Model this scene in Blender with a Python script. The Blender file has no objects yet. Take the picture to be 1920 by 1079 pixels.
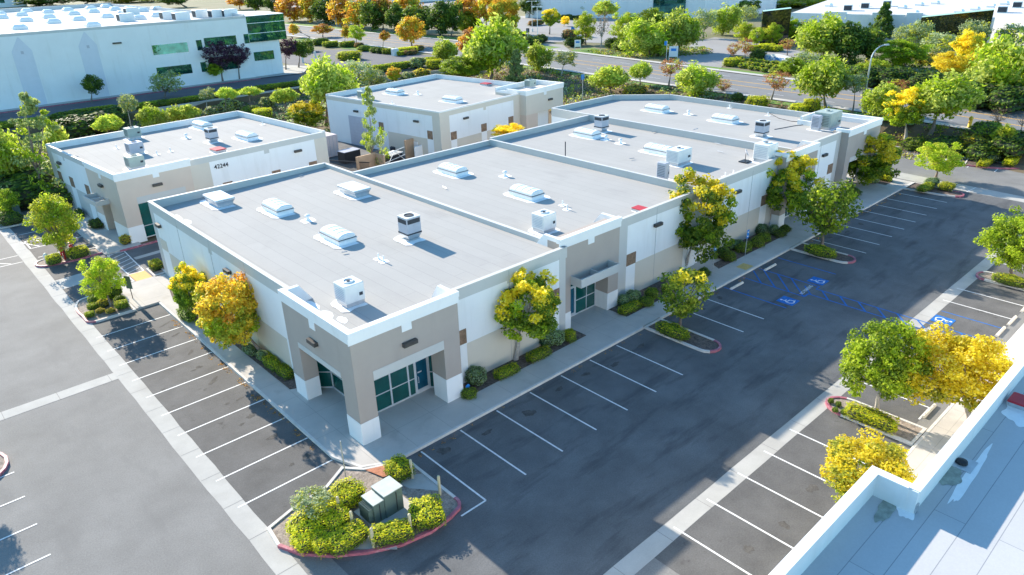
import bpy, math, random
from mathutils import Vector, Matrix
RN = random.Random(11)
SC = bpy.context.scene
COL = SC.collection
# ------------------------------------------------------------------ camera model
CAM = Vector((-15.2335, -29.6025, 24.3229))
YAW, PIT, ROL, FOC = 0.8399, 0.4324, -0.0304, 1341.95
_f = Vector((math.cos(YAW)*math.cos(PIT), math.sin(YAW)*math.cos(PIT), -math.sin(PIT)))
_r = Vector((math.sin(YAW), -math.cos(YAW), 0)); _u = _r.cross(_f)
CR = _r*math.cos(ROL)+_u*math.sin(ROL); CU = -_r*math.sin(ROL)+_u*math.cos(ROL); CF = _f
def ray(u, v): return CR*((u-960)/FOC) - CU*((v-539.5)/FOC) + CF
def at(u, v, z=0.0):
    d = ray(u, v); t = (z-CAM.z)/d.z; return CAM+d*t
def proj(P):
    d = Vector(P)-CAM; z = d.dot(CF); return (960+FOC*d.dot(CR)/z, 539.5-FOC*d.dot(CU)/z, z)
def smooth(t): t = max(0, min(1, t)); return t*t*(3-2*t)
def lerp_tab(tab, y):
    if y <= tab[0][0]: return tab[0][1]
    for (a, b), (c, d) in zip(tab, tab[1:]):
        if y <= c: return b+(d-b)*(y-a)/(c-a)
    return tab[-1][1]
NEAR = [(-90, 68), (-40, 82), (-7, 91.6), (4, 94.6), (19, 97), (34, 97.4), (48, 98.2), (97, 101.8), (130, 102.2), (179, 103.5), (400, 106)]
FAR = [(-90, 86), (-40, 100), (-2, 110.4), (6, 111.9), (20, 113.8), (35, 115.5), (62, 118.7), (80, 121), (101, 123.2), (146, 124), (199, 123.6), (400, 126)]
UP = 2.0
def H(x, y):
    top = lerp_tab(NEAR, y)-2.2
    toe = 74.5 if y > 10 else (86.0 if y > -12 else top-6)
    if 7 < y <= 10: toe = 86.0+(74.5-86.0)*(y-7)/3
    e = UP*smooth((x-toe)/(top-toe)) if x < top else UP
    n = .9*smooth((y-71)/30) if y < 105.4 else UP
    return max(e, n)
def att(u, v, dz=0.0):
    z = 0.0
    for _ in range(40):
        p = at(u, v, z+dz); z = z*.5+.5*H(p.x, p.y)
    return Vector((p.x, p.y, z))
cam = bpy.data.cameras.new('camera'); co = bpy.data.objects.new('camera', cam); COL.objects.link(co)
cam.sensor_width = 36; cam.lens = FOC/1920*36; cam.clip_end = 3000; cam.clip_start = .5
m = Matrix.Identity(4)
for i in range(3): m[i][0] = CR[i]; m[i][1] = CU[i]; m[i][2] = -CF[i]; m[i][3] = CAM[i]
co.matrix_world = m; SC.camera = co
# ------------------------------------------------------------------ light
EL = math.radians(23.4)
w = bpy.data.worlds.new('World'); SC.world = w; w.use_nodes = True
nt = w.node_tree; bg = nt.nodes['Background']
sk = nt.nodes.new('ShaderNodeTexSky'); sk.sky_type = 'NISHITA'; sk.sun_disc = False
sk.sun_elevation = EL; sk.sun_rotation = 0.0; sk.ozone_density = 2.5; sk.air_density = 1.2; sk.dust_density = .3
tint = nt.nodes.new('ShaderNodeMix'); tint.data_type = 'RGBA'; tint.blend_type = 'MULTIPLY'; tint.inputs[0].default_value = 1; tint.inputs[7].default_value = (.62, .90, 1.02, 1)
nt.links.new(sk.outputs[0], tint.inputs[6]); nt.links.new(tint.outputs[2], bg.inputs[0]); bg.inputs[1].default_value = 0.145
sl = bpy.data.lights.new('sun', 'SUN'); sl.energy = 5.0; sl.angle = math.radians(.5); sl.color = (1, .885, .735)
so = bpy.data.objects.new('sun', sl); COL.objects.link(so)
dv = Vector((-.012, -math.cos(EL), -math.sin(EL))); so.rotation_euler = dv.to_track_quat('-Z', 'Y').to_euler()
SC.view_settings.view_transform = 'Standard'; SC.view_settings.look = 'None'; SC.view_settings.exposure = 1.15; SC.view_settings.gamma = 1
# ------------------------------------------------------------------ materials
def N(nt, t, **k):
    n = nt.nodes.new(t)
    for a, b in k.items(): setattr(n, a, b)
    return n
MATS = {}
def mat(name, col, rough=.85, var=.12, scale=1.2, metal=0, spec=.3, bump=0, fine=0, col2=None, stain=None, grid=None, coat=0):
    """base colour broken up by two scales of noise, optional stains and joint lines"""
    if name in MATS: return MATS[name]
    m = bpy.data.materials.new(name); m.use_nodes = True; nt = m.node_tree; b = nt.nodes['Principled BSDF']
    L = nt.links.new
    tc = N(nt, 'ShaderNodeTexCoord'); geo = N(nt, 'ShaderNodeNewGeometry')
    b.inputs['Roughness'].default_value = rough; b.inputs['Metallic'].default_value = metal
    b.inputs['Specular IOR Level'].default_value = spec
    n1 = N(nt, 'ShaderNodeTexNoise'); n1.inputs['Scale'].default_value = scale; n1.inputs['Detail'].default_value = 6; n1.inputs['Roughness'].default_value = .62
    L(geo.outputs['Position'], n1.inputs['Vector'])
    mx = N(nt, 'ShaderNodeMix', data_type='RGBA'); L(n1.outputs[0], mx.inputs[0])
    c2 = col2 or tuple(min(1, c*(1+var)) for c in col); c1 = tuple(c*(1-var) for c in col) if not col2 else col
    rr = N(nt, 'ShaderNodeMapRange'); rr.inputs[1].default_value = .3; rr.inputs[2].default_value = .7
    L(n1.outputs[0], rr.inputs[0]); L(rr.outputs[0], mx.inputs[0])
    mx.inputs[6].default_value = (*c1, 1); mx.inputs[7].default_value = (*c2, 1); out = mx.outputs[2]
    if fine:
        n2 = N(nt, 'ShaderNodeTexNoise'); n2.inputs['Scale'].default_value = 14; n2.inputs['Detail'].default_value = 4; n2.inputs['Roughness'].default_value = .8
        L(geo.outputs['Position'], n2.inputs['Vector'])
        r2 = N(nt, 'ShaderNodeMapRange'); r2.inputs[1].default_value = .3; r2.inputs[2].default_value = .7; r2.inputs[3].default_value = 1-fine; r2.inputs[4].default_value = 1+fine
        L(n2.outputs[0], r2.inputs[0]); v = N(nt, 'ShaderNodeVectorMath', operation='SCALE'); L(out, v.inputs[0]); L(r2.outputs[0], v.inputs['Scale']); out = v.outputs[0]
    if stain:
        (sc, lo, hi, scol, amt, st) = stain
        n3 = N(nt, 'ShaderNodeTexNoise'); n3.inputs['Scale'].default_value = sc; n3.inputs['Detail'].default_value = 5; n3.inputs['Roughness'].default_value = .6
        mp = N(nt, 'ShaderNodeMapping'); mp.inputs['Scale'].default_value = st; L(geo.outputs['Position'], mp.inputs[0]); L(mp.outputs[0], n3.inputs['Vector'])
        r3 = N(nt, 'ShaderNodeMapRange'); r3.inputs[1].default_value = lo; r3.inputs[2].default_value = hi; r3.inputs[4].default_value = amt
        L(n3.outputs[0], r3.inputs[0]); m3 = N(nt, 'ShaderNodeMix', data_type='RGBA'); L(r3.outputs[0], m3.inputs[0]); L(out, m3.inputs[6]); m3.inputs[7].default_value = (*scol, 1); out = m3.outputs[2]
    if grid:
        (gw, gh, ms, gcol, gx, gy, off) = grid[:7]
        mp = N(nt, 'ShaderNodeMapping'); mp.inputs['Location'].default_value = (gx, gy, 0); mp.inputs['Rotation'].default_value = (0, 0, grid[7] if len(grid) > 7 else 0); L(geo.outputs['Position'], mp.inputs[0])
        bt = N(nt, 'ShaderNodeTexBrick'); bt.offset = off; bt.inputs['Scale'].default_value = 1; bt.inputs['Brick Width'].default_value = gw; bt.inputs['Row Height'].default_value = gh
        bt.inputs['Mortar Size'].default_value = ms; bt.inputs['Mortar Smooth'].default_value = .1
        bt.inputs['Color1'].default_value = (1, 1, 1, 1); bt.inputs['Color2'].default_value = (.965, .965, .965, 1); bt.inputs['Mortar'].default_value = (*gcol, 1)
        L(mp.outputs[0], bt.inputs['Vector']); mm = N(nt, 'ShaderNodeMix', data_type='RGBA', blend_type='MULTIPLY'); mm.inputs[0].default_value = 1
        L(out, mm.inputs[6]); L(bt.outputs['Color'], mm.inputs[7]); out = mm.outputs[2]
    L(out, b.inputs['Base Color'])
    if bump:
        bn = N(nt, 'ShaderNodeTexNoise'); bn.inputs['Scale'].default_value = 9; bn.inputs['Detail'].default_value = 5; L(geo.outputs['Position'], bn.inputs['Vector'])
        bu = N(nt, 'ShaderNodeBump'); bu.inputs['Strength'].default_value = bump; bu.inputs['Distance'].default_value = .03; L(bn.outputs[0], bu.inputs['Height']); L(bu.outputs[0], b.inputs['Normal'])
    if coat: b.inputs['Coat Weight'].default_value = coat
    MATS[name] = m; return m
def leaf(name, a, b_, c=None, tr=.35):
    K = 1.65; tr = min(.5, tr+.12)
    a, b_, c = [tuple(min(.95, q*K) for q in w_) if w_ else None for w_ in (a, b_, c)]
    if name in MATS: return MATS[name]
    m = bpy.data.materials.new(name); m.use_nodes = True; nt = m.node_tree; b = nt.nodes['Principled BSDF']; L = nt.links.new
    geo = N(nt, 'ShaderNodeNewGeometry'); cr = N(nt, 'ShaderNodeValToRGB'); L(geo.outputs['Random Per Island'], cr.inputs[0])
    e = cr.color_ramp.elements; e[0].color = (*a, 1); e[1].color = (*b_, 1)
    if c: k = e.new(.85); k.color = (*b_, 1); e[-1].color = (*c, 1)
    oi = N(nt, 'ShaderNodeObjectInfo'); hs = N(nt, 'ShaderNodeHueSaturation'); mr = N(nt, 'ShaderNodeMapRange'); mr.inputs[3].default_value = .8; mr.inputs[4].default_value = 1.2
    L(oi.outputs['Random'], mr.inputs[0]); L(mr.outputs[0], hs.inputs['Value']); L(cr.outputs[0], hs.inputs['Color'])
    L(hs.outputs[0], b.inputs['Base Color']); b.inputs['Roughness'].default_value = .6; b.inputs['Specular IOR Level'].default_value = .25
    t = N(nt, 'ShaderNodeBsdfTranslucent'); L(hs.outputs[0], t.inputs[0]); ms = N(nt, 'ShaderNodeMixShader'); ms.inputs[0].default_value = tr
    L(b.outputs[0], ms.inputs[1]); L(t.outputs[0], ms.inputs[2]); L(ms.outputs[0], nt.nodes['Material Output'].inputs[0])
    MATS[name] = m; return m
ASPH = mat('asphalt_worn', (.205, .202, .193), .9, .15, .28, bump=.3, fine=.2, stain=(.45, .55, .72, (.155, .153, .148), .6, (1, .3, 1)))
ASPD = mat('asphalt_dark', (.125, .128, .13), .85, .25, .3, bump=.35, fine=.22, stain=(.9, .52, .68, (.05, .052, .055), .6, (.22, 1, 1)))
STALL = mat('asphalt_stall', (.115, .113, .11), .9, .22, .5, bump=.35, fine=.22, stain=(.9, .63, .72, (.05, .047, .045), .75, (1, 1.2, 1)))
ROAD = mat('asphalt_road', (.20, .20, .20), .9, .1, .3, fine=.05, stain=(.5, .55, .7, (.12, .12, .12), .5, (1, .1, 1)))
CONC = mat('concrete_gutter', (.43, .42, .39), .9, .09, .7, fine=.06, stain=(.6, .55, .75, (.33, .31, .28), .5, (.4, .4, 1)))
CONL = mat('concrete_lane', (.50, .48, .445), .9, .07, .4, fine=.05)
WALK = mat('concrete_walk', (.50, .47, .43), .9, .08, .6, fine=.05, grid=(2.4, 2.4, .014, (.72, .72, .72), .3, 0, 0), stain=(.8, .58, .75, (.34, .31, .27), .5, (1, 1, 1)))
KERB = mat('concrete_kerb', (.62, .59, .55), .9, .12, 2)
RED = mat('red_kerb_paint', (.40, .13, .17), .6, .3, 3, stain=(4, .55, .7, (.55, .42, .42), .6, (1, 1, 1)))
WHT = mat('white_line_paint', (.72, .72, .70), .7, .12, 5, stain=(7, .55, .75, (.3, .3, .3), .6, (1, 1, 1)))
BLU = mat('blue_line_paint', (.015, .14, .45), .7, .25, 4)
YEL = mat('yellow_line_paint', (.75, .42, .08), .7, .1, 3)
ORP = mat('orange_pad', (.85, .36, .10), .8, .08, 4)
YPD = mat('yellow_pad', (.62, .43, .15), .8, .15, 4)
SOIL = mat('mulch_soil', (.13, .10, .085), .95, .5, 5, bump=.6, fine=.4)
GRAV = mat('pale_mulch', (.30, .25, .21), .95, .4, 5, bump=.6, fine=.4)
EARTH = mat('bank_earth', (.19, .13, .09), .95, .4, .8, bump=.5, fine=.35, col2=(.11, .10, .05))
GRASS = mat('lawn', (.10, .20, .03), .9, .35, 1.5, fine=.3, col2=(.17, .26, .05))
FARG = mat('far_ground', (.14, .15, .07), .95, .3, .05, fine=.2, col2=(.22, .19, .12))
WHITE = mat('white_stucco', (.82, .815, .80), .9, .03, .35, bump=.06, stain=(1.1, .55, .8, (.66, .64, .60), .5, (1, 1, .12)))
CREAM = mat('cream_stucco', (.63, .57, .48), .9, .03, .5, bump=.06)
LGRAY = mat('light_grey_stucco', (.55, .54, .51), .9, .03, .5, bump=.06)
TAN_BOUNCE = mat('tan_stucco_bounce_lit', (.62, .51, .42), .9, .04, .5, bump=.06)  # same tan paint, lightened so bounced light is in the rear buildings' colour
TAN = mat('tan_stucco', (.42, .36, .315), .9, .04, .5, bump=.06, stain=(.6, .6, .85, (.33, .285, .25), .5, (1, 1, .12)))
TILE = mat('brown_slate', (.24, .155, .10), .7, .4, 3, fine=.3)
ROOF = mat('cap_sheet_roof', (.39, .38, .36), .95, .04, .25, fine=.05, grid=(9.5, .98, .016, (.80, .80, .81), 0, .2, .37, math.pi/2), stain=(.35, .58, .8, (.31, .30, .29), .65, (1, .5, 1)))
ROOFB = mat('white_coated_roof', (.50, .50, .50), .8, .06, .25, fine=.05, grid=(11, 1.02, .014, (.55, .57, .6), 2, .35, .41), stain=(.6, .62, .72, (.5, .5, .49), .6, (1, 1, 1)))
PATCH = mat('white_roof_coating', (.86, .86, .85), .6, .05, 3)
COP = mat('coping', (.58, .575, .56), .6, .05, 1)
GLASS = mat('green_glass', (.004, .085, .075), .04, .3, .8, spec=1.0)
GLAS2 = mat('teal_mirror_glass', (.03, .17, .17), .02, .5, .4, spec=1, metal=.75)
GBLK = mat('black_glass', (.008, .012, .012), .04, .3, .4, spec=1)
DOORG = mat('door_glass', (.01, .10, .17), .05, .3, .8, spec=1.0)
ALU = mat('aluminium_frame', (.72, .73, .74), .35, .04, 3, metal=.3)
ACW = mat('ac_white_metal', (.74, .74, .72), .45, .05, 2)
ACG = mat('ac_grey_metal', (.48, .48, .53), .45, .05, 2)
ACGR = mat('ac_green_metal', (.36, .42, .38), .5, .08, 2)
DARK = mat('dark_louvre', (.045, .05, .06), .6, .2, 6)
BRZ = mat('bronze_fixture', (.07, .065, .06), .4, .15, 4)
LENS = mat('lamp_lens', (.5, .5, .38), .3, .1, 5)
ACR = mat('acrylic_dome', (.86, .86, .84), .25, .03, 2)
GALV = mat('galvanised', (.5, .52, .54), .4, .1, 3, metal=.6)
REDP = mat('red_paint', (.50, .03, .04), .5, .1, 4)
YLP = mat('yellow_paint', (.75, .5, .05), .5, .1, 4)
TRGR = mat('utility_green', (.115, .165, .145), .5, .12, 2)
JOINT = mat('panel_joint_dark', (.33, .33, .33), .9, .1, 3)
TRGL = mat('utility_pale_top', (.50, .54, .50), .6, .12, 2)
BOLL = mat('bollard_paint', (.55, .50, .33), .7, .15, 4)
WOOD = mat('stained_panel', (.50, .33, .21), .85, .1, 2)
BLK = mat('black_metal', (.03, .03, .035), .5, .2, 4)
SGNB = mat('sign_blue', (.02, .22, .62), .5, .1, 5)
SGNW = mat('sign_white', (.78, .78, .76), .5, .05, 5)
BARK = mat('bark', (.22, .18, .15), .95, .3, 6, bump=.4)
BARKP = mat('pale_bark', (.42, .38, .34), .95, .3, 6, bump=.4)
TWIG = mat('twigs', (.06, .065, .035), .95, .4, 3)
PINK = mat('pale_container_paint', (.62, .52, .50), .7, .08, 1)
WSTOP = mat('wheel_stop_concrete', (.62, .58, .50), .9, .15, 4)
LF = dict(
 green=leaf('leaf_green', (.055, .10, .008), (.15, .21, .02), (.28, .31, .03)),
 yellow=leaf('leaf_yellow', (.50, .39, .012), (.576, .485, .03), (.576, .53, .14), .4),
 gold=leaf('leaf_gold', (.30, .22, .02), (.60, .42, .03), (.75, .50, .10), .4),
 bright=leaf('leaf_bright', (.15, .22, .010), (.31, .39, .02), (.44, .47, .04), .4),
 olive=leaf('leaf_olive', (.17, .19, .02), (.36, .38, .04), (.50, .46, .05), .4),
 pepper=leaf('leaf_pepper', (.15, .20, .03), (.30, .34, .06), (.42, .43, .10), .4),
 lime=leaf('leaf_lime', (.20, .28, .03), (.38, .45, .06), (.48, .52, .10), .4),
 orange=leaf('leaf_orange', (.28, .13, .015), (.55, .28, .03), (.62, .40, .06), .35),
 rust=leaf('leaf_rust', (.18, .07, .03), (.32, .15, .06), (.30, .22, .07), .3),
 dark=leaf('leaf_dark', (.025, .055, .012), (.07, .12, .022), (.12, .17, .03), .3),
 purple=leaf('leaf_purple', (.035, .015, .03), (.09, .04, .07), (.07, .08, .04), .3),
 sage=leaf('leaf_sage', (.12, .17, .08), (.26, .31, .16), (.36, .38, .22), .3),
 pine=leaf('leaf_pine', (.12, .17, .05), (.28, .33, .11), (.38, .40, .16), .3),
 hedge=leaf('leaf_hedge', (.07, .13, .01), (.18, .25, .02), (.30, .34, .03), .3),
 hedgey=leaf('leaf_hedge_gold', (.32, .32, .01), (.55, .52, .02), (.60, .52, .05), .35),
 grayg=leaf('leaf_variegated', (.09, .15, .07), (.20, .29, .15), (.34, .40, .26), .3),
 brown=leaf('leaf_dry', (.10, .07, .04), (.22, .15, .09), (.16, .17, .06), .2),
)
# ------------------------------------------------------------------ mesh builder
class MB:
    def __init__(s): s.v = []; s.f = []; s.m = []
    def add(s, vs, fs, m=0):
        o = len(s.v); s.v += [tuple(p) for p in vs]; s.f += [tuple(i+o for i in f) for f in fs]; s.m += [m]*len(fs); return s
    def box(s, x0, x1, y0, y1, z0, z1, m=0):
        if x0 > x1: x0, x1 = x1, x0
        if y0 > y1: y0, y1 = y1, y0
        return s.add([(x0,y0,z0),(x1,y0,z0),(x1,y1,z0),(x0,y1,z0),(x0,y0,z1),(x1,y0,z1),(x1,y1,z1),(x0,y1,z1)],
              [(0,3,2,1),(4,5,6,7),(0,1,5,4),(1,2,6,5),(2,3,7,6),(3,0,4,7)], m)
    def bbox(s, x0, x1, y0, y1, z0, z1, b=.03, m=0):
        """box with chamfered vertical and top edges"""
        p = [(x0+b,y0),(x1-b,y0),(x1,y0+b),(x1,y1-b),(x1-b,y1),(x0+b,y1),(x0,y1-b),(x0,y0+b)]
        cx, cy = (x0+x1)/2, (y0+y1)/2
        def ins(q): return (q[0]+(b if q[0] < cx else -b), q[1]+(b if q[1] < cy else -b))
        vs = [(x, y, z0) for x, y in p]+[(x, y, z1-b) for x, y in p]+[(*ins(q), z1) for q in p]
        fs = [tuple(range(7, -1, -1)), tuple(range(16, 24))]
        for k in range(8):
            j = (k+1) % 8; fs += [(k, j, 8+j, 8+k), (8+k, 8+j, 16+j, 16+k)]
        return s.add(vs, fs, m)
    def prism(s, pts, z0, z1, m=0):
        n = len(pts); a = sum(pts[i][0]*pts[(i+1) % n][1]-pts[(i+1) % n][0]*pts[i][1] for i in range(n))
        if a < 0: pts = pts[::-1]
        return s.add([(p[0], p[1], z0) for p in pts]+[(p[0], p[1], z1) for p in pts],
             [tuple(range(n-1, -1, -1)), tuple(range(n, 2*n))]+[(i, (i+1) % n, n+(i+1) % n, n+i) for i in range(n)], m)
    def poly(s, pts, z, m=0):
        n = len(pts); a = sum(pts[i][0]*pts[(i+1) % n][1]-pts[(i+1) % n][0]*pts[i][1] for i in range(n))
        if a < 0: pts = pts[::-1]
        return s.add([(p[0], p[1], z if z is not None else p[2]) for p in pts], [tuple(range(n))], m)
    def tube(s, a, b, r0, r1=None, n=8, m=0, caps=True):
        a, b = Vector(a), Vector(b); r1 = r0 if r1 is None else r1; d = (b-a)
        if d.length < 1e-6: return s
        d.normalize(); x = d.orthogonal().normalized(); y = d.cross(x)
        vs = []
        for p, r in ((a, r0), (b, r1)):
            for k in range(n):
                t = 2*math.pi*k/n; vs.append(p+x*(r*math.cos(t))+y*(r*math.sin(t)))
        fs = [(k, (k+1) % n, n+(k+1) % n, n+k) for k in range(n)]
        if caps: fs += [tuple(range(n-1, -1, -1)), tuple(range(n, 2*n))]
        return s.add(vs, fs, m)
    def lathe(s, prof, cx=0, cy=0, n=14, m=0):
        vs = []; fs = []
        for r, z in prof:
            for k in range(n): t = 2*math.pi*k/n; vs.append((cx+r*math.cos(t), cy+r*math.sin(t), z))
        for j in range(len(prof)-1):
            for k in range(n): fs.append((j*n+k, j*n+(k+1) % n, (j+1)*n+(k+1) % n, (j+1)*n+k))
        fs += [tuple(range(n-1, -1, -1)), tuple((len(prof)-1)*n+k for k in range(n))]
        return s.add(vs, fs, m)
    def strip(s, a, b, w, z, m=0):
        """painted line or band between two ground points"""
        a = Vector((a[0], a[1])); b = Vector((b[0], b[1])); d = (b-a).normalized(); p = Vector((-d.y, d.x))*(w/2)
        return s.poly([(a-p)[:], (b-p)[:], (b+p)[:], (a+p)[:]], z, m)
    def mesh(s, name, mats, smooth=False):
        me = bpy.data.meshes.new(name); me.from_pydata(s.v, [], s.f)
        for k in (mats if isinstance(mats, (list, tuple)) else [mats]): me.materials.append(k)
        if any(s.m): me.polygons.foreach_set('material_index', s.m)
        if smooth: me.polygons.foreach_set('use_smooth', [True]*len(s.f))
        me.update(); return me
    def build(s, name, mats, parent=None, smooth=False, loc=None, label=None):
        o = bpy.data.objects.new(name, s.mesh(name, mats, smooth)); COL.objects.link(o)
        if parent: o.parent = parent
        if loc is not None: o.location = loc
        if label: o['label'] = label
        return o
def split_build(mb, name, mats, parent):
    """one object per connected piece"""
    par = list(range(len(mb.v)))
    def fd(a):
        while par[a] != a: par[a] = par[par[a]]; a = par[a]
        return a
    for f in mb.f:
        for q in f[1:]: par[fd(q)] = fd(f[0])
    G = {}
    for f, m_ in zip(mb.f, mb.m): G.setdefault(fd(f[0]), []).append((f, m_))
    out = []
    for fs in G.values():
        ids = sorted({q for f, _ in fs for q in f}); mp = {q: i for i, q in enumerate(ids)}; n = MB(); n.v = [mb.v[q] for q in ids]; n.f = [tuple(mp[q] for q in f) for f, _ in fs]; n.m = [m_ for _, m_ in fs]
        out.append(n.build(name, mats, parent))
    return out
def tag(o, label, cat, group=None):
    o['label'] = label; o['category'] = cat
    if group: o['group'] = group
    return o
def struct(mb, name, mats, kind='structure'):
    o = mb.build(name, mats); o['kind'] = kind; return o
def thing(name, label, cat, loc=(0, 0, 0), rz=0, group=None):
    o = bpy.data.objects.new(name, None); COL.objects.link(o); o.location = loc; o.rotation_euler = (0, 0, rz); o.empty_display_size = .2
    return tag(o, label, cat, group)
def share(name, me, parent=None, loc=(0, 0, 0), rz=0, sc=(1, 1, 1)):
    o = bpy.data.objects.new(name, me); COL.objects.link(o)
    if parent: o.parent = parent
    o.location = loc; o.rotation_euler = (0, 0, rz); o.scale = sc; return o
def text_mesh(s, size, mats, extr=.0, name='lettering'):
    cu = bpy.data.curves.new(name, 'FONT'); cu.body = s; cu.size = size; cu.extrude = extr; cu.align_x = 'CENTER'; cu.align_y = 'CENTER'; cu.offset = size*.012
    o = bpy.data.objects.new(name, cu); COL.objects.link(o); dg = bpy.context.evaluated_depsgraph_get(); dg.update()
    me = bpy.data.meshes.new_from_object(o.evaluated_get(dg)); bpy.data.objects.remove(o); bpy.data.curves.remove(cu)
    me.materials.clear(); me.materials.append(mats); me.name = name; return me
# ------------------------------------------------------------------ ground
def arange(a, b, s):
    o = []
    while a < b-1e-6: o.append(a); a += s
    return o
xs = [-700, -300, -150, -90]+arange(-60, 68, 6)+arange(68, 108, 1.5)+arange(108, 180, 8)+[180, 220, 270, 340, 450, 600, 900]
ys = [-400, -200, -120]+arange(-84, 4, 6)+arange(4, 20, 1.5)+arange(20, 68, 6)+arange(68, 104, 3)+[105.3, 105.5, 110]+arange(115, 200, 8)+[200, 240, 300, 400, 520, 700, 1000]
g = MB(); nx = len(xs)
for y in ys:
    for x in xs: g.v.append((x, y, H(x, y)-.035))
for j in range(len(ys)-1):
    for i in range(nx-1):
        g.f.append((j*nx+i, j*nx+i+1, (j+1)*nx+i+1, (j+1)*nx+i))
        cx, cy = (xs[i]+xs[i+1])/2, (ys[j]+ys[j+1])/2
        far = cy > 108 or cx > 108 or cx < -60 or cy < -60
        g.m.append(1 if far else 0)
go = struct(g, 'ground', [EARTH, FARG])
# asphalt of the site
a = MB()
a.poly([(-70, -75), (78, -75), (85.6, -12), (85.6, 6.6), (74, 6.6), (74, 1.0), (70.2, 1.0), (70.2, 5), (0, 5), (0, 64), (-70, 64)], 0.0)
struct(a, 'parking_lot_asphalt', ASPH)
a = MB()
a.poly([(-6.65, -60), (80, -60), (73, -14.9), (-6.6, -14.95)][:0] or [(-5, -14.98), (70.6, -14.98), (70.6, -2.36), (.4, -2.36), (-.5, -3), (-5.5, -3)], .004)
a.poly([(0, 36.0), (28, 38.2), (28, 42.9), (-.4, 42.3)], .004)
a.poly([(28, 38.2), (29, 30), (48, 30.5), (66, 36), (66, 43), (40, 43), (39, 68), (26.5, 70), (28, 42.9)], .004)
struct(a, 'drive_lane_asphalt', ASPD)
a = MB()
a.poly([(-6.62, -2.0), (-1.77, -2.0), (-1.77, 27.55), (-6.62, 27.55)], .004)
a.poly([(-6.62, 33.1), (-3.5, 33.1), (-3.5, 36.5), (-1.7, 36.5), (-1.7, 42.8), (-6.62, 42.8)], .004)
a.poly([(-6.62, 45.4), (-1.9, 45.4), (-1.9, 58.6), (-6.62, 58.6)], .004)
a.poly([(5, -15.92), (60, -15.92), (60, -20.05), (5, -20.05)], .004)
struct(a, 'parking_stall_asphalt', STALL)
# concrete gutters, pale lanes
a = MB()
def wavy(x0, x1, y0, y1, n, amp, along):
    """broad strip whose edges wander slightly, as poured"""
    r = random.Random(int(x0*10+y0)); A = []; B = []
    for k in range(n+1):
        t = k/n
        if along == 'y': A.append((x0+r.uniform(-amp, amp), y0+(y1-y0)*t)); B.append((x1+r.uniform(-amp, amp), y0+(y1-y0)*t))
        else: A.append((x0+(x1-x0)*t, y0+r.uniform(-amp, amp))); B.append((x0+(x1-x0)*t, y1+r.uniform(-amp, amp)))
    return A+B[::-1]
a.poly(wavy(-7.62, -6.6, -40, 58.6, 60, .035, 'y'), .008)
a.poly(wavy(-45, -7.62, 17.7, 18.75, 20, .03, 'x'), .010)
a.poly(wavy(-7.6, 66, -15.92, -15.0, 40, .02, 'x'), .008)
a.poly([(-6.6, 36.6), (-3.6, 36.9), (-3.6, 39.4), (-6.6, 39.2)], .008)
a.poly([(0, 39.1), (28, 41.2), (28, 41.9), (0, 39.8)], .008)
a.poly([(70.6, -13.5), (72.6, -13.5), (73.8, .9), (71.2, .9)], .008)
struct(a, 'concrete_gutter', CONC)
# joints scored across the gutters
a = MB()
for k in range(32): a.strip((-7.6, -8+k*2.9), (-6.6, -8+k*2.9+.0), .025, .012)
for k in range(24): a.strip((-6+k*3.1, -15.9), (-6+k*3.1, -15.0), .025, .012)
for k in range(8): a.strip((-8-k*3, 17.7), (-8-k*3, 18.75), .025, .014)
struct(a, 'gutter_joint', mat('joint_dark', (.22, .21, .2), .9, .1, 3))
# stall lines
a = MB(); z = .013
for i in range(10):
    y = .3+2.743*i; a.strip((-1.8, y), (-7.05, y), .10, z)
for i in range(7):
    x = 2.06+2.743*i
    a.strip((x, -2.5), (x, -7.9), .10, z)
a.strip((2.06, -7.9), (.5, -7.9), .10, z)
for x in (26.2, 28.95): a.strip((x, -2.5), (x, -7.55), .10, z)
for i in range(8): x = 46.3+2.743*i; a.strip((x, -2.5), (x, -7.4), .10, z)
for x in (7.15, 9.86, 12.64, 15.2, 17.95, 25.5, 41.0, 43.9, 51.6, 54.3): a.strip((x, -15.4), (x, -20), .10, z)
a.strip((25.5, -20), (23.9, -20), .1, z)
for i in range(5): a.strip((85.2, 4.6-2.9*i), (80.9, 4.3-2.9*i), .10, z)
# hatch by the left crossing
p = [(-1.6, 35.8), (-.35, 35.8), (-.1, 42.2), (-1.6, 42.2)]
for i in range(4): a.strip(p[i], p[(i+1) % 4], .10, z)
for i in range(7): y = 36.2+i*.95; a.strip((-1.6, y), (-.25, y+.7), .10, z)
p = [(-1.9, 52.5), (-6.4, 52.5), (-6.4, 49.8), (-1.9, 49.8)]
for i in range(3): a.strip(p[i], p[i+1], .1, z)
for y in (46.6, 55.2): a.strip((-1.9, y), (-6.4, y), .10, z)
for i in range(4): a.strip((-2.3-i*1.1, 49.9), (-3.4-i*1.1, 52.4), .10, z)
for y in (48.6, 46.4): a.strip((-7.7, y), (-30, y+1.2), .10, .012)
for i in range(6): a.strip((-8.6-i*2.4, 46.6+i*.1), (-10.2-i*2.4, 48.6+i*.1), .10, .012)
for y in (11.5, 8.85, 6.12, 3.4, .7): a.strip((-14.6, y), (-19.8, y), .10, .013)
a.strip((70.6, -7.6), (73, -7.8), .1, .014)
struct(a, 'white_line_marking', WHT)
a = MB()
for x in (31.7, 34.42, 36.95, 40.15): a.strip((x, -2.5), (x, -7.8 if x != 40.15 else -7.6), .11, z)
a.strip((34.42, -7.8), (35.15, -7.8), .12, z+.001)
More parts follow.
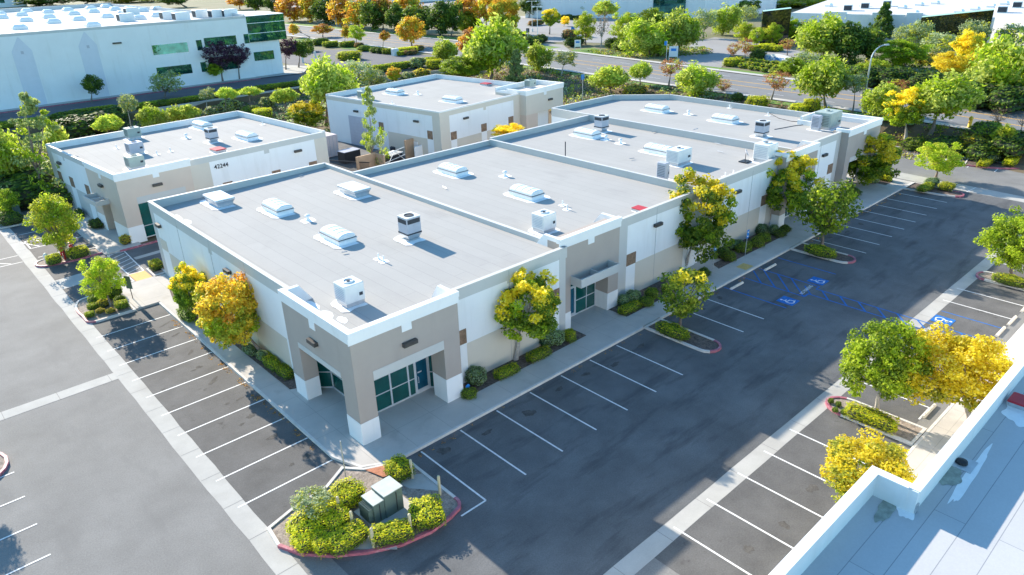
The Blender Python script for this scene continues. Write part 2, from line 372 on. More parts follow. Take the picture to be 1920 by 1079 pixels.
for i, (xa, ya, yb) in enumerate(((36.2, -2.45, -4.2), (36.95, -2.95, -5.4), (36.95, -4.2, -6.6), (36.95, -5.4, -7.75), (36.3, -6.9, -8.0))): a.strip((xa, ya), (34.42 if i < 4 else 35.1, yb), .11, z+.003)
a.strip((35.1, -7.8), (35.1, -19.9), .11, z+.004); a.strip((36.35, -7.8), (36.35, -19.9), .11, z+.005); a.strip((36.35, -7.8), (36.95, -7.8), .11, z+.001)
for i in range(8): a.strip((36.35, -8.3-i*1.4), (35.1, -9.4-i*1.4), .11, z+.003)
for x in (33.6, 39.0): a.strip((x, -16), (x, -20), .11, z)
struct(a, 'blue_line_marking', BLU)
def hc(cx, cy, rz):
    b = MB(); b.poly([(-.75, -.75), (.75, -.75), (.75, .75), (-.75, .75)], 0)
    t = MB()
    t.poly([(.12*math.cos(k*.785)-.18, .12*math.sin(k*.785)+.52) for k in range(8)], .002)
    t.strip((-.18, .36), (-.14, -.05), .10, .002); t.strip((-.16, -.02), (.2, -.05), .09, .003); t.strip((.2, 0), (.36, -.48), .09, .0035); t.strip((.3, -.48), (.5, -.42), .07, .003); t.strip((-.16, .2), (.14, .2), .07, .0025)
    for k in range(14):
        a0 = math.radians(110+k*15.5); a1 = a0+math.radians(16); c = (-.03, -.2)
        t.poly([(c[0]+.30*math.cos(a0), c[1]+.30*math.sin(a0)), (c[0]+.40*math.cos(a0), c[1]+.40*math.sin(a0)), (c[0]+.40*math.cos(a1), c[1]+.40*math.sin(a1)), (c[0]+.30*math.cos(a1), c[1]+.30*math.sin(a1))], .0028)
    for mb, nm, mt in ((b, 'accessible_stall_marking', BLU), (t, 'accessible_symbol_marking', WHT)):
        o = struct(mb, nm, mt); o.location = (cx, cy, .019); o.rotation_euler = (0, 0, rz); o.scale = (.82, .88, 1)
hc(37.9, -7.2, 0); hc(32.9, -7.3, 0); hc(37.5, -16.6, math.pi); hc(32.4, -16.6, math.pi)
me = text_mesh('NO PARKING', .42, WHT); o = share('no_parking_marking', me, None, (35.7, -7.35, .022), math.radians(4), (.8, 1, 1)); o['kind'] = 'structure'
me = text_mesh('NO PARKING', .42, WHT); o = share('no_parking_marking', me, None, (35.7, -16.4, .022), math.radians(172), (.7, 1, 1)); o['kind'] = 'structure'
# pavements
a = MB()
a.poly
a.prism([(-1.62, .45), (-1.0, -1.4), (.4, -2.2), (70.05, -2.2), (70.05, 6), (2.5, 6), (2.5, 33.2), (-.15, 33.2), (-.15, 33.4), (-3.4, 33.4), (-3.4, 27.72), (-1.62, 27.72)], -.2, .15)
a.prism([(-1.75, 42.4), (1.6, 42.4), (1.6, 48.6), (1.2, 62.6), (-2.0, 62.6)], -.2, .148)
a.prism([(-60, 58.9), (-1.9, 58.9), (-1.9, 61.5), (-60, 61.5)], -.2, .146)
a.prism([(5, -20.9), (60, -20.9), (60, -24.5), (5, -24.5)], -.2, .15)
struct(a, 'sidewalk', WALK)
def kerb(mb, pts, closed=False, w=.15, z0=-.1, z1=.16, m=0):
    """a kerb ribbon of width w to the left of the polyline"""
    n = len(pts); P = [Vector(q[:2]) for q in pts]; off = []
    for i in range(n):
        a_ = P[i-1] if (i or closed) else P[i]; b_ = P[(i+1) % n] if (i < n-1 or closed) else P[i]
        d1 = (P[i]-a_).normalized() if (P[i]-a_).length > 1e-6 else (b_-P[i]).normalized(); d2 = (b_-P[i]).normalized() if (b_-P[i]).length > 1e-6 else d1
        nn = Vector((-d1.y-d2.y, d1.x+d2.x)); nn.normalize(); k = max(.5, nn.dot(Vector((-d1.y, d1.x)))); off.append(P[i]+nn*(w/k))
    for i in range(n if closed else n-1):
        j = (i+1) % n
        q = [P[i], P[j], off[j], off[i]]; 
        vs = [(p.x, p.y, z0) for p in q]+[(p.x, p.y, z1) for p in q]
        mb.add(vs, [(4, 5, 6, 7), (0, 1, 5, 4), (2, 3, 7, 6)], m)
    if not closed:
        for i in (0, n-1):
            q = [P[i], off[i]]; mb.add([(q[0].x, q[0].y, z0), (q[1].x, q[1].y, z0), (q[1].x, q[1].y, z1), (q[0].x, q[0].y, z1)], [(0, 1, 2, 3), (3, 2, 1, 0)], m)
    return [tuple(o_) for o_ in off]
def arc(cx, cy, r, a0, a1, n=8, ry=None):
    ry = ry or r
    return [(cx+r*math.cos(math.radians(a0+(a1-a0)*k/n)), cy+ry*math.sin(math.radians(a0+(a1-a0)*k/n))) for k in range(n+1)]
k = MB()
kerb(k, [(-1.77, 27.55), (-1.77, .4), (-1.12, -1.5), (.36, -2.35), (21.7, -2.35)], m=0)
kerb(k, [(23.7, -2.35), (42.5, -2.35)], m=0); kerb(k, [(44.7, -2.35), (70.2, -2.35), (70.2, 1), (73.7, 1.1)], m=0)
kerb(k, [(60, -20.75), (5, -20.75)], m=0)
kerb(k, [(-60, 58.75), (-1.9, 58.75)], m=0)
struct(k, 'kerb', KERB)
k = MB(); kerb(k, [(-.4, 42.25), (1.0, 42.28), (27, 44.3)], m=0); kerb(k, [(85.5, -11), (85.5, 6.5), (74, 6.5)], m=1)
struct(k, 'painted_kerb', [RED, KERB])
def island(pts, soil, noses, name='planter_island', ztop=.10):
    """closed kerb (counter-clockwise) round a bed; noses = indices painted red"""
    k = MB(); n = len(pts); inner = kerb(k, pts, True, .16)
    per = 3
    for i in range(n):
        if i in noses:
            for q in range(3): k.m[i*per+q] = 1
    k.poly(inner, ztop, 2)
    return struct(k, name, [KERB, RED, soil])
island([(21.75, -2.3), (21.75, -6.9)]+arc(22.7, -6.9, .95, 180, 360)+[(23.65, -2.3)], SOIL, range(4, 10))
island([(42.55, -2.3), (42.55, -6.6)]+arc(43.6, -6.6, 1.02, 180, 360)+[(44.65, -2.3)], SOIL, range(4, 10))
island([(48.5, -20.7)]+[(48.7, -16.4)]+arc(47.75, -16.4, .95, 0, 180, ry=.85)+[(46.8, -20.7)], GRAV, range(4, 10))
island([(23.1, -20.7), (23.1, -16.8)]+arc(22.1, -16.8, 1.0, 0, 180, ry=1.3)+[(21.1, -20.7)], GRAV, range(3, 10))
island([(-3.45, 27.6)]+[(-3.4, 33.0), (-5.2, 33.2)]+arc(-5.9, 30.4, 1.05, 100, 200, ry=2.6)+arc(-6.0, 28.6, .95, 190, 270)[1:], GRAV, range(8, 17))
island([(-1.75, 43.1), (-1.75, 45.0), (-4.5, 45.5)]+arc(-6.1, 44.3, 1.0, 90, 270, ry=1.1)+[(-4, 42.9)], GRAV, range(5, 14))
island([(-.2, 33.5), (.95, 33.55), (.95, 35.8), (-.15, 35.75)], GRAV, [])
island([(-3.35, 33.5), (-1.75, 33.5), (-1.75, 35.3), (-3.35, 35.0)], GRAV, [])
island([(-6.7, -2.2), (-6.85, -3.6)]+[(-6.35, -4.75), (-5.3, -5.95), (-4.1, -6.85), (-2.7, -7.55), (-1.2, -7.85), (0, -7.75)]+arc(.35, -6.9, .75, -60, 10, 5)+[(1.1, -3.0), (.55, -2.42), (-1.0, -1.65), (-1.8, -.7), (-3.2, -1.5), (-5.2, -1.75)], GRAV, range(1, 13))
island([(70.2, -2.5), (69.6, -6.6)]+arc(68.75, -6.9, .9, 20, -180, 7)[::1]+[(67.6, -6), (67.4, -2.5)][::1], SOIL, range(2, 8))
island([(81.5, -3.8), (81.8, -5.6)]+[(82.9, -8.0), (84.2, -9.3), (86.5, -10.2), (92, -10.5), (92, 0.4), (86.2, 1.0), (84.9, -3.2)], SOIL, range(0, 5), ztop=.12)
# beds along the walls
b = MB(); zz = .156
for p in ([(7.1, -.35), (8.0, -.35), (17.95, -.25), (17.95, 1.2), (7.1, 1.2)], [(22.1, -.45), (32.0, -.42), (32.2, 1.8), (23.1, 1.8), (22.1, 1.3)],
          [(34.3, -.35), (45.2, -.35), (46.2, .4), (46.2, 1.9), (36.3, 1.9), (36.3, .6), (34.8, .6)], [(52.2, -.4), (59.3, -.4), (59.3, 2), (52.2, 2)], [(67.0, -.6), (69.2, -.6), (69.2, 2.5), (67.4, 2.5)],
          [(.72, 7.8), (.72, 30.4), (-.1, 30.3), (-.6, 28), (-.75, 24), (-.35, 18), (-.25, 8.2)]):
    b.poly(p, zz)
struct(b, 'planting_bed', SOIL)
b = MB(); b.prism([(-1.6, 33.45), (-.3, 33.45), (-.3, 35.7), (-1.6, 35.7)], -.05, .03); struct(b, 'tactile_ramp_pad', ORP)
b = MB(); b.poly([(35.6, -2.1), (36.8, -2.1), (36.8, -1.15), (35.6, -1.15)], .156); struct(b, 'tactile_pad', YPD)
b = MB(); b.poly([(-1.05, -1.85), (.5, -2.5), (.2, -3.2), (-.7, -3.0)], .165)
struct(b, 'brick_edge_paving', mat('red_clay', (.45, .19, .11), .9, .3, 4, fine=.2))
# upper ground: left driveway, street, far lots
U = UP
def P2(L, z=U): return [at(u, v, z)[:2] for u, v in L]
a = MB(); za = U+.004
a.poly([(-80, 112.6), (8, 113.2), (56, 113.8), (60, 111), (72, 109), (lerp_tab(NEAR, 116)-2.5, 109.5), (lerp_tab(NEAR, 150)-6, 150), (84, 170), (70, 160), (66, 135), (52, 126), (42, 124.7), (-80, 124.2)], za)
struct(a, 'upper_driveway_asphalt', mat('asphalt_upper', (.12, .12, .13), .9, .12, .3, fine=.08))
def band(tabA, offA, tabB, offB, y0, y1, step, z, m=0, mb=None):
    mb = mb or MB(); L = []; Rr = []; y = y0
    while y <= y1+1e-6: L.append((lerp_tab(tabA, y)+offA, y)); Rr.append((lerp_tab(tabB, y)+offB, y)); y += step
    for i in range(len(L)-1): mb.poly([L[i], Rr[i], Rr[i+1], L[i+1]], z, m)
    return mb
struct(band(NEAR, 0, FAR, 0, -100, 420, 6, U+.004), 'street', ROAD)
mb = band(NEAR, -1.6, NEAR, 0, -100, 420, 6, U+.12); band(FAR, 0, FAR, 1.7, -100, 420, 6, U+.12, mb=mb)
struct(mb, 'street_sidewalk', CONL)
MID = [(y, (lerp_tab(NEAR, y)+lerp_tab(FAR, y))/2) for y in range(-100, 421, 6)]
mb = MB()
for o_ in (-2.0, -1.75, 1.75, 2.0): band(MID, o_-.07, MID, o_+.07, -100, 418, 6, U+.012, mb=mb)
struct(mb, 'yellow_street_line', YEL)
mb = MB()
for o_ in (-5.6, 5.6):
    for y in range(-60, 400, 9): band(MID, o_-.06, MID, o_+.06, y, y+3, 3, U+.012, mb=mb)
struct(mb, 'street_lane_dash', WHT)
mb = band(NEAR, -4.2, NEAR, -1.65, 6, 112, 4, U+.02); band(NEAR, -9, NEAR, -1.65, 134, 200, 6, U+.02, mb=mb); band(FAR, 1.75, FAR, 4.2, 40, 66, 4, U+.02, mb=mb); band(FAR, 1.75, FAR, 7, 110, 300, 6, U+.02, mb=mb)
mb.poly(P2([(1070, 95), (1110, 90), (1165, 100), (1172, 108), (1120, 106)]), U+.03)
mb.poly(P2([(1420, 84), (1470, 84), (1470, 90), (1425, 90)]), U+.03); mb.poly(P2([(640, 82), (700, 86), (790, 97), (740, 99), (640, 92)]), U+.03)
struct(mb, 'grass_verge', GRASS)['kind'] = 'structure'
mb = MB(); mb.poly(P2([(962, 30), (1140, 34), (1190, 40), (1190, 62), (1155, 82), (1060, 79), (1000, 80), (958, 76), (940, 60)]), U+.01)
mb.poly(P2([(975, 80), (1055, 84), (1075, 100), (965, 91)]), U+.015)
mb.poly(P2([(1300, 80), (1340, 70), (1400, 78), (1500, 96), (1620, 118), (1760, 134), (1760, 141), (1600, 126), (1480, 108), (1370, 103), (1352, 128), (1262, 118)]), U+.012)
mb.poly(P2([(420, 0), (520, 10), (560, 18), (700, 30), (960, 52), (960, 40), (700, 12), (560, 0)]), U+.01)
mb.poly([(-80, 300), (320, 300), (320, 330), (-80, 330)], U+.008)
struct(mb, 'far_parking_asphalt', mat('asphalt_far', (.30, .29, .28), .9, .08, .1))

# oil drips and old scuffs on the asphalt
def stain_blob(cx, cy, rx, ry, seed, rz=0):
    r = random.Random(seed); ph = [r.uniform(0, 6.28) for _ in range(5)]; L = []
    for k in range(40):
        t = 2*math.pi*k/40; q = 1+.16*math.sin(2*t+ph[0])+.12*math.sin(3*t+ph[1])+.1*math.sin(5*t+ph[2])+.07*math.sin(9*t+ph[3]); x, y = rx*q*math.cos(t), ry*q*math.sin(t); L.append((cx+x*math.cos(rz)-y*math.sin(rz), cy+x*math.sin(rz)+y*math.cos(rz)))
    return L
a = MB(); r = random.Random(77)
for i in range(9):
    a.poly(stain_blob(-2.9+r.uniform(-.4, .4), 1.7+2.743*i+r.uniform(-.4, .4), r.uniform(.18, .45), r.uniform(.1, .22), i, r.random()), .0085)
    if r.random() < .6: a.poly(stain_blob(-3.6+r.uniform(-.4, .4), 1.5+2.743*i, r.uniform(.08, .2), .1, i+20), .0087)
for x in (3.4, 6.2, 9.0, 11.6, 14.4, 17.0, 19.8, 27.6, 30.3, 48, 50.5, 53.3): a.poly(stain_blob(x+r.uniform(-.5, .3), -3.7+r.uniform(-.4, .4), r.uniform(.2, .4), r.uniform(.15, .35), int(x*9)), .0085)
for x in (8.6, 11.2, 14, 16.6): a.poly(stain_blob(x+r.uniform(-.3, .3), -18.6+r.uniform(-.4, .4), r.uniform(.2, .4), .25, int(x*7)), .0085)
struct(a, 'oil_stain', mat('oil_drip', (.09, .085, .078), .95, .35, 3, fine=.3))
# ------------------------------------------------------------------ shared building pieces
def pieces():
    d = {}
    b = MB(); b.bbox(-.46, .46, -.26, .0, -.13, .12, .02, 0); d['light'] = b.mesh('wall_light', [BRZ])
    b = MB(); b.box(-.42, .42, -.235, -.03, -.155, -.125); d['lens'] = b.mesh('lens', [LENS])
    # barrel skylight: long axis along y
    b = MB(); b.box(-.72, .72, -1.38, 1.38, 0, .30, 0); b.box(-.78, .78, -1.44, 1.44, .30, .36, 1); b.box(-.735, .735, -1.395, 1.395, .36, .40, 2); d['curb'] = b.mesh('curb', [PATCH, ALU, DARK])
    b = MB(); n = 10; secs = []
    ys_ = [-1.36, -1.30, -.70, -.66, -.60, -.56, -.03, .03, .60, .66, 1.30, 1.36]; sc = [.90, .97, .97, 1.0, 1.0, .97, .97, 1.0, 1.0, .97, .97, .90]
    ys_ = [-1.36, -1.28, -.72, -.70, -.62, -.60, -.05, -.03, .05, .07, .62, .64, .72, .74, 1.28, 1.36]; sc = [.9, 1, 1, 1.09, 1.09, 1, 1, 1.09, 1.09, 1, 1, 1.09, 1.09, 1, 1, .9]
    for y, s_ in zip(ys_, sc):
        for k in range(n+1): t = math.pi*k/n; b.v.append((-.70*math.cos(t)*min(1, s_), y, .40+.36*s_*math.sin(t)**.75))
    for j in range(len(ys_)-1):
        for k in range(n): o = j*(n+1)+k; b.f.append((o, o+n+1, o+n+2, o+1)); b.m.append(0)
    b.f.append(tuple(range(n, -1, -1))[::-1]); b.m.append(0); b.f.append(tuple((len(ys_)-1)*(n+1)+k for k in range(n, -1, -1))); b.m.append(0)
    d['dome'] = b.mesh('dome', [ACR])
    b = MB(); b.box(-.66, .66, -1.3, 1.3, 0, .25, 0)
    b.add([(-.66,-1.3,.25),(.66,-1.3,.25),(.66,1.3,.25),(-.66,1.3,.25),(-.80,-1.44,.52),(.80,-1.44,.52),(.80,1.44,.52),(-.80,1.44,.52)], [(0,1,5,4),(1,2,6,5),(2,3,7,6),(3,0,4,7)], 0)
    b.box(-.82, .82, -1.46, 1.46, .52, .57, 1); b.box(-.80, .80, -1.44, 1.44, .57, .60, 2); d['flatcurb'] = b.mesh('curb', [GALV, ALU, DARK])
    b = MB(); b.bbox(-.81, .81, -1.45, 1.45, .60, .68, .05); d['lid'] = b.mesh('lid', [ACR])
    b = MB(); r = random.Random(3); L = []
    for k in range(28):
        t = 2*math.pi*k/28; c, s_ = math.cos(t), math.sin(t); q = max(abs(c)/1.18, abs(s_)/1.9); L.append((c/q*(1+r.uniform(-.05, .05)), s_/q*(1+r.uniform(-.04, .04))))
    b.poly(L, .012); d['patch'] = b.mesh('coating_patch', [PATCH])
    b = MB(); L = []
    for k in range(20):
        t = 2*math.pi*k/20; c, s_ = math.cos(t), math.sin(t); q = max(abs(c), abs(s_))/.62; L.append((c/q*(1+r.uniform(-.1, .1)), s_/q*(1+r.uniform(-.1, .1))))
    b.poly(L, .012); d['patch_s'] = b.mesh('coating_patch', [PATCH])
    b = MB(); b.lathe([(.22, 0), (.2, .06), (.11, .12), (.11, .34), (.2, .36), (.22, .42), (.14, .5), (.02, .53)]); d['vent'] = b.mesh('roof_vent', [PATCH], True)
    b = MB(); b.tube((0, 0, 0), (0, 0, .42), .05, n=8); b.lathe([(.14, 0), (.06, .06)]); d['pipe'] = b.mesh('vent_pipe', [PATCH])
    b = MB(); b.box(-.55, .55, -.75, .75, 0, .26, 0); b.bbox(-.6, .6, -.8, .8, .26, .36, .04, 1); d['hatch'] = b.mesh('roof_hatch', [GALV, REDP])
    return d
PC = pieces()
def wall_light(par, x, y, z, rz=0):
    o = share('wall_light', PC['light'], par, (x, y, z), rz); share('lens', PC['lens'], o); return o
def skylight(par, x, y, z, kind='barrel', rz=0, s=1):
    b = 'curb' if kind == 'barrel' else 'flatcurb'
    o = share('skylight', PC[b], par, (x, y, z), rz, (s, s, s)); share('dome' if kind == 'barrel' else 'lid', PC['dome' if kind == 'barrel' else 'lid'], o)
    share('coating_patch', PC['patch'], o); return o
def vent(par, x, y, z, k='vent', patch=True, s=1):
    o = share({'vent': 'roof_vent', 'pipe': 'vent_pipe', 'hatch': 'roof_hatch'}[k], PC[k], par, (x, y, z), 0, (s, s, s))
    if patch: share('coating_patch', PC['patch_s'], o, sc=(1.3, 1.3, 1) if k == 'hatch' else ((.5, .5, 1) if k == 'pipe' else (.85, .85, 1)))
    return o
def roof_item(fn, par, u, v, z, dz, **k):
    """stand a piece on a roof: z = roof height, dz = height of the point aimed at"""
    p = at(u, v, z+dz)
    if par.location.length > .01: p = par.matrix_basis.inverted() @ p
    return fn(par, p.x, p.y, z, **k)
def pane_bay(par, p0, p1, z0, z1, mull, mid=None, name='storefront_window', gl=None, fr=.05):
    """a glazed bay from p0 to p1 with frame round it, a rail at height mid and mullions at fractions mull"""
    p0 = Vector((*p0, 0)); p1 = Vector((*p1, 0)); d = p1-p0; L = d.length; a = math.atan2(d.y, d.x)
    g = MB(); g.box(.0, L, -.01, .03, z0, z1); w_ = g.build(name, gl or GLASS, par, loc=p0); w_.rotation_euler = (0, 0, a)
    f = MB(); t = fr/2
    f.box(0, L, -.045, .025, z0, z0+.09); f.box(0, L, -.044, .026, z1-fr, z1)
    for k in [0]+list(mull)+[1]: x = min(max(k*L, t), L-t); f.box(x-t, x+t, -.05, .024, z0+.09, z1-fr)
    if mid: f.box(0, L, -.043, .023, mid-t, mid+t)
    f.build('frame', ALU, w_); return w_
def glass_door(par, p0, p1, z0, z1):
    p0 = Vector((*p0, 0)); p1 = Vector((*p1, 0)); d = p1-p0; L = d.length; a = math.atan2(d.y, d.x)
    g = MB(); g.box(.07, L-.07, -.01, .03, z0+.2, z1-.07); o = g.build('door', DOORG, par, loc=p0); o.rotation_euler = (0, 0, a)
    f = MB(); f.box(0, .1, -.06, .03, z0, z1); f.box(L-.1, L, -.06, .03, z0, z1); f.box(.1, L-.1, -.058, .03, z0, z0+.25); f.box(.1, L-.1, -.058, .03, z1-.08, z1); f.build('frame', ALU, o)
    h = MB(); h.tube((.16, -.06, .95), (.16, -.16, .95), .015); h.tube((.16, -.16, .95), (.16, -.16, 1.35), .018); h.tube((.16, -.16, 1.35), (.16, -.06, 1.35), .015); h.box(.2, .5, -.03, -.012, 1.55, 1.63); h.build('handle', ALU, o)
    return o
M5 = [WHITE, CREAM, LGRAY, TAN, TILE, COP]
W_, C_, G_, T_, B_, K_ = range(6)
def fy(b, Y, x0, x1, z0, z1, d=.015, m=0): b.box(x0, x1, Y-d, Y+.02, z0, z1, m)
def fx(b, X, y0, y1, z0, z1, d=.015, m=0): b.box(X-d, X+.02, y0, y1, z0, z1, m)
def coping(b, x0, x1, y0, y1, z): b.box(x0-.025, x1+.025, y0-.025, y1+.025, z, z+.04, K_)
def cornice_y(b, Y, x0, x1, z, out=.10):
    """white stepped cap along a front face: z = top"""
    b.box(x0, x1, Y-out, Y+.28, z-.32, z, W_); b.box(x0+.0, x1, Y-.035, Y+.01, z-.72, z-.32, W_)
def roof_sheet(par, pts, zf, label=None, m=None):
    b = MB(); b.poly([(x, y, zf(x, y)) for x, y in pts], None); return b.build('roof', m or ROOF, par)
# ------------------------------------------------------------------ main building
MAIN = thing('commercial_building', 'long white and tan commercial building with four stepped grey roofs, filling the middle', 'building')
zr1 = lambda x, y=0: 6.02+(x-.7)*.02
body = MB()
# unit 1: ground storey leaves the corner portico open
body.prism([(17.1, 1.0), (17.1, 33.2), (.7, 33.2), (.7, 7.66), (1.0, 7.62), (2.0, 6.5), (2.0, 2.32), (6.2, 2.32), (7.12, 1.4), (7.12, 1.0)], 0, 3.85, W_)
body.prism([(17.1, 1.0), (17.1, 33.2), (.7, 33.2), (.7, 7.65), (0, 7.65), (0, 0), (7.05, 0), (7.05, 1.0)], 3.85, 5.95, W_)
body.build('wall', M5, MAIN)
b = MB()   # corner tower piers
b.box(0, 1.12, 0, 1.42, 0, 3.85, T_)
fy(b, 0, -.02, 1.14, .0, 1.55, .02, W_); fx(b, 0, .02, 1.44, .0, 1.55, .02, W_); b.box(1.1, 1.14, .02, 1.42, 0, 1.55, W_); b.build('pier', M5, MAIN)
b = MB(); b.box(5.88, 7.05, 0, 1.35, 0, 3.85, T_)
fy(b, 0, 5.86, 7.07, 0, 1.75, .02, W_); b.box(5.86, 5.9, .02, 1.3, 0, 1.75, W_); b.box(7.03, 7.07, .02, .98, 0, 1.75, W_); b.build('pier', M5, MAIN)
b = MB(); b.box(0, .95, 6.3, 7.65, 0, 3.85, T_); fx(b, 0, 6.28, 7.67, 0, 1.5, .02, W_); b.box(.02, .93, 6.28, 6.32, 0, 1.5, W_)
b.build('pier', M5, MAIN)
b = MB()   # tower fascia
fy(b, 0, 0, 7.05, 4.42, 6.42, .012, T_); fy(b, 0, 0, 1.12, 3.85, 4.42, .012, T_); fy(b, 0, 5.88, 7.05, 3.85, 4.42, .012, T_)
fy(b, 0, 1.12, 5.88, 3.85, 4.42, .03, G_)
fx(b, 0, 0, 7.65, 4.2, 6.42, .012, T_); fx(b, 0, 0, 1.45, 3.85, 4.2, .012, T_); fx(b, 0, 6.3, 7.65, 3.85, 4.2, .012, T_); fx(b, 0, 1.45, 6.3, 3.85, 4.2, .03, G_)
b.box(7.04, 7.062, 0, 1.0, 3.85, 6.42, T_)
fy(b, 0, 3.18, 3.82, 6.0, 6.45, .04, W_); fx(b, 0, 3.72, 4.35, 5.9, 6.45, .04, W_)
b.build('fascia', M5, MAIN)
b = MB()
cornice_y(b, 0, -.10, 7.15, 7.15)
b.box(-.10, .28, .28, 7.72, 6.83, 7.15, W_); b.box(-.035, .01, .01, 7.65, 6.43, 6.83, W_)
b.box(0, 7.05, 0, .25, 5.95, 6.83, W_); b.box(0, .25, .25, 7.65, 5.95, 6.83, W_)
b.add([(.28, 7.4, 5.95), (.28, 7.65, 5.95), (.28, 7.65, 7.1), (.28, 7.4, 7.1), (1.9, 7.4, 5.95), (1.9, 7.65, 5.95), (1.1, 7.65, 7.1), (1.1, 7.4, 7.1)], [(0, 3, 2, 1), (4, 5, 6, 7), (0, 1, 5, 4), (1, 2, 6, 5), (2, 3, 7, 6), (3, 0, 4, 7)], W_)
b.add([(6.8, .28, 5.95), (7.05, .28, 5.95), (7.05, .28, 7.1), (6.8, .28, 7.1), (6.8, 2.3, 5.95), (7.05, 2.3, 5.95), (7.05, 1.5, 7.1), (6.8, 1.5, 7.1)], [(0, 3, 2, 1)[::-1], (4, 5, 6, 7)[::-1], (0, 1, 5, 4), (1, 2, 6, 5), (2, 3, 7, 6), (3, 0, 4, 7)], W_)
b.build('cornice', M5, MAIN)
b = MB()   # unit 1 facade bands
Y1 = 1.0
fy(b, Y1, 7.05, 17.1, 6.15, 6.62, .012, G_); fy(b, Y1, 7.05, 7.3, .15, 6.15, .012, G_); fy(b, Y1, 8.33, 15.3, .15, 2.85, .012, C_)
fy(b, Y1, 7.3, 8.33, 2.93, 3.92, .03, B_); fy(b, Y1, 15.5, 16.5, 2.93, 3.92, .03, B_); fy(b, Y1, 16.5, 17.1, .15, 6.15, .012, G_); fy(b, Y1, 11.8, 12.4, 5.75, 6.15, .012, G_)
X1 = .7
fx(b, X1, 7.65, 33.2, 6.12, 6.62, .012, G_); fx(b, X1, 32.35, 33.2, .15, 6.12, .012, G_); fx(b, X1, 9.6, 19.6, .15, 2.85, .012, C_); fx(b, X1, 21.2, 30.6, .15, 2.85, .012, C_)
fx(b, X1, 30.7, 32.2, 2.85, 3.8, .03, C_); fx(b, X1, 20.1, 20.75, 5.6, 6.12, .012, G_)
split_build(b, 'painted_band', M5, MAIN)
b = MB()
for q in (((.7, 17.1, 32.95, 33.2, 5.95, 6.7)), (.7, .95, 7.65, 32.95, 5.95, 6.7), (7.05, 17.1, 1.0, 1.25, 5.95, 6.66)): b.box(*q, G_)
b.box(.675, 17.1, 32.92, 33.23, 6.7, 6.745, K_); b.box(.675, .98, 7.66, 32.92, 6.7, 6.745, G_); b.box(7.06, 17.1, .975, 1.28, 6.66, 6.70, G_)
b.build('parapet', M5, MAIN)
roof_sheet(MAIN, [(.95, 7.66), (.95, 32.95), (17.0, 32.95), (17.0, 1.25), (7.05, 1.25), (7.05, .25), (.25, .25), (.25, 7.66)][::-1], zr1)
for args in (((.72, 7.55), (1.85, 6.45), .15, 3.85, [], 1.3), ((1.85, 6.45), (1.85, 2.2), .15, 3.85, [.33, .68], 1.3), ((1.86, 2.15), (3.35, 2.15), .15, 3.85, [], 1.3), ((3.35, 2.15), (4.62, 2.15), .15, 3.85, [], 1.3), ((4.62, 2.15), (5.1, 2.15), .15, 3.85, [], 1.3), ((6.15, 2.15), (7.0, 1.3), .15, 3.85, [], 1.3)): pane_bay(MAIN, *args[:2], *args[2:])
pane_bay(MAIN, (5.1, 2.15), (6.15, 2.15), 2.75, 3.85, [], None, 'transom_window'); glass_door(MAIN, (5.1, 2.15), (6.1, 2.15), .15, 2.75)
o = share('street_number', text_mesh('42212', .34, PATCH, .008), MAIN, (5.62, 2.09, 3.1)); o.rotation_euler = (math.radians(90), 0, 0)
wall_light(MAIN, 3.55, -.01, 5.25); wall_light(MAIN, -.01, 4.1, 5.1, -math.pi/2); wall_light(MAIN, .69, 17.4, 5.2, -math.pi/2); wall_light(MAIN, .69, 31.4, 5.1, -math.pi/2)
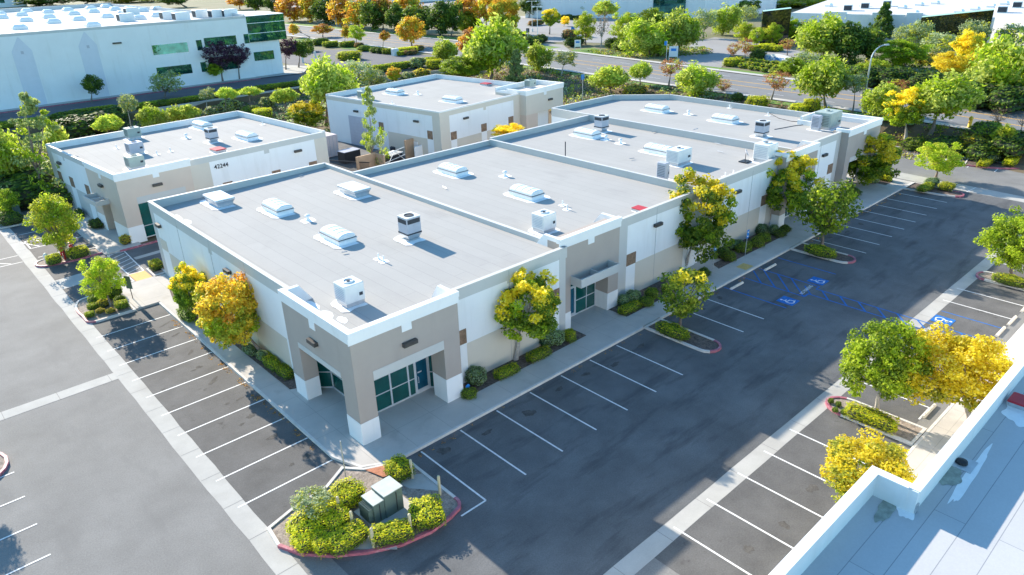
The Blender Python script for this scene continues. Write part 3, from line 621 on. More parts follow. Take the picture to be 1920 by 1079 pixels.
# units 2, 3, 4
def entry_tower(x0, x1, Y, ztop, yb, num=None, back=2.6):
    b = MB(); a0, a1 = x0+1.05, x1-1.15
    b.box(x0, a0, Y, Y+1.2, 0, 3.6, T_); b.box(a1, x1, Y, Y+1.2, 0, 3.6, T_)
    b.box(x0, x1, Y, Y+1.2, 3.6, ztop-.33, T_)
    for q in ((x0, a0), (a1, x1)): fy(b, Y, q[0]-.02, q[1]+.02, 0, 1.5, .02, W_)
    b.box(x0-.022, x0+.01, Y+.02, yb-.02, 0, 1.5, W_); b.box(x1-.01, x1+.022, Y+.02, yb-.02, 0, 1.5, W_); b.box(a1-.02, a1+.018, Y+.02, Y+1.18, 0, 1.5, W_)
    b.build('entry_tower', M5, MAIN)
    b = MB(); cornice_y(b, Y, x0-.1, x1+.1, ztop); xm = (x0+x1)/2; fy(b, Y, xm-.32, xm+.32, ztop-1.15, ztop-.72, .03, W_)
    for xx in (x0+.02, x1-.27):
        b.add([(xx, Y+.28, 6.2), (xx+.25, Y+.28, 6.2), (xx+.25, Y+.28, ztop-.04), (xx, Y+.28, ztop-.04), (xx, Y+2.4, 6.2), (xx+.25, Y+2.4, 6.2), (xx+.25, Y+1.6, ztop-.04), (xx, Y+1.6, ztop-.04)], [(1, 2, 3, 0), (7, 6, 5, 4), (0, 1, 5, 4), (1, 2, 6, 5), (2, 3, 7, 6), (3, 0, 4, 7)], W_)
    b.build('cornice', M5, MAIN)
    # canopy: open-topped trough
    b = MB(); cy0, cy1 = Y-1.0, Y; z0, z1 = 3.58, 4.22
    b.box(a0, a1, cy0, cy0+.07, z0, z1); b.box(a0, a0+.07, cy0+.07, cy1, z0, z1); b.box(a1-.07, a1, cy0+.07, cy1, z0, z1); b.box(a0+.07, a1-.07, cy0+.07, cy1, z0, z0+.1); b.box(xm-.035, xm+.035, cy0+.07, cy1, z0+.1, z1-.1)
    b.build('canopy', LGRAY, MAIN)
    g = Y+1.2
    pane_bay(MAIN, (a0, g), (a0+.75, g), .15, 3.6, [], 1.3); glass_door(MAIN, (a0+.75, g), (a0+1.75, g), .15, 2.5); pane_bay(MAIN, (a0+.75, g), (a0+1.75, g), 2.5, 3.6, [], None, 'transom_window')
    pane_bay(MAIN, (a0+1.75, g), (a1-.04, g), .15, 3.6, [.55], 1.3)
    return a0, a1
def unit(x0, x1, Y, yb, zr, zf, zb, notch=None, pts=None, sheet=None):
    b = MB()
    base = [(x1, Y), (x1, yb), (x0, yb), (x0, Y)] if not pts else pts
    if notch: lo = base[:-1]+[(x0, Y), (notch[0], Y), (notch[0], Y+1.15), (notch[1], Y+1.15), (notch[1], Y)][0:0]
    b.prism(base, 0, zr-.08, W_); b.build('wall', M5, MAIN)
Y2, Y3, Y4 = 1.7, 1.75, 2.0
b = MB(); b.prism([(17.12, 2.56), (23.1, 2.56), (23.1, Y2), (33.6, Y2), (33.6, 28.0), (17.12, 28.0)], 0, 6.05, W_); b.build('wall', M5, MAIN)
b = MB(); b.prism([(33.62, Y3), (46.2, Y3), (46.2, 2.16), (49.3, 2.16), (49.3, 28.0), (33.62, 28.0)], 0, 6.25, W_); b.build('wall', M5, MAIN)
b = MB(); b.prism([(49.32, 2.16), (52.2, 2.16), (52.2, Y4), (59.55, Y4), (59.55, 3.0), (60.4, 3.4), (65.6, 3.4), (66.0, 8.0), (66.0, 28.2), (61.0, 34.0), (49.32, 34.0)], 0, 6.35, W_); b.build('wall', M5, MAIN)
entry_tower(16.9, 23.1, 1.3, 7.2, Y2, back=2.56); entry_tower(46.2, 52.2, .9, 7.4, Y3)
# tower 4: open corner portico
b = MB(); T0, T1, TY, TB, TZ = 59.5, 67.3, 1.2, 8.2, 7.3
b.box(T0, T0+1.1, TY, TY+1.2, 0, 3.7, T_); b.box(T1-1.1, T1, TY, TY+1.2, 0, 3.7, T_); b.box(T1-1.0, T1, TB-1.3, TB, 0, 3.7, T_)
b.box(T0, T1, TY, TY+.3, 3.7, TZ-.3, T_); b.box(T1-.3, T1, TY+.3, TB, 3.7, TZ-.3, T_); b.box(T0, T0+.25, TY+.3, 2.9, 3.7, TZ-.3, T_); b.box(T0+.25, T1-.3, TY+.3, TB, 3.7, 3.85, T_)
fy(b, TY, T0-.02, T0+1.12, 0, 1.5, .02, W_); fy(b, TY, T1-1.12, T1+.02, 0, 1.5, .02, W_); fx(b, T0, TY, Y4-.02, 0, 1.5, .02, W_); b.box(T1-1.12, T1-1.08, TY, TY+1.2, 0, 1.5, W_)
fy(b, TY, T0+1.1, T1-1.1, 3.7, 4.2, .025, G_); xm = (T0+T1)/2; fy(b, TY, xm-.3, xm+.3, TZ-1.1, TZ-.72, .03, W_)
b.build('entry_tower', M5, MAIN)
b = MB(); cornice_y(b, TY, T0-.1, T1+.1, TZ); b.box(T1-.28, T1+.1, TY+.28, TB, TZ-.32, TZ, W_); b.box(T0-.1, T0+.2, TY+.28, 2.6, TZ-.32, TZ, W_)
b.box(T0+3.2, T1-.28, TB-.25, TB, 6.0, TZ, W_); b.box(T0+2.6, T0+2.85, 5.2, TB-.0, 6.0, 7.0, W_); b.box(T1-.52, T1-.3, TY+.3, TB-.25, 5.9, TZ-.32, W_)
b.build('cornice', M5, MAIN)
pane_bay(MAIN, (T0+.9, 3.35), (65.6, 3.35), .15, 3.7, [.25, .5, .75], 1.3)
b = MB()  # facade bands of units 2-4
fy(b, Y2, 23.1, 33.6, 6.15, 6.7, .012, G_); fy(b, Y2, 23.1, 24.5, .15, 6.15, .012, G_); fy(b, Y2, 24.5, 25.62, 2.78, 3.72, .03, B_); fy(b, Y2, 25.62, 31.9, .15, 2.78, .012, C_)
fy(b, Y3, 33.62, 46.2, 6.15, 6.9, .012, G_); fy(b, Y3, 34.6, 43.9, .15, 2.78, .012, C_); fy(b, Y3, 44.0, 45.1, 2.78, 3.75, .03, B_); fy(b, Y3, 45.1, 46.2, .15, 6.15, .012, G_)
fy(b, Y4, 52.2, 59.5, 6.3, 6.98, .012, G_); fy(b, Y4, 52.2, 57.2, .15, 2.8, .012, C_); fy(b, Y4, 57.5, 58.6, 2.9, 3.9, .03, B_); fy(b, Y4, 58.6, 59.5, .15, 6.3, .012, G_)
fx(b, 49.32, 28.3, 33.9, 6.1, 6.9, .012, G_); fx(b, 49.32, 28.05, 34, .2, 2.9, .012, C_)
split_build(b, 'painted_band', M5, MAIN)
b = MB()
P_ = [(17.1, 33.6, 27.75, 28.0, 6.05, 6.75), (23.1, 33.6, Y2, Y2+.25, 6.05, 6.70), (17.0, 17.25, 1.0, 33.2, 5.9, 6.66), (33.6, 33.85, Y3, 27.75, 6.0, 6.86), (33.85, 49.3, 27.75, 28.0, 6.25, 6.95), (33.85, 46.2, Y3, Y3+.25, 6.25, 6.9),
      (49.3, 49.55, 2.2, 34.0, 6.2, 7.05), (49.55, 61.0, 33.75, 34.0, 6.35, 7.08), (52.2, 59.5, Y4, Y4+.25, 6.35, 6.98), (65.75, 66.0, 8.2, 28.2, 6.35, 7.08)]
for q in P_: b.box(*q, G_); b.box(q[0]-.02, q[1]+.02, q[2]-.02, q[3]+.02, q[5], q[5]+.04, K_ if q[5] not in (6.70, 6.9, 6.98) else G_)
b.prism([(66.0, 28.2), (61.0, 34.0), (60.8, 33.8), (65.75, 28.1)], 6.35, 7.12, G_)
b.build('parapet', M5, MAIN)
b = MB()
for yy in range(5): b.box(33.595, 33.86, 4.5+yy*4.6, 4.53+yy*4.6, 6.3, 6.905, 0)
for yy in range(5): b.box(49.295, 49.56, 5+yy*4.6, 5.03+yy*4.6, 6.4, 7.095, 0)
b.build('parapet_joint', GALV, MAIN)
roof_sheet(MAIN, [(17.25, 2.5), (23.1, 2.5), (23.1, 1.9), (33.65, 1.9), (33.65, 27.8), (17.25, 27.8)], lambda x, y: 6.28)
roof_sheet(MAIN, [(33.8, 1.95), (46.2, 1.95), (46.2, 1.6), (49.35, 1.6), (49.35, 27.8), (33.8, 27.8)], lambda x, y: 6.38)
roof_sheet(MAIN, [(49.5, 1.6), (52.2, 1.6), (52.2, 2.2), (59.6, 2.2), (59.7, 1.6), (66.9, 1.6), (66.9, 8.1), (65.8, 8.1), (65.8, 28.2), (60.9, 33.85), (49.5, 33.85)], lambda x, y: 6.5)
b = MB(); b.box(32.6, 33.55, Y2-.03, Y2+.03, .15, 2.35); b.box(32.5, 32.6, Y2-.05, Y2+.03, .15, 2.45); b.box(33.55, 33.65, Y2-.05, Y2+.03, .15, 2.45)
d_ = b.build('service_door', WHITE, MAIN); b = MB(); b.tube((33.4, Y2-.08, 1.1), (33.28, Y2-.08, 1.1), .02); b.build('handle', GALV, d_)
for q in ((12.2, Y1), (28.1, Y2), (39.5, Y3), (56.1, Y4)): wall_light(MAIN, q[0], q[1]-.01, 5.25)
for fn, z, dz, L in ((skylight, 6.1, .5, [(520, 386), (633, 438)]), (skylight, 6.28, .5, [(849, 315), (987, 357)]), (skylight, 6.38, .5, [(1101, 247), (1236, 277)]), (skylight, 6.5, .5, [(1232, 201), (1360, 220)])):
    for u, v in L:
        p = at(u, v, z+dz); fn(MAIN, p.x, p.y, zr1(p.x) if z == 6.1 else z)
for u, v in ((410, 371), (664, 357)): p = at(u, v, 6.6); skylight(MAIN, p.x, p.y, zr1(p.x), 'flat')
for u, v, z, k in ((577, 409, 6.2, 'vent'), (709, 480, 6.2, 'pipe'), (719, 485, 6.2, 'pipe'), (947, 327, 6.28, 'vent'), (1055, 381, 6.28, 'pipe'), (1063, 389, 6.28, 'pipe'), (1136, 259, 6.38, 'vent'), (1163, 266, 6.38, 'vent'), (1375, 324, 6.38, 'pipe'), (1360, 328, 6.38, 'pipe'),
                   (1291, 212, 6.5, 'vent'), (1201, 391, 6.28, 'hatch'), (1368, 200, 6.5, 'pipe'), (1440, 214, 6.5, 'pipe')):
    p = at(u, v, z+.2); zz_ = zr1(p.x) if z == 6.2 else z; vent(MAIN, p.x, p.y, zz_, k, s=.72 if k == 'hatch' else 1)
b = MB(); b.tube((*at(1060, 290, 6.86)[:2], 6.7), (*at(1060, 290, 6.86)[:2], 8.1), .05); b.build('flue_pipe', DARK, MAIN)
b = MB()
for x, Y_ in ((11.95, Y1), (28.0, Y2), (37.6, Y3), (41.9, Y3), (55.2, Y4)): fy(b, Y_, x, x+.025, .15, 6.6, .018)
for y in (14.4, 20.42, 26.9): fx(b, X1, y, y+.025, .15, 6.6, .018)
split_build(b, 'panel_joint', JOINT, MAIN)
b = MB(); L = [at(u, v, 6.53) for u, v in ((1452, 243), (1490, 236), (1522, 233), (1545, 228))]
for p_, q_ in zip(L, L[1:]): b.tube(p_, q_, .03, n=6)
L = [at(u, v, 6.53) for u, v in ((1442, 212), (1460, 222), (1485, 228), (1520, 229))]
for p_, q_ in zip(L, L[1:]): b.tube(p_, q_, .035, n=6)
split_build(b, 'conduit', DARK, MAIN)
b = MB(); r = random.Random(4)
for u, v in ((1223, 250), (1300, 245), (1318, 262), (1340, 270), (1290, 330), (1180, 300), (560, 330), (830, 350), (1345, 285), (640, 470)):
    p = at(u, v, 6.4); p2 = at(u+r.uniform(6, 12), v+r.uniform(-3, 4), 6.4); zq = zr1(p.x)+.02 if p.x < 17 and p.y < 33 else (6.3 if p.x < 33.7 else 6.4)
    b.tube((p.x, p.y, zq+.1), (p2.x, p2.y, zq+.1), .035, n=6)
split_build(b, 'pipe_run', GALV, MAIN)
# streaks of roof coating near the corner
b = MB()
for (u, v, r0, r1) in ((585, 572, .75, .35), (612, 590, .6, .3), (335, 408, .9, .22), (352, 416, .7, .22), (642, 600, .5, .25)):
    p = at(u, v, 6.05); r = random.Random(u); L = [(p.x+r1*math.cos(t*.6)*(1+r.uniform(-.3, .3)), p.y+r0*math.sin(t*.6)*(1+r.uniform(-.2, .2)), 0) for t in range(10)]
    b.poly([(x, y, zr1(x)+.008) for x, y, _ in L], None)
split_build(b, 'coating_patch', PATCH, MAIN)
# ------------------------------------------------------------------ rooftop units (things)
def ac_tall():
    t = thing('rooftop_air_conditioner', '', 'air conditioner'); b = MB(); b.box(-.5, .5, -.5, .5, 0, .1, 0)
    b.add([(-.42,-.42,.1),(.42,-.42,.1),(.42,.42,.1),(-.42,.42,.1),(-.62,-.58,.5),(.62,-.58,.5),(.62,.58,.5),(-.62,.58,.5)], [(0,1,5,4),(1,2,6,5),(2,3,7,6),(3,0,4,7)], 0); b.build('curb', GALV, t)
    b = MB(); b.box(-.62, .62, -.58, .58, .5, .6, 1); b.bbox(-.6, .6, -.56, .56, .6, 1.72, .03, 0); b.box(-.05, .55, -.575, -.55, .75, 1.2, 0); b.build('casing', [ACG, DARK], t)
    b = MB()
    for s in (-1, 1):
        b.box(s*.575, s*.612, -.5, .5, 1.3, 1.62)
    b.box(-.52, .52, -.572, -.54, 1.3, 1.62); b.build('louvre', DARK, t)
    b = MB(); b.box(-.61, .61, -.57, .57, 1.72, 1.76, 0); b.lathe([(.36, 1.76), (.36, 1.80), (.30, 1.80), (.30, 1.765), (.02, 1.765)], m=1, n=20); b.build('fan_top', [ACW, DARK], t)
    share('coating_patch', PC['patch_s'], t, sc=(1.6, 1.75, 1)); return t
def ac_box(w, d, h, m, dome=True):
    t = thing('rooftop_air_conditioner', '', 'air conditioner'); b = MB(); b.box(-w*.46, w*.46, -d*.46, d*.46, 0, .28); b.build('curb', GALV, t)
    b = MB(); b.bbox(-w/2, w/2, -d/2, d/2, .28, .28+h, .04, 0); b.box(-w*.48, w*.05, -d/2-.012, -d/2+.02, .38, .2+h*.9, 0); b.box(w*.12, w*.46, -d/2-.02, -d/2+.02, .45, .2+h*.6, 0); b.box(w*.2, w*.38, -d/2-.03, -d/2+.02, .6, .8, 1)
    b.build('casing', [m, DARK], t)
    if dome:
        b = MB(); b.lathe([(.34, .28+h), (.34, .34+h), (.28, .36+h), (.26, .30+h), (.05, .30+h)], n=18, m=0); b.lathe([(.1, .3+h), (.1, .37+h)], m=1); b.build('fan_top', [m, DARK], t)
    b = MB()
    for k in range(7): b.box(-w/2-.015, -w/2+.01, -d*.4, d*.4, .42+k*h*.11, .45+k*h*.11)
    b.build('louvre', DARK if m is not ACW else ACG, t)
    share('coating_patch', PC['patch_s'], t, sc=(.75+w*.65, .75+d*.65, 1)); return t
def copy_thing(t):
    c = t.copy(); COL.objects.link(c)
    for ch in t.children:
        k = ch.copy(); COL.objects.link(k); k.parent = c
        for gch in ch.children: q = gch.copy(); COL.objects.link(q); q.parent = k
    return c
acA = ac_tall(); acB = ac_box(1.3, 1.25, 1.1, ACW); acG = ac_box(1.5, 1.3, 1.0, ACGR); acD = ac_box(1.5, 1.3, 1.0, ACG); acW = ac_box(2.1, 1.4, 1.15, ACW); acS = ac_box(.55, .95, 1.3, ACG, False); acL = ac_box(2.6, 1.9, 1.5, ACGR)
GR = 'packaged air conditioners on the flat roofs'
used = set()
def put_ac(proto, u, v, z, dz, label, rz=0, s=1):
    t = proto if id(proto) not in used else copy_thing(proto); used.add(id(proto))
    p = at(u, v, z+dz); t.location = (p.x, p.y, zr1(p.x) if z == 6.1 else z); t.rotation_euler = (0, 0, rz); t.scale = (s, s, s); tag(t, label, 'air conditioner', GR); return t
put_ac(acA, 768, 424, 6.1, 1.1, 'grey rooftop unit with dark louvres and round fan, alone on the nearest roof')
put_ac(acB, 655, 544, 6.1, .8, 'white box-shaped rooftop unit just inside the nearest corner parapet')
put_ac(acB, 1020, 413, 6.28, .8, 'white box-shaped rooftop unit behind the parapet over the second entrance')
put_ac(acA, 1128, 228, 6.38, 1.1, 'grey louvred rooftop unit at the back wall of the third roof')
put_ac(acW, 1273, 291, 6.38, .8, 'wide white rooftop unit beside a barrel skylight in the middle of the third roof')
put_ac(acS, 1243, 321, 6.38, .8, 'narrow grey upright condenser beside the low wall between second and third roofs')
put_ac(acB, 1435, 287, 6.38, .8, 'white rooftop unit half hidden behind the yellow-topped tree by the third entrance', s=1.25)
put_ac(acA, 1429, 239, 6.5, 1.0, 'white and grey louvred unit standing alone on the farthest section of roof', s=.95)
put_ac(acL, 1552, 222, 6.5, 1.0, 'large grey-green rooftop unit boxed in by the far corner parapet')
put_ac(acS, 1531, 230, 6.5, .8, 'small grey condenser next to the large unit in the far corner parapet')
# satellite dish
t = thing('satellite_dish', 'small round satellite dish near the front edge of the third roof', 'satellite dish', (*at(1397, 304, 6.38)[:2], 6.38))
b = MB(); b.box(-.5, .5, -.4, .4, 0, .1); b.tube((0, 0, .1), (0, 0, .8), .03); b.build('mount', BLK, t)
b = MB(); b.lathe([(.02, 0), (.2, .03), (.36, .1), (.37, .12), (.2, .05)], n=18); o = b.build('dish', ACG, t, True, (0, 0, .85)); o.rotation_euler = (math.radians(60), 0, math.radians(30))
# ------------------------------------------------------------------ building with the number 42244
def place_building(name, label, ox, oy, rz): t = thing(name, label, 'building', (ox, oy, 0), rz); t.matrix_basis; return t
B2 = place_building('commercial_building', 'white and tan commercial building numbered 42244, standing behind and left of the main one', 1.0, 43.5, math.radians(4.3)); bpy.context.view_layer.update()
W2, D2, YW = 23.5, 21.3, .75
b = MB(); b.prism([(.35, YW), (W2, YW), (W2, D2), (.35, D2), (.35, 6.6), (1.7, 5.8), (1.7, 1.2), (.35, 1.0)][0:0] or [(.35, 8.0), (.35, D2), (W2, D2), (W2, YW), (7.1, YW), (7.1, 1.1), (4.6, 1.1), (1.5, 1.3), (1.5, 8.0)], 0, 3.75, W_)
b.prism([(0, 0), (7.1, 0), (7.1, YW), (W2, YW), (W2, D2), (.35, D2), (.35, 8.0), (0, 8.0)], 3.75, 6.0, W_); b.build('wall', [WHITE, CREAM, LGRAY, TAN_BOUNCE, TILE, COP], B2)
b = MB()
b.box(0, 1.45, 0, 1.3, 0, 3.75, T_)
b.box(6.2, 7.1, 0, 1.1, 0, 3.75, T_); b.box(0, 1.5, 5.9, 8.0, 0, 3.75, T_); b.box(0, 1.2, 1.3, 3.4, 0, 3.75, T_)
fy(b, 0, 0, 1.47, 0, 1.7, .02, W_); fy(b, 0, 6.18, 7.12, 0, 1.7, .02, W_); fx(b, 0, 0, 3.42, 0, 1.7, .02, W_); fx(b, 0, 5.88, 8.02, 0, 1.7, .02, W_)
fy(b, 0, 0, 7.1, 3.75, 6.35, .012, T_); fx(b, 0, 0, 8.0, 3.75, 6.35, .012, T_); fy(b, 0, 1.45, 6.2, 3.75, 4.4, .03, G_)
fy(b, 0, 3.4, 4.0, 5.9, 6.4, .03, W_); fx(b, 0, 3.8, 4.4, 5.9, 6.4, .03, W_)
b.build('entry_tower', [WHITE, CREAM, LGRAY, TAN_BOUNCE, TILE, COP], B2)
b = MB(); cornice_y(b, 0, -.1, 7.2, 7.0); b.box(-.1, .28, .28, 8.1, 6.68, 7.0, W_); b.box(0, 7.1, 0, .25, 6.0, 6.68, W_); b.box(0, .25, .25, 8.0, 6.0, 6.68, W_); b.box(-.03, .0, 0, 8, 6.35, 6.68, W_)
b.build('cornice', [WHITE, CREAM, LGRAY, TAN_BOUNCE, TILE, COP], B2)
b = MB()
fy(b, YW, 7.1, W2, 6.05, 6.6, .012, TAN and G_); fy(b, YW, 7.1, 9.4, .1, 6.05, .012, C_); fy(b, YW, W2-1.6, W2, .1, 6.05, .012, C_); fy(b, YW, 9.4, W2-1.6, .1, 2.85, .012, C_)
for x in (10.4, 16.1, W2-2.7): fy(b, YW, x, x+1.05, 2.9, 3.6, .03, B_)
fy(b, YW, 15.6, 16.2, 5.65, 6.05, .014, G_)
fx(b, .35, 8.0, D2, 6.1, 6.6, .012, G_); fx(b, .35, 19.8, D2, .1, 6.1, .012, G_)
for y in (9.8, 14.6, 18.4): fx(b, .35, y, y+1.2, 2.9, 4.0, .03, B_)
fx(b, .35, 11.2, 14.4, .1, 2.85, .012, G_); fx(b, .35, 16.0, 18.2, .1, 2.85, .012, G_); fx(b, .35, 8.0, 9.6, .1, 2.85, .012, G_); fx(b, .35, 15.6, 16.1, 5.7, 6.1, .012, G_)
split_build(b, 'painted_band', [WHITE, CREAM, LGRAY, TAN_BOUNCE, TILE, COP], B2)
b = MB()
for q in ((.35, .6, 8.0, D2-.25, 6.0, 6.62), (.35, W2, D2-.25, D2, 6.0, 6.72), (W2-.25, W2, YW, D2-.25, 6.0, 6.72), (7.1, W2-.25, YW, YW+.25, 6.0, 6.62)): b.box(*q, W_); b.box(q[0]-.02, q[1]+.02, q[2]-.02, q[3]+.02, q[5], q[5]+.04, K_)
b.build('parapet', [WHITE, CREAM, LGRAY, TAN_BOUNCE, TILE, COP], B2); roof_sheet(B2, [(.3, .25), (7.1, .25), (7.1, 1.0), (W2-.25, 1.0), (W2-.25, D2-.25), (.6, D2-.25), (.6, 8), (.3, 8)], lambda x, y: 6.08)
pane_bay(B2, (1.45, .5), (6.2, .5), .15, 3.75, [.3, .65], 1.35); pane_bay(B2, (1.35, 5.9), (1.35, 4.8), .15, 3.0, [], 1.2); glass_door(B2, (1.35, 4.8), (1.35, 3.6), .15, 2.6); pane_bay(B2, (1.3, 4.75), (1.3, 3.4), 2.65, 3.7, [])
b = MB(); b.box(-1.3, -1.2, 3.2, 6.6, 3.5, 4.0); b.box(-1.2, 0, 3.2, 3.3, 3.5, 4.0); b.box(-1.2, 0, 6.5, 6.6, 3.5, 4.0); b.box(-1.2, 0, 3.3, 6.5, 3.5, 3.6); b.box(-1.2, 0, 4.85, 4.95, 3.6, 3.9); b.build('canopy', LGRAY, B2)
o = share('street_number', text_mesh('42244', .62, BLK, .012), B2, (10.6, YW-.03, 5.4)); o.rotation_euler = (math.radians(90), 0, 0)
for x, y, r in ((3.6, -.01, 0), (-.01, 4.2, -math.pi/2), (.34, 17.6, -math.pi/2)): wall_light(B2, x, y, 5.2, r)
wall_light(B2, 19.6, YW-.01, 5.2)
for u, v in ((379, 232), (462, 252)): roof_item(skylight, B2, u, v, 6.08, .5)
for u, v, k in ((349, 256, 'vent'), (218, 275, 'pipe'), (294, 287, 'pipe'), (319, 281, 'pipe'), (409, 281, 'hatch'), (492, 231, 'pipe')): roof_item(vent, B2, u, v, 6.08, .2, k=k)
r4 = math.radians(4.3)
put_ac(acG, 248, 247, 6.08, .8, 'grey-green unit nearest the back wall in the row of three on the 42244 roof', r4); put_ac(acD, 252, 275, 6.08, .8, 'dark-sided rooftop unit in the middle of the row of three on the 42244 roof', r4)
put_ac(acG, 252, 301, 6.08, .8, 'pale green louvred unit behind the front cap of the 42244 roof', r4); put_ac(acA, 396, 250, 6.08, 1.0, 'tall narrow unit between the two skylights of the 42244 roof', r4, .9)
# ------------------------------------------------------------------ third building
B3 = place_building('commercial_building', 'white and beige commercial building beyond the service yard, left of centre', 40.0, 44.9, math.radians(7)); bpy.context.view_layer.update()
W3, D3 = 22.6, 23.9
b = MB(); b.box(0, W3, 0, D3, 0, 6.0, W_); b.build('wall', [WHITE, CREAM, LGRAY, TAN_BOUNCE, TILE, COP], B3)
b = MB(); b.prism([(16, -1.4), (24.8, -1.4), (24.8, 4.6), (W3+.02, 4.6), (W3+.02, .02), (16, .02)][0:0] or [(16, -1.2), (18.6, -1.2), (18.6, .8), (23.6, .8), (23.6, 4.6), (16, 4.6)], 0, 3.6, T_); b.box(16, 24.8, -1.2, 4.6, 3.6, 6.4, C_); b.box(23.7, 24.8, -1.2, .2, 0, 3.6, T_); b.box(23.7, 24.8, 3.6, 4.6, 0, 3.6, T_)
b.build('entry_tower', [WHITE, CREAM, LGRAY, TAN_BOUNCE, TILE, COP], B3)
b = MB(); cornice_y(b, -1.2, 15.9, 24.9, 7.05); b.box(24.52, 24.9, -.92, 4.7, 6.73, 7.05, W_); b.box(15.9, 16.2, -.92, 2.4, 6.73, 7.05, W_); b.box(16, 24.8, -1.2, -.95, 6.4, 6.73, W_); b.box(24.55, 24.8, -.95, 4.6, 6.4, 6.73, W_); b.box(16.0, 16.2, -.95, 4.6, 6.4, 6.73, W_); b.box(16.0, 24.5, 4.4, 4.65, 6.0, 7.05, W_); fy(b, -1.2, 20.1, 20.7, 5.9, 6.35, .03, W_); b.build('cornice', [WHITE, CREAM, LGRAY, TAN_BOUNCE, TILE, COP], B3)
b = MB()
fy(b, 0, 0, 16, 5.9, 6.5, .012, C_); fy(b, 0, 0, 1.7, .1, 5.9, .012, C_); fy(b, 0, 14.6, 16, .1, 5.9, .012, C_); fy(b, 0, 1.7, 14.6, .1, 2.6, .012, C_); fy(b, 0, 8.3, 8.8, 5.5, 5.9, .012, C_)
for x in (1.8, 7.7, 13.4): fy(b, 0, x, x+1.1, 2.65, 3.7, .03, B_); fy(b, 0, x, x+1.1, .1, 2.65, .02, W_)
fx(b, 0, 0, D3, 6.0, 6.5, .012, C_); fx(b, 0, 0, 1.4, .1, 6.0, .012, C_); fx(b, 0, 2.6, 10.5, .1, 2.9, .012, C_); fx(b, 0, 1.5, 2.5, 2.9, 4.0, .03, B_); fx(b, 0, 11.3, 12.3, 2.9, 4.0, .03, B_)
split_build(b, 'painted_band', [WHITE, CREAM, LGRAY, TAN_BOUNCE, TILE, COP], B3)
b = MB()
for q in ((0, .25, 0, D3-.25, 6.0, 6.62), (0, W3, D3-.25, D3, 6.0, 6.72), (W3-.25, W3, 4.6, D3-.25, 6.0, 6.72), (.25, 16, 0, .25, 6.0, 6.62)): b.box(*q, W_); b.box(q[0]-.02, q[1]+.02, q[2]-.02, q[3]+.02, q[5], q[5]+.04, K_)
b.build('parapet', [WHITE, CREAM, LGRAY, TAN_BOUNCE, TILE, COP], B3); roof_sheet(B3, [(.25, .25), (W3-.25, .25), (W3-.25, D3-.25), (.25, D3-.25)], lambda x, y: 6.08)
b = MB(); b.box(-.04, .03, 15, 19, 0, 4.2)
for k in range(9): b.box(-.055, -.035, 15, 19, .2+k*.45, .23+k*.45)
b.build('roller_door', ACG, B3); b = MB(); b.box(-.06, .03, 4.5, 5.5, 0, 2.2); b.build('service_door', WHITE, B3)
pane_bay(B3, (18.6, .74), (20.4, .74), .15, 3.6, [.5], 1.3); pane_bay(B3, (20.4, .74), (23.6, .74), .15, 3.6, [.5], 1.3)
wall_light(B3, 4.7, -.01, 5.1); wall_light(B3, 21.5, -1.21, 5.1); wall_light(B3, -.01, 4.4, 5.0, -math.pi/2); wall_light(B3, -.01, 17, 5.0, -math.pi/2)
for u, v in ((740, 170), (848, 184)): roof_item(skylight, B3, u, v, 6.08, .5)
for u, v, k in ((783, 175, 'vent'), (911, 158, 'hatch'), (735, 192, 'pipe')): roof_item(vent, B3, u, v, 6.08, .2, k=k)
put_ac(acG, 682, 176, 6.08, .8, 'pale unit in the left shaded corner of the third building roof', math.radians(7)); put_ac(acG, 994, 158, 6.4, .5, 'green-grey unit boxed in by the white corner cap of the third building', math.radians(7), .9)
# ------------------------------------------------------------------ near building at the bottom right
BR = thing('flat_roofed_building', 'roof corner of a neighbouring building with a white parapet, cut off at the bottom right', 'building', (8.5, -23.0, 0))
ox, oy = 8.5, -23.0
b = MB(); b.prism([(-60, .3), (0, .3), (0, -1.1), (80, -1.1), (80, -60), (-60, -60)], 0, 5.95, W_); b.build('wall', M5, BR)
b = MB()
b.box(-60, 0, 0, .3, 5.95, 6.92, W_); b.box(-.3, 0, -1.1, 0, 5.95, 6.918, W_); b.box(-.28, 80, -1.4, -1.1, 5.95, 6.916, W_)
b.box(-60, .03, -.03, .33, 6.92, 6.97, W_); b.box(-.33, .03, -1.07, -.03, 6.918, 6.968, W_); b.box(-.25, 80, -1.43, -1.07, 6.916, 6.966, W_); b.build('parapet', M5, BR)
roof_sheet(BR, [(-60, 0), (-.3, 0), (-.3, -1.4), (80, -1.4), (80, -60), (-60, -60)], lambda x, y: 5.97, m=ROOFB)
b = MB(); p = at(1803, 868, 6.0)
b.box(p.x-ox-.45, p.x-ox+.45, p.y-oy-.45, p.y-oy+.45, 5.98, 6.0, 0); b.lathe([(.22, 6.0), (.2, 6.1), (.05, 6.14)], p.x-ox, p.y-oy, 12, 1); b.build('roof_drain', [GALV, BLK], BR)
b = MB(); b.box(-.22, -.02+.0, -1.42-.04, -1.40, 6.0, 6.35); b.build('scupper', GALV, BR)
def blob(cx, cy, rx, ry, rz, seed, n=64, amp=.11):
    r = random.Random(seed); ph = [r.uniform(0, 6.28) for _ in range(4)]; L = []
    for k in range(n):
        t = 2*math.pi*k/n; q = 1+amp*(math.sin(3*t+ph[0])+.6*math.sin(5*t+ph[1])+.5*math.sin(9*t+ph[2])); x, y = rx*q*math.cos(t), ry*q*math.sin(t); L.append((cx+x*math.cos(rz)-y*math.sin(rz), cy+x*math.sin(rz)+y*math.cos(rz)))
    return L
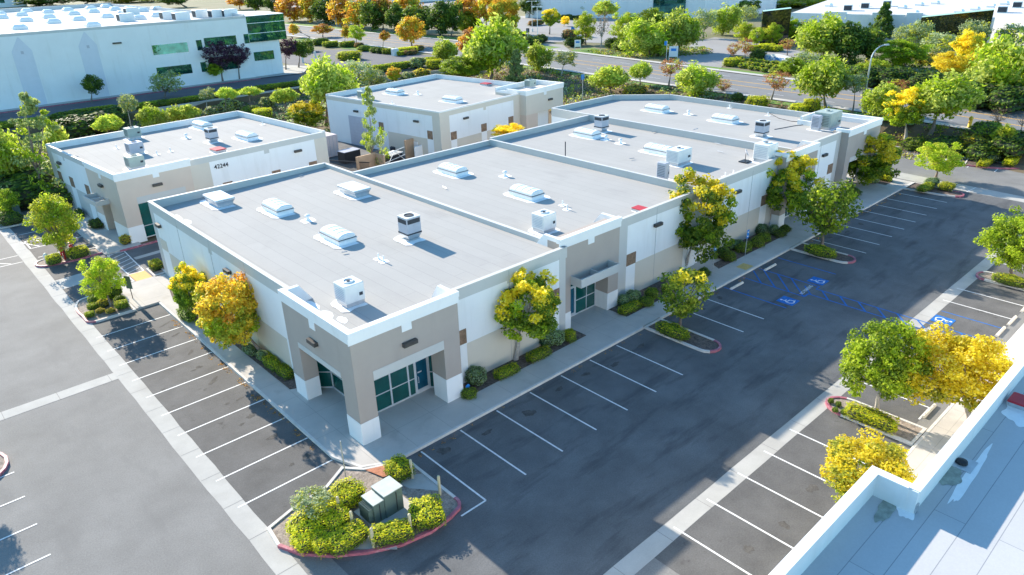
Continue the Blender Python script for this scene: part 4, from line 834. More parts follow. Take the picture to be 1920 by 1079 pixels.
b = MB(); p = at(1820, 890, 6.0); b.poly(blob(p.x-ox, p.y-oy, 2.3, .17, .02, 4), 5.978); p = at(1700, 950, 6.0); b.poly(blob(p.x-ox, p.y-oy, .7, .3, .3, 7), 5.978); p = at(1690, 925, 6.0); b.poly(blob(p.x-ox-.3, p.y-oy, .4, .35, .3, 9), 5.982); p = at(1915, 778, 6.0); b.poly(blob(p.x-ox, p.y-oy, .9, .6, .1, 12), 5.978)
split_build(b, 'coating_patch', PATCH, BR)
b = MB(); p = at(1780, 890, 6.0); b.poly(blob(p.x-ox, p.y-oy, .8, .4, .0, 21), 5.984); p = at(1660, 955, 6.0); b.poly(blob(p.x-ox, p.y-oy, .8, .25, .1, 22), 5.984); split_build(b, 'ponding_stain', mat('ponding_dirt', (.30, .33, .28), .8, .3, 3), BR)
p = at(1915, 772, 6.1); vent(BR, p.x-ox+.75, p.y-oy, 5.98, 'hatch', s=.8)
# ------------------------------------------------------------------ large office warehouse at the upper left
K2 = 1.0433
def lx(x): return -15.2335+(x+15.2335)*K2
def lz(z): return 24.3229+(z-24.3229)*K2
YL_ = -29.6025+(120.5+29.6025)*K2; ZT = lz(15.05); TH = math.radians(2)
BL = thing('office_warehouse', 'very large white two-storey warehouse with blue-green windows and rows of domed skylights, upper left', 'building', (0, YL_, UP))
b = MB(); xe = lx(49.3)
b.box(-70, xe, 0, 95, 0, ZT-UP-.5, 0); b.prism([(xe, .4), (lx(56.0), .8), (lx(56.0), 14), (xe+4, 30), (xe, 30)], 0, lz(9.9)-UP, 0); b.build('wall', WHITE, BL)
b = MB(); b.box(-70, xe, 0, .3, ZT-UP-.5, ZT-UP, 0); b.box(-70, xe, 94.7, 95, ZT-UP-.5, ZT-UP+.6, 0); b.box(xe-.3, xe, .3, 94.7, ZT-UP-.5, ZT-UP+.3, 0); b.build('parapet', COP, BL)
b = MB(); b.poly([(-70, .3), (xe-.3, .3), (xe-.3, 94.7), (-70, 94.7)], ZT-UP-.45); b.build('roof', mat('pale_roof', (.62, .60, .585), .9, .05, .06), BL)
b = MB(); z0, z1 = lz(9.9)-UP, ZT-UP-.1
b.prism([(xe, -.02), (lx(57.7), .4), (lx(57.7)+1, 12), (xe, 30)], z0, z1, 0)
for zz_ in (z0+(z1-z0)*.33, z0+(z1-z0)*.72, z1): b.prism([(xe, -.05), (lx(57.7)+.03, .37), (lx(57.7)+1.03, 12), (xe, 29)], zz_-.06, zz_+.04, 1)
b.build('curtain_wall', [GLAS2, PATCH], BL)
def lwin(x0, x1, za, zb, n=2):
    b = MB(); b.box(lx(x0), lx(x1), -.03, .05, lz(za)-UP, lz(zb)-UP); w_ = b.build('window', GLAS2, BL); f = MB()
    for k in range(n+1):
        x = lx(x0)+(lx(x1)-lx(x0))*k/n; f.box(x-.03, x+.03, -.05, .04, lz(za)-UP, lz(zb)-UP)
    f.build('frame', GALV, w_)
for q in ((30.2, 36.8, 9.35, 11.1, 1), (30.1, 36.7, 5.35, 7.05, 1), (38.5, 39.6, 9.4, 11.3, 1), (38.5, 39.6, 5.3, 7.15, 1), (40.1, 46.6, 9.85, 11.55, 1), (40.1, 46.2, 5.2, 7.5, 1), (48.2, 49.25, 9.8, 11.6, 1)): lwin(*q)
b = MB(); b.box(xe+.6, lx(54.2), .33, .7, lz(6.2)-UP, lz(7.9)-UP); b.build('window', GLAS2, BL)
b = MB()
for x in (9.3, 19.5):
    b = MB(); xl = lx(x); b.prism([(xl-1.5, 0), (xl+1.5, 0), (xl+1.5, .3), (xl-1.5, .3)], 0, 1, 1)
    b.v = []; b.f = []; b.m = []
    zt = lz(15)-UP; h = 1.55
    P5 = [(xl-h, 0), (xl+h, 0), (xl+h, zt-3.0), (xl+.1, zt-.7), (xl-.1, zt-.7), (xl-h, zt-3.0)]
    n = len(P5); b.add([(x_, -.04, z_) for x_, z_ in P5]+[(x_, .02, z_) for x_, z_ in P5], [tuple(range(n-1, -1, -1))[::-1]]+[(i, (i+1) % n, n+(i+1) % n, n+i) for i in range(n)], 0)
    b.box(xl-.22, xl+.22, -.07, .0, zt-3.5, zt-3.0, 1)
    b.build('painted_column', [mat('blue_grey_stucco', (.68, .69, .74), .9, .03, 1), ACG], BL)
b = MB(); b.box(lx(23.6), lx(25.1), -.3, 0, lz(11.95)-UP, lz(12.2)-UP); b.build('wall_light', BRZ, BL)
dm = MB(); dm.box(-1.3, 1.3, -1.0, 1.0, 0, .5, 0)
dm.add([(-1.3,-1,.5),(1.3,-1,.5),(1.3,1,.5),(-1.3,1,.5),(-.8,-.6,.95),(.8,-.6,.95),(.8,.6,.95),(-.8,.6,.95)], [(0,1,5,4),(1,2,6,5),(2,3,7,6),(3,0,4,7),(4,5,6,7)], 1)
DM = dm.mesh('skylight', [ALU, ACR])
for k, (u, v) in enumerate([(36, 51), (173, 46), (3, 32), (40, 27), (48, 37), (91, 31), (90, 22), (50, 20), (100, 40), (138, 25), (147, 35), (127, 18), (170, 15), (87, 16), (175, 21), (200, 30), (229, 24), (215, 17), (243, 16), (267, 19), (260, 33), (293, 28), (293, 16), (198, 12), (0, 25)]):
    p = at(u, v, ZT); share('skylight', DM, BL, (p.x, p.y-YL_, ZT-UP-.45))
bx = MB(); bx.bbox(-1.5, 1.5, -1.2, 1.2, 0, 1.6, .1, 0); bx.box(-1.55, -1.48, -1, 1, .2, 1.4, 1); BX = bx.mesh('rooftop_air_conditioner', [ACW, DARK])
for k, (u, v) in enumerate([(236, 36), (247, 24), (316, 32), (340, 34), (377, 29), (407, 29), (430, 28)]):
    p = at(u, v, ZT); o = share('rooftop_air_conditioner', BX, None, (p.x, p.y, ZT-.45)); tag(o, ['white box unit, leftmost of the row on the big warehouse roof', 'white box unit set behind the leftmost one on the big warehouse roof', 'white box unit, third from the left along the warehouse roof edge', 'white box unit, fourth from the left along the warehouse roof edge', 'white box unit, fifth from the left along the warehouse roof edge', 'white box unit, sixth from the left along the warehouse roof edge', 'white box unit nearest the glass corner of the warehouse roof'][k], 'air conditioner', 'box units on the warehouse roof')
# ------------------------------------------------------------------ far buildings
RB = thing('office_warehouse', 'long low white office warehouse with slanted black glass bays, upper right', 'building', (0, 0, UP))
zt = 8.2
def hgt(P, vt):
    lo, hi = 0, 40
    for _ in range(40):
        h = (lo+hi)/2
        if proj((P[0], P[1], UP+h))[1] > vt: lo = h
        else: hi = h
    return lo
def wl(mb, pts, z0, z1, t=.4, m=0):
    for a, c in zip(pts, pts[1:]):
        a = Vector(a[:2]); c = Vector(c[:2]); d = (c-a).normalized(); n = Vector((-d.y, d.x))
        if n.x < 0: n = -n
        q = [a, c, c+n*t, a+n*t]; mb.prism([v_[:] for v_ in q], z0, z1, m)
F = [tuple(at(u, v, UP)[:2]) for u, v in ((1470, 70), (1600, 76), (1715, 79), (1853, 87), (1990, 100))]
zt = UP+6.3
b = MB()
back = [(F[4][0]+120, F[4][1]-10), (F[0][0]+120, F[0][1]+35)]
b.prism(F+back, 0, zt-UP-.4, 0)
for i in (0, 1, 1, 3):
    a0 = Vector(F[i]).lerp(Vector(F[i+1]), .55); a1 = Vector(F[i]).lerp(Vector(F[i+1]), .85); wl(b, [a0-Vector((.25, 0)), a1-Vector((.25, 0))], 0, zt-UP+.6, .8)
    break
b.build('wall', WHITE, RB)
for i, f0, f1 in ((1, .25, .55), (1, .8, 1.05)):
    b = MB(); a0 = Vector(F[i]).lerp(Vector(F[i+1]), f0); a1 = Vector(F[i]).lerp(Vector(F[i+1]), f1); wl(b, [a0-Vector((.3, 0)), a1-Vector((.3, 0))], 0, zt-UP+.6, .9); b.build('raised_panel', WHITE, RB)
b = MB(); b.poly(F+back, zt-UP-.38); b.build('roof', mat('pale_roof2', (.60, .59, .575), .9, .05, .06), RB)
b = MB(); wl(b, F, zt-UP-.4, zt-UP+.1, .35); b.build('parapet', WHITE, RB)
def blackbay(u0, b0, t0, u1, b1, t1):
    a0 = at(u0, b0, UP); a1 = at(u1, b1, UP); h0 = hgt(a0, t0); h1 = hgt(a1, t1); m_ = MB(); d = (a1-a0); nn = Vector((d.y, -d.x, 0)).normalized()
    if nn.x < 0: nn = -nn
    q = [a0, a1, a1+nn*4, a0+nn*4]
    m_.add([(v_.x, v_.y, 0) for v_ in q]+[(v_.x, v_.y, (h0, h1, h1, h0)[i]) for i, v_ in enumerate(q)], [(0, 1, 5, 4), (1, 2, 6, 5), (2, 3, 7, 6), (3, 0, 4, 7), (4, 5, 6, 7)], 0)
    return m_.build('glass_bay', GBLK, RB)
blackbay(1424, 84, 22, 1476, 84, 16); blackbay(1716, 92, 33, 1846, 96, 19)
for u, v in ((1620, 7), (1663, 6), (1555, 7)):
    p = at(u, v, zt+.5); share('skylight', DM, RB, (p.x, p.y, zt-UP-.38), 0, (.8, .8, 1))
for u, v in ((1693, 10), (1725, 5), (1755, 2), (1800, 18), (1830, 13), (1860, 8), (1885, 3), (1715, 20)):
    p = at(u, v, zt+.5); share('skylight', DM, RB, (p.x, p.y, zt-UP-.38), 0, (.9, .9, 1))
for k, (u, v) in enumerate([(1622, 10), (1663, 6), (1878, 17), (1906, 8), (1590, 14)]):
    p = at(u, v, zt+.5); o = share('rooftop_air_conditioner', BX, None, (p.x, p.y, zt-.38), .4); tag(o, ['grey-white unit behind the conifer on the low white roof, upper right', 'white unit on the low white roof right of the conifer top', 'tall pale green unit right of the large black glass bay roof', 'pale unit farthest right on the low white roof', 'leftmost white unit on the stepped part of the low white roof'][k], 'air conditioner', 'units on the low white roof')
FB = thing('warehouse_building', 'far white warehouse wall with blue-green glass entrance, top centre', 'building', (*at(1290, 30, UP)[:2], UP))
o0 = FB.location
q0 = at(985, 34, UP)-o0; q1 = at(1320, 34, UP)-o0; q2 = at(1450, 24, UP)-o0
b = MB(); d = (q1-q0).normalized(); nn = Vector((-d.y, d.x, 0)); nn = nn if nn.x > 0 else -nn
b.prism([q0[:2], q1[:2], q2[:2], (q2+nn*60)[:2], (q0+nn*60)[:2]], 0, 15, 0); b.build('wall', WHITE, FB)
b = MB(); e0 = q0.lerp(q1, .73)-nn*.3; e1 = q0.lerp(q1, .9)-nn*.3; b.prism([e0[:2], e1[:2], (e1+nn)[:2], (e0+nn)[:2]], 1.5, 11, 0); b.build('glass_entrance', GLAS2, FB)
F2 = thing('warehouse_building', 'distant white flat building behind the orange autumn trees, top left of centre', 'building', (*at(760, 6, UP)[:2], UP)); b = MB(); b.box(-45, 45, -3, 25, 0, 6); b.build('wall', WHITE, F2); b = MB(); b.box(-30, -22, -3.1, -2.9, 2, 5); b.box(5, 12, -3.1, -2.9, 2, 5); b.build('window', GLAS2, F2)
F3 = thing('warehouse_building', 'small white building with dark windows in the top left corner', 'building', (*at(15, 14, UP)[:2], UP)); b = MB(); b.box(-30, 12, 0, 25, 0, 8); b.build('wall', WHITE, F3); b = MB(); b.box(-4, -1, -.1, .1, 3, 6); b.box(5, 8, -.1, .1, 3, 6); b.build('window', GLAS2, F3)
# ------------------------------------------------------------------ foliage
def rnd_dir(r):
    while True:
        v = Vector((r.uniform(-1, 1), r.uniform(-1, 1), r.uniform(-1, 1)))
        if .05 < v.length < 1: return v.normalized()
def leaf_quad(vs, fs, c, n, s, r, el=1.7):
    x = n.orthogonal(); x.rotate(Matrix.Rotation(r.uniform(0, 6.28), 3, n)); x.normalize(); y = n.cross(x)
    o = len(vs); a = x*(s*el*.5); b = y*(s*.5)
    vs += [(c-a)[:], (c-b)[:], (c+a)[:], (c+b)[:]]; fs.append((o, o+1, o+2, o+3))
def crown(name, seed, mats, nclump, nleaf, leafs, cr=(.2, .32), shape='round', pick=None, droop=0, flat=.8, hollow=.45):
    """crown in the unit ball: leaf clumps set in an uneven shell; pick(p, r) chooses the leaf colour of a clump"""
    r = random.Random(seed); vs, fs, ms = [], [], []; ph = [r.uniform(0, 6.28) for _ in range(6)]
    pts = []
    for i in range(nclump):
        d = rnd_dir(r); t = math.atan2(d.y, d.x)
        lump = 1+.13*math.sin(2*t+ph[0])+.10*math.sin(3*t+ph[1]+2*d.z)+.08*math.sin(5*t+ph[2]-3*d.z)
        rad = (hollow+(1-hollow)*r.random()**.6)*lump*.84
        p = d*rad
        if shape == 'cone': p.z = r.uniform(-1, .95); k = (1-p.z)/2; q = math.sqrt(r.random())*(.08+.95*k**.8); p.x = q*math.cos(t); p.y = q*math.sin(t)
        if shape == 'umbrella': p.z = p.z*.8+.15-.35*(p.x**2+p.y**2)*(1 if d.z > 0 else -.2)
        if shape == 'egg': k = 1-.35*max(0, p.z); p.x *= k; p.y *= k
        if shape == 'vase': k = .62+.38*smooth((p.z+1)/1.3); p.x *= k; p.y *= k
        c = r.uniform(*cr)
        if shape == 'cone': c *= .55+.5*(1-p.z)/2
        pts.append(p); mi = pick(p, r) if pick else 0
        for j in range(nleaf):
            e = rnd_dir(r); e.z = e.z*flat+.12; q = p+Vector((e.x, e.y, e.z))*c*(.55+.5*r.random())
            if droop: q.z -= droop*r.random()*c*1.6
            n = (e+rnd_dir(r)*.9+Vector((0, 0, .35))).normalized()
            if droop: n = (Vector((e.x, e.y, 0))+rnd_dir(r)*.7).normalized()
            leaf_quad(vs, fs, q, n, leafs*r.uniform(.6, 1.3), r, 2.2 if droop else 1.6); ms.append(mi if r.random() > .12 else (pick(p, r) if pick else 0))
    me = bpy.data.meshes.new(name); me.from_pydata(vs, [], fs)
    for m_ in mats: me.materials.append(LF[m_])
    me.polygons.foreach_set('material_index', ms); me.update(); me['pts'] = [c for p in pts for c in p]
    return me
def tip(thr, a, other=0, prob=.7): return lambda p, r: (a if (p.z+.35*r.uniform(-1, 1) > thr and r.random() < prob) else other)
CRW = {}
def reg(k, *meshes): CRW[k] = [meshes, 0]
reg('golden', crown('crown', 1, ['green', 'yellow', 'bright'], 170, 105, .047, (.11, .19), 'round', lambda p, r: 1 if (p.z > -.25+.8*r.random() and r.random() < .8) else (2 if r.random() < .35 else 0)),
    crown('crown', 2, ['green', 'yellow', 'bright'], 165, 105, .047, (.11, .19), 'round', lambda p, r: 1 if (p.z > -.2+.8*r.random() and r.random() < .75) else (2 if r.random() < .35 else 0)))
reg('goldentop', crown('crown', 21, ['green', 'yellow', 'green'], 165, 120, .052, (.15, .25), 'round', lambda p, r: 1 if (p.z > .15+.5*r.random() and r.random() < .75) else 0))
reg('amber', crown('crown', 3, ['olive', 'gold', 'orange', 'bright'], 135, 125, .05, (.15, .22), 'round', lambda p, r: r.choice([0, 1, 1, 2, 1]) if p.z > 0 else r.choice([0, 0, 1, 3])))
reg('yellow', crown('crown', 4, ['yellow', 'olive'], 130, 140, .042, (.14, .22), 'round', lambda p, r: 0 if p.z > -.35 or r.random() < .4 else 1), crown('crown', 5, ['yellow', 'olive', 'bright'], 125, 140, .042, (.13, .22), 'umbrella', lambda p, r: r.choice([0, 0, 0, 0, 1]) if p.z > -.3 else 2))
reg('lush', crown('crown', 6, ['bright', 'green'], 150, 125, .043, (.14, .22), 'egg', lambda p, r: 0 if r.random() < .6 else 1), crown('crown', 7, ['bright', 'green'], 140, 125, .045, (.15, .24), 'round', lambda p, r: 0 if r.random() < .65 else 1))
reg('olive', crown('crown', 8, ['olive', 'bright', 'hedgey'], 110, 100, .046, (.15, .24), 'egg', lambda p, r: r.choice([0, 0, 1]) if r.random() > .06 else 2), crown('crown', 9, ['olive', 'bright'], 100, 100, .048, (.15, .24), 'round', lambda p, r: r.choice([0, 1, 1])))
reg('thin', crown('crown', 10, ['green', 'olive', 'yellow'], 75, 34, .07, (.16, .28), 'vase', lambda p, r: 2 if (p.z > .45 and r.random() < .6) else r.choice([0, 1])), )
reg('thingreen', crown('crown', 22, ['green', 'bright'], 95, 42, .065, (.16, .28), 'egg', lambda p, r: r.choice([0, 0, 1])))
reg('pepper', crown('crown', 11, ['pepper', 'bright'], 150, 40, .07, (.18, .28), 'umbrella', lambda p, r: r.choice([0, 0, 1]), droop=.9), crown('crown', 12, ['pepper', 'bright'], 140, 40, .07, (.18, .28), 'round', lambda p, r: r.choice([0, 0, 1]), droop=.8))
reg('lime', crown('crown', 13, ['lime', 'olive'], 100, 32, .08, (.18, .28), 'umbrella', lambda p, r: r.choice([0, 0, 1]), droop=.5))
reg('autumn', crown('crown', 14, ['orange', 'gold', 'rust'], 110, 34, .09, (.18, .28), 'egg', lambda p, r: r.choice([0, 0, 1, 2])), crown('crown', 15, ['gold', 'orange', 'olive'], 110, 34, .09, (.18, .28), 'egg', lambda p, r: r.choice([0, 1, 2])))
reg('dark', crown('crown', 16, ['dark', 'green'], 120, 36, .085, (.18, .28), 'egg', lambda p, r: r.choice([0, 0, 1])), crown('crown', 17, ['dark', 'green'], 120, 36, .085, (.18, .28), 'round', lambda p, r: r.choice([0, 1])))
reg('rust', crown('crown', 18, ['rust', 'olive'], 55, 22, .08, (.18, .28), 'vase', lambda p, r: r.choice([0, 0, 1])))
reg('purple', crown('crown', 19, ['purple'], 90, 30, .085, (.18, .28), 'vase'))
reg('sage', crown('crown', 20, ['sage', 'olive'], 80, 28, .08, (.2, .3), 'round', lambda p, r: r.choice([0, 0, 1])))
reg('conifer', crown('crown', 23, ['pine'], 150, 40, .075, (.16, .26), 'cone', None, flat=.5))
reg('thinpine', crown('crown', 33, ['pine', 'bright'], 64, 60, .05, (.16, .24), 'cone', lambda p, r: r.random() < .35, flat=.5))
reg('darkconifer', crown('crown', 24, ['dark', 'green'], 150, 36, .08, (.18, .28), 'cone', lambda p, r: r.choice([0, 0, 1]), flat=.6))
reg('bare', crown('crown', 25, ['brown'], 40, 10, .06, (.2, .3), 'vase'))
tcount = 0
def tree(kind, bu, bv, u0, u1, v0, v1, label, cat='tree', group=None, z=None, bark=None, multi=1, name=None, lean=0, var=None, rz=None):
    """bu,bv = foot of the trunk; u0..v1 = outline of the crown, both read off the photo and turned into metres at the tree's distance"""
    global tcount; tcount += 1; r = random.Random(tcount*7+3)
    if bv < 250 and z is None:
        du = (u1-u0)*.07; u0 -= du; u1 += du
    if 'beyond the road' in label or 'crown' in label and v0 < 10:
        du = (u1-u0)*.22; u0 -= du; u1 += du; v1 += 4; v0 -= 2
    B = at(bu, bv, z) if z is not None else att(bu, bv)
    if z is not None and z < .3: B.z = z
    u_, v_, dep = proj(B+Vector((0, 0, 3)))
    uc, vc = (u0+u1)/2, (v0+v1)/2; rad = (u1-u0)/2*dep/FOC
    # height of the crown centre above the foot
    lo, hi = 0, 40
    for _ in range(40):
        h = (lo+hi)/2
        if proj(B+Vector((0, 0, h)))[1] > vc: lo = h
        else: hi = h
    h = (lo+hi)/2; pu = proj(B+Vector((0, 0, h)))[0]; dep = proj(B+Vector((0, 0, h)))[2]
    off = CR*((uc-pu)*dep/FOC); off.z = 0
    phi = math.asin(max(0, (CAM.z-(B.z+h))/(B+Vector((0, 0, h))-CAM).length)); e = (v1-v0)/2*dep/FOC*1.06; rad *= 1.1
    hz = math.sqrt(max(e*e-(rad*math.sin(phi)*.9)**2, (e*.55)**2))/max(.6, math.cos(phi))
    hz = min(hz, h*1.0+.3)
    t = thing(name or 'tree', label, cat, B, 0, group)
    ms, k = CRW[kind]; me = ms[(k if var is None else var) % len(ms)]; CRW[kind][1] += 1
    rot = r.uniform(0, 6.28) if rz is None else rz
    share('crown', me, t, (off.x, off.y, h), rot, (rad, rad, hz))
    P = list(me['pts']); P = [Vector(P[i:i+3]) for i in range(0, len(P), 3)]
    M_ = Matrix.Translation((off.x, off.y, h)) @ Matrix.Rotation(rot, 4, 'Z') @ Matrix.Diagonal((rad, rad, hz, 1))
    tb = MB(); r0 = max(.05, rad*.055+.03)
    low = max(.25, h-hz*.75); cen = Vector((off.x*.5, off.y*.5, low))
    stems = []
    for s_ in range(multi):
        a = 6.28*s_/max(1, multi)+r.random(); sp = Vector((math.cos(a), math.sin(a), 0))*(rad*.28 if multi > 1 else 0)
        prev = Vector((0, 0, -.15)); tgt = cen+sp; n = 3
        for q in range(1, n+1):
            f = q/n; c = prev.lerp(tgt, 1/(n-q+1))+Vector((r.uniform(-.04, .04)*h*.4, r.uniform(-.04, .04)*h*.4, 0)) if q < n else tgt
            tb.tube(prev, c, r0*(1.15-.28*(q-1))/multi**.4, r0*(1.15-.28*q)/multi**.4, 7, caps=False); prev = c
        stems.append(prev)
    far = dep > 75
    for q in r.sample(P, min(len(P), 9 if far else 22)):
        w_ = M_ @ q; s_ = min(stems, key=lambda a: (a-w_).length); mid = s_.lerp(w_, .5)+Vector((r.uniform(-.1, .1)*rad, r.uniform(-.1, .1)*rad, .12*hz))
        tb.tube(s_, mid, r0*.42, r0*.26, 5, caps=False); tb.tube(mid, w_, r0*.26, r0*.08, 4, caps=False)
    tb.build('trunk', bark or BARK, t, True)
    return t
# leafy clipped shrubs: solid twiggy core with a skin of small leaves
def shrub_mesh(seed, mats, boxy=.5, leafs=.1, n=1500, lump=.1, pick=None):
    r = random.Random(seed); vs, fs, ms = [], [], []; ph = [r.uniform(0, 6.28) for _ in range(6)]
    def surf(d):
        t = math.atan2(d.y, d.x); q = max(abs(d.x), abs(d.y), abs(d.z))
        base = (1-boxy)+boxy/q*.88
        return d*base*(1+lump*(math.sin(3*t+ph[0]+2*d.z)+.7*math.sin(5*d.z*2+ph[1])+.6*math.sin(7*t+ph[2])))
    NU, NV = 20, 9
    for j in range(NV+1):
        p = math.pi*j/NV-math.pi/2
        for i in range(NU): t = 2*math.pi*i/NU; vs.append((surf(Vector((math.cos(p)*math.cos(t), math.cos(p)*math.sin(t), math.sin(p))))*.9)[:])
    for j in range(NV):
        for i in range(NU): fs.append((j*NU+i, j*NU+(i+1) % NU, (j+1)*NU+(i+1) % NU, (j+1)*NU+i)); ms.append(0)
    for _ in range(n):
        d = rnd_dir(r)
        if d.z < -.55: d.z = -d.z
        p = surf(d)*r.uniform(.9, 1.06); nn = (d+rnd_dir(r)*.8).normalized(); leaf_quad(vs, fs, p, nn, leafs*r.uniform(.6, 1.3), r, 1.4); ms.append(1+(pick(p, r) if pick else 0))
    me = bpy.data.meshes.new('foliage'); me.from_pydata(vs, [], fs); me.materials.append(TWIG)
    for m_ in mats: me.materials.append(LF[m_])
    me.polygons.foreach_set('material_index', ms); me.update(); return me
SH = {'round': shrub_mesh(1, ['hedge', 'green'], .1, .11, pick=lambda p, r: r.random() < .3), 'hedge': shrub_mesh(2, ['hedge', 'hedgey'], .85, .10, 2200, .05, pick=lambda p, r: p.z > .3 and r.random() < .3),
      'grey': shrub_mesh(3, ['grayg', 'green'], .15, .10, 1700, .07, pick=lambda p, r: r.random() < .2), 'gold': shrub_mesh(4, ['hedgey', 'bright'], .85, .085, 2600, .05, pick=lambda p, r: r.random() < .4),
      'goldmix': shrub_mesh(5, ['hedge', 'hedgey', 'gold'], .8, .085, 2600, .05, pick=lambda p, r: (1 if p.z > .1 and r.random() < .6 else 0)), 'dark': shrub_mesh(6, ['dark', 'green'], .2, .13, 1200, .12, pick=lambda p, r: r.random() < .4),
      'red': shrub_mesh(7, ['rust', 'hedge'], .3, .12, 900, .1, pick=lambda p, r: r.random() < .4), 'sage': shrub_mesh(8, ['sage', 'olive'], .1, .14, 1000, .16, pick=lambda p, r: r.random() < .3), 'amber': shrub_mesh(9, ['gold', 'olive'], .2, .11, 1200, .12, pick=lambda p, r: r.random() < .4)}
def shrub(kind, x, y, w, d, h, label, group, rz=0, z=.14, name='shrub', cat=None):
    t = thing(name, label, cat or name, (x, y, z), rz, group); share('foliage', SH[kind], t, (0, 0, h*.45), 0, (w/2, d/2, h*.55)); return t
def shrub_at(kind, u, v, w, d, h, label, group, rz=0, z=.14, name='shrub'):
    p = at(u, v, z+h*.45); return shrub(kind, p.x, p.y, w, d, h, label, group, rz, z, name)
# ------------------------------------------------------------------ near trees
tree('golden', 966, 674, 909, 1060, 503, 642, 'yellow-topped tree on a single grey trunk against the white wall between the first two entrances', z=.15, bark=BARKP, var=0)
tree('golden', 1283, 500, 1234, 1381, 323, 478, 'tall forked green tree with yellow clusters at the middle of the front wall', z=.15, bark=BARKP, multi=2, var=1)
tree('golden', 1441, 424, 1407, 1529, 284, 402, 'round green tree with a thick yellow cap beside the third entrance', z=.15, bark=BARKP, multi=2, var=0)
tree('golden', 1588, 348, 1566, 1686, 244, 342, 'wide yellow and green tree before the far corner entrance', z=.15, bark=BARKP, var=1)
tree('thin', 1273, 612, 1228, 1332, 498, 604, 'thin airy young tree with yellow flower heads in the first kerbed island', z=.1)
tree('thingreen', 1541, 464, 1490, 1606, 332, 452, 'loose dark green young tree in the second kerbed island, before the third entrance', z=.1)
tree('olive', 1754, 336, 1721, 1806, 268, 326, 'small round olive-green tree on the bed at the far end of the stalls', z=.1, var=1)
tree('lush', 1893, 520, 1852, 1960, 396, 505, 'bright green tree on a slim trunk, cut by the right edge of the photo', z=.1, var=1)
tree('lush', 1643, 779, 1588, 1729, 595, 756, 'tall bright green tree in the kerbed island on the right', z=.1, bark=BARKP, var=0)
tree('yellow', 1822, 792, 1699, 1888, 612, 772, 'large bright yellow tree beside the neighbouring roof parapet', z=.15, bark=BARKP, var=0)
tree('yellow', 1650, 1010, 1533, 1728, 812, 958, 'spreading yellow tree half hidden by the corner of the near roof', z=.1, var=1)
tree('amber', 497, 668, 364, 497, 508, 650, 'leaning orange and green tree over the pavement beside the left wall', z=.15)
tree('golden', 368, 598, 316, 392, 495, 588, 'small yellow-green tree against the left wall, behind the orange one', z=.15, multi=3, var=1)
tree('olive', 209, 578, 151, 229, 479, 562, 'small green tree with a long straight trunk in the left planter of round shrubs', z=.1, var=1)
tree('olive', 124, 484, 54, 150, 366, 468, 'tall yellow-green tree standing by the red pipes on the left', z=.1, var=0)
tree('thingreen', 12, 412, -8, 32, 350, 398, 'little green tree among round shrubs at the left edge', z=.1)
tree('olive', -91, 874, -200, -78, 722, 800, 'tree just beyond the left edge whose shadow falls on the bottom left stalls', z=.1)
tree('sage', 606, 980, 545, 625, 916, 962, 'low wispy olive bush-tree growing out of the gold hedge by the transformer', z=.1, multi=3)
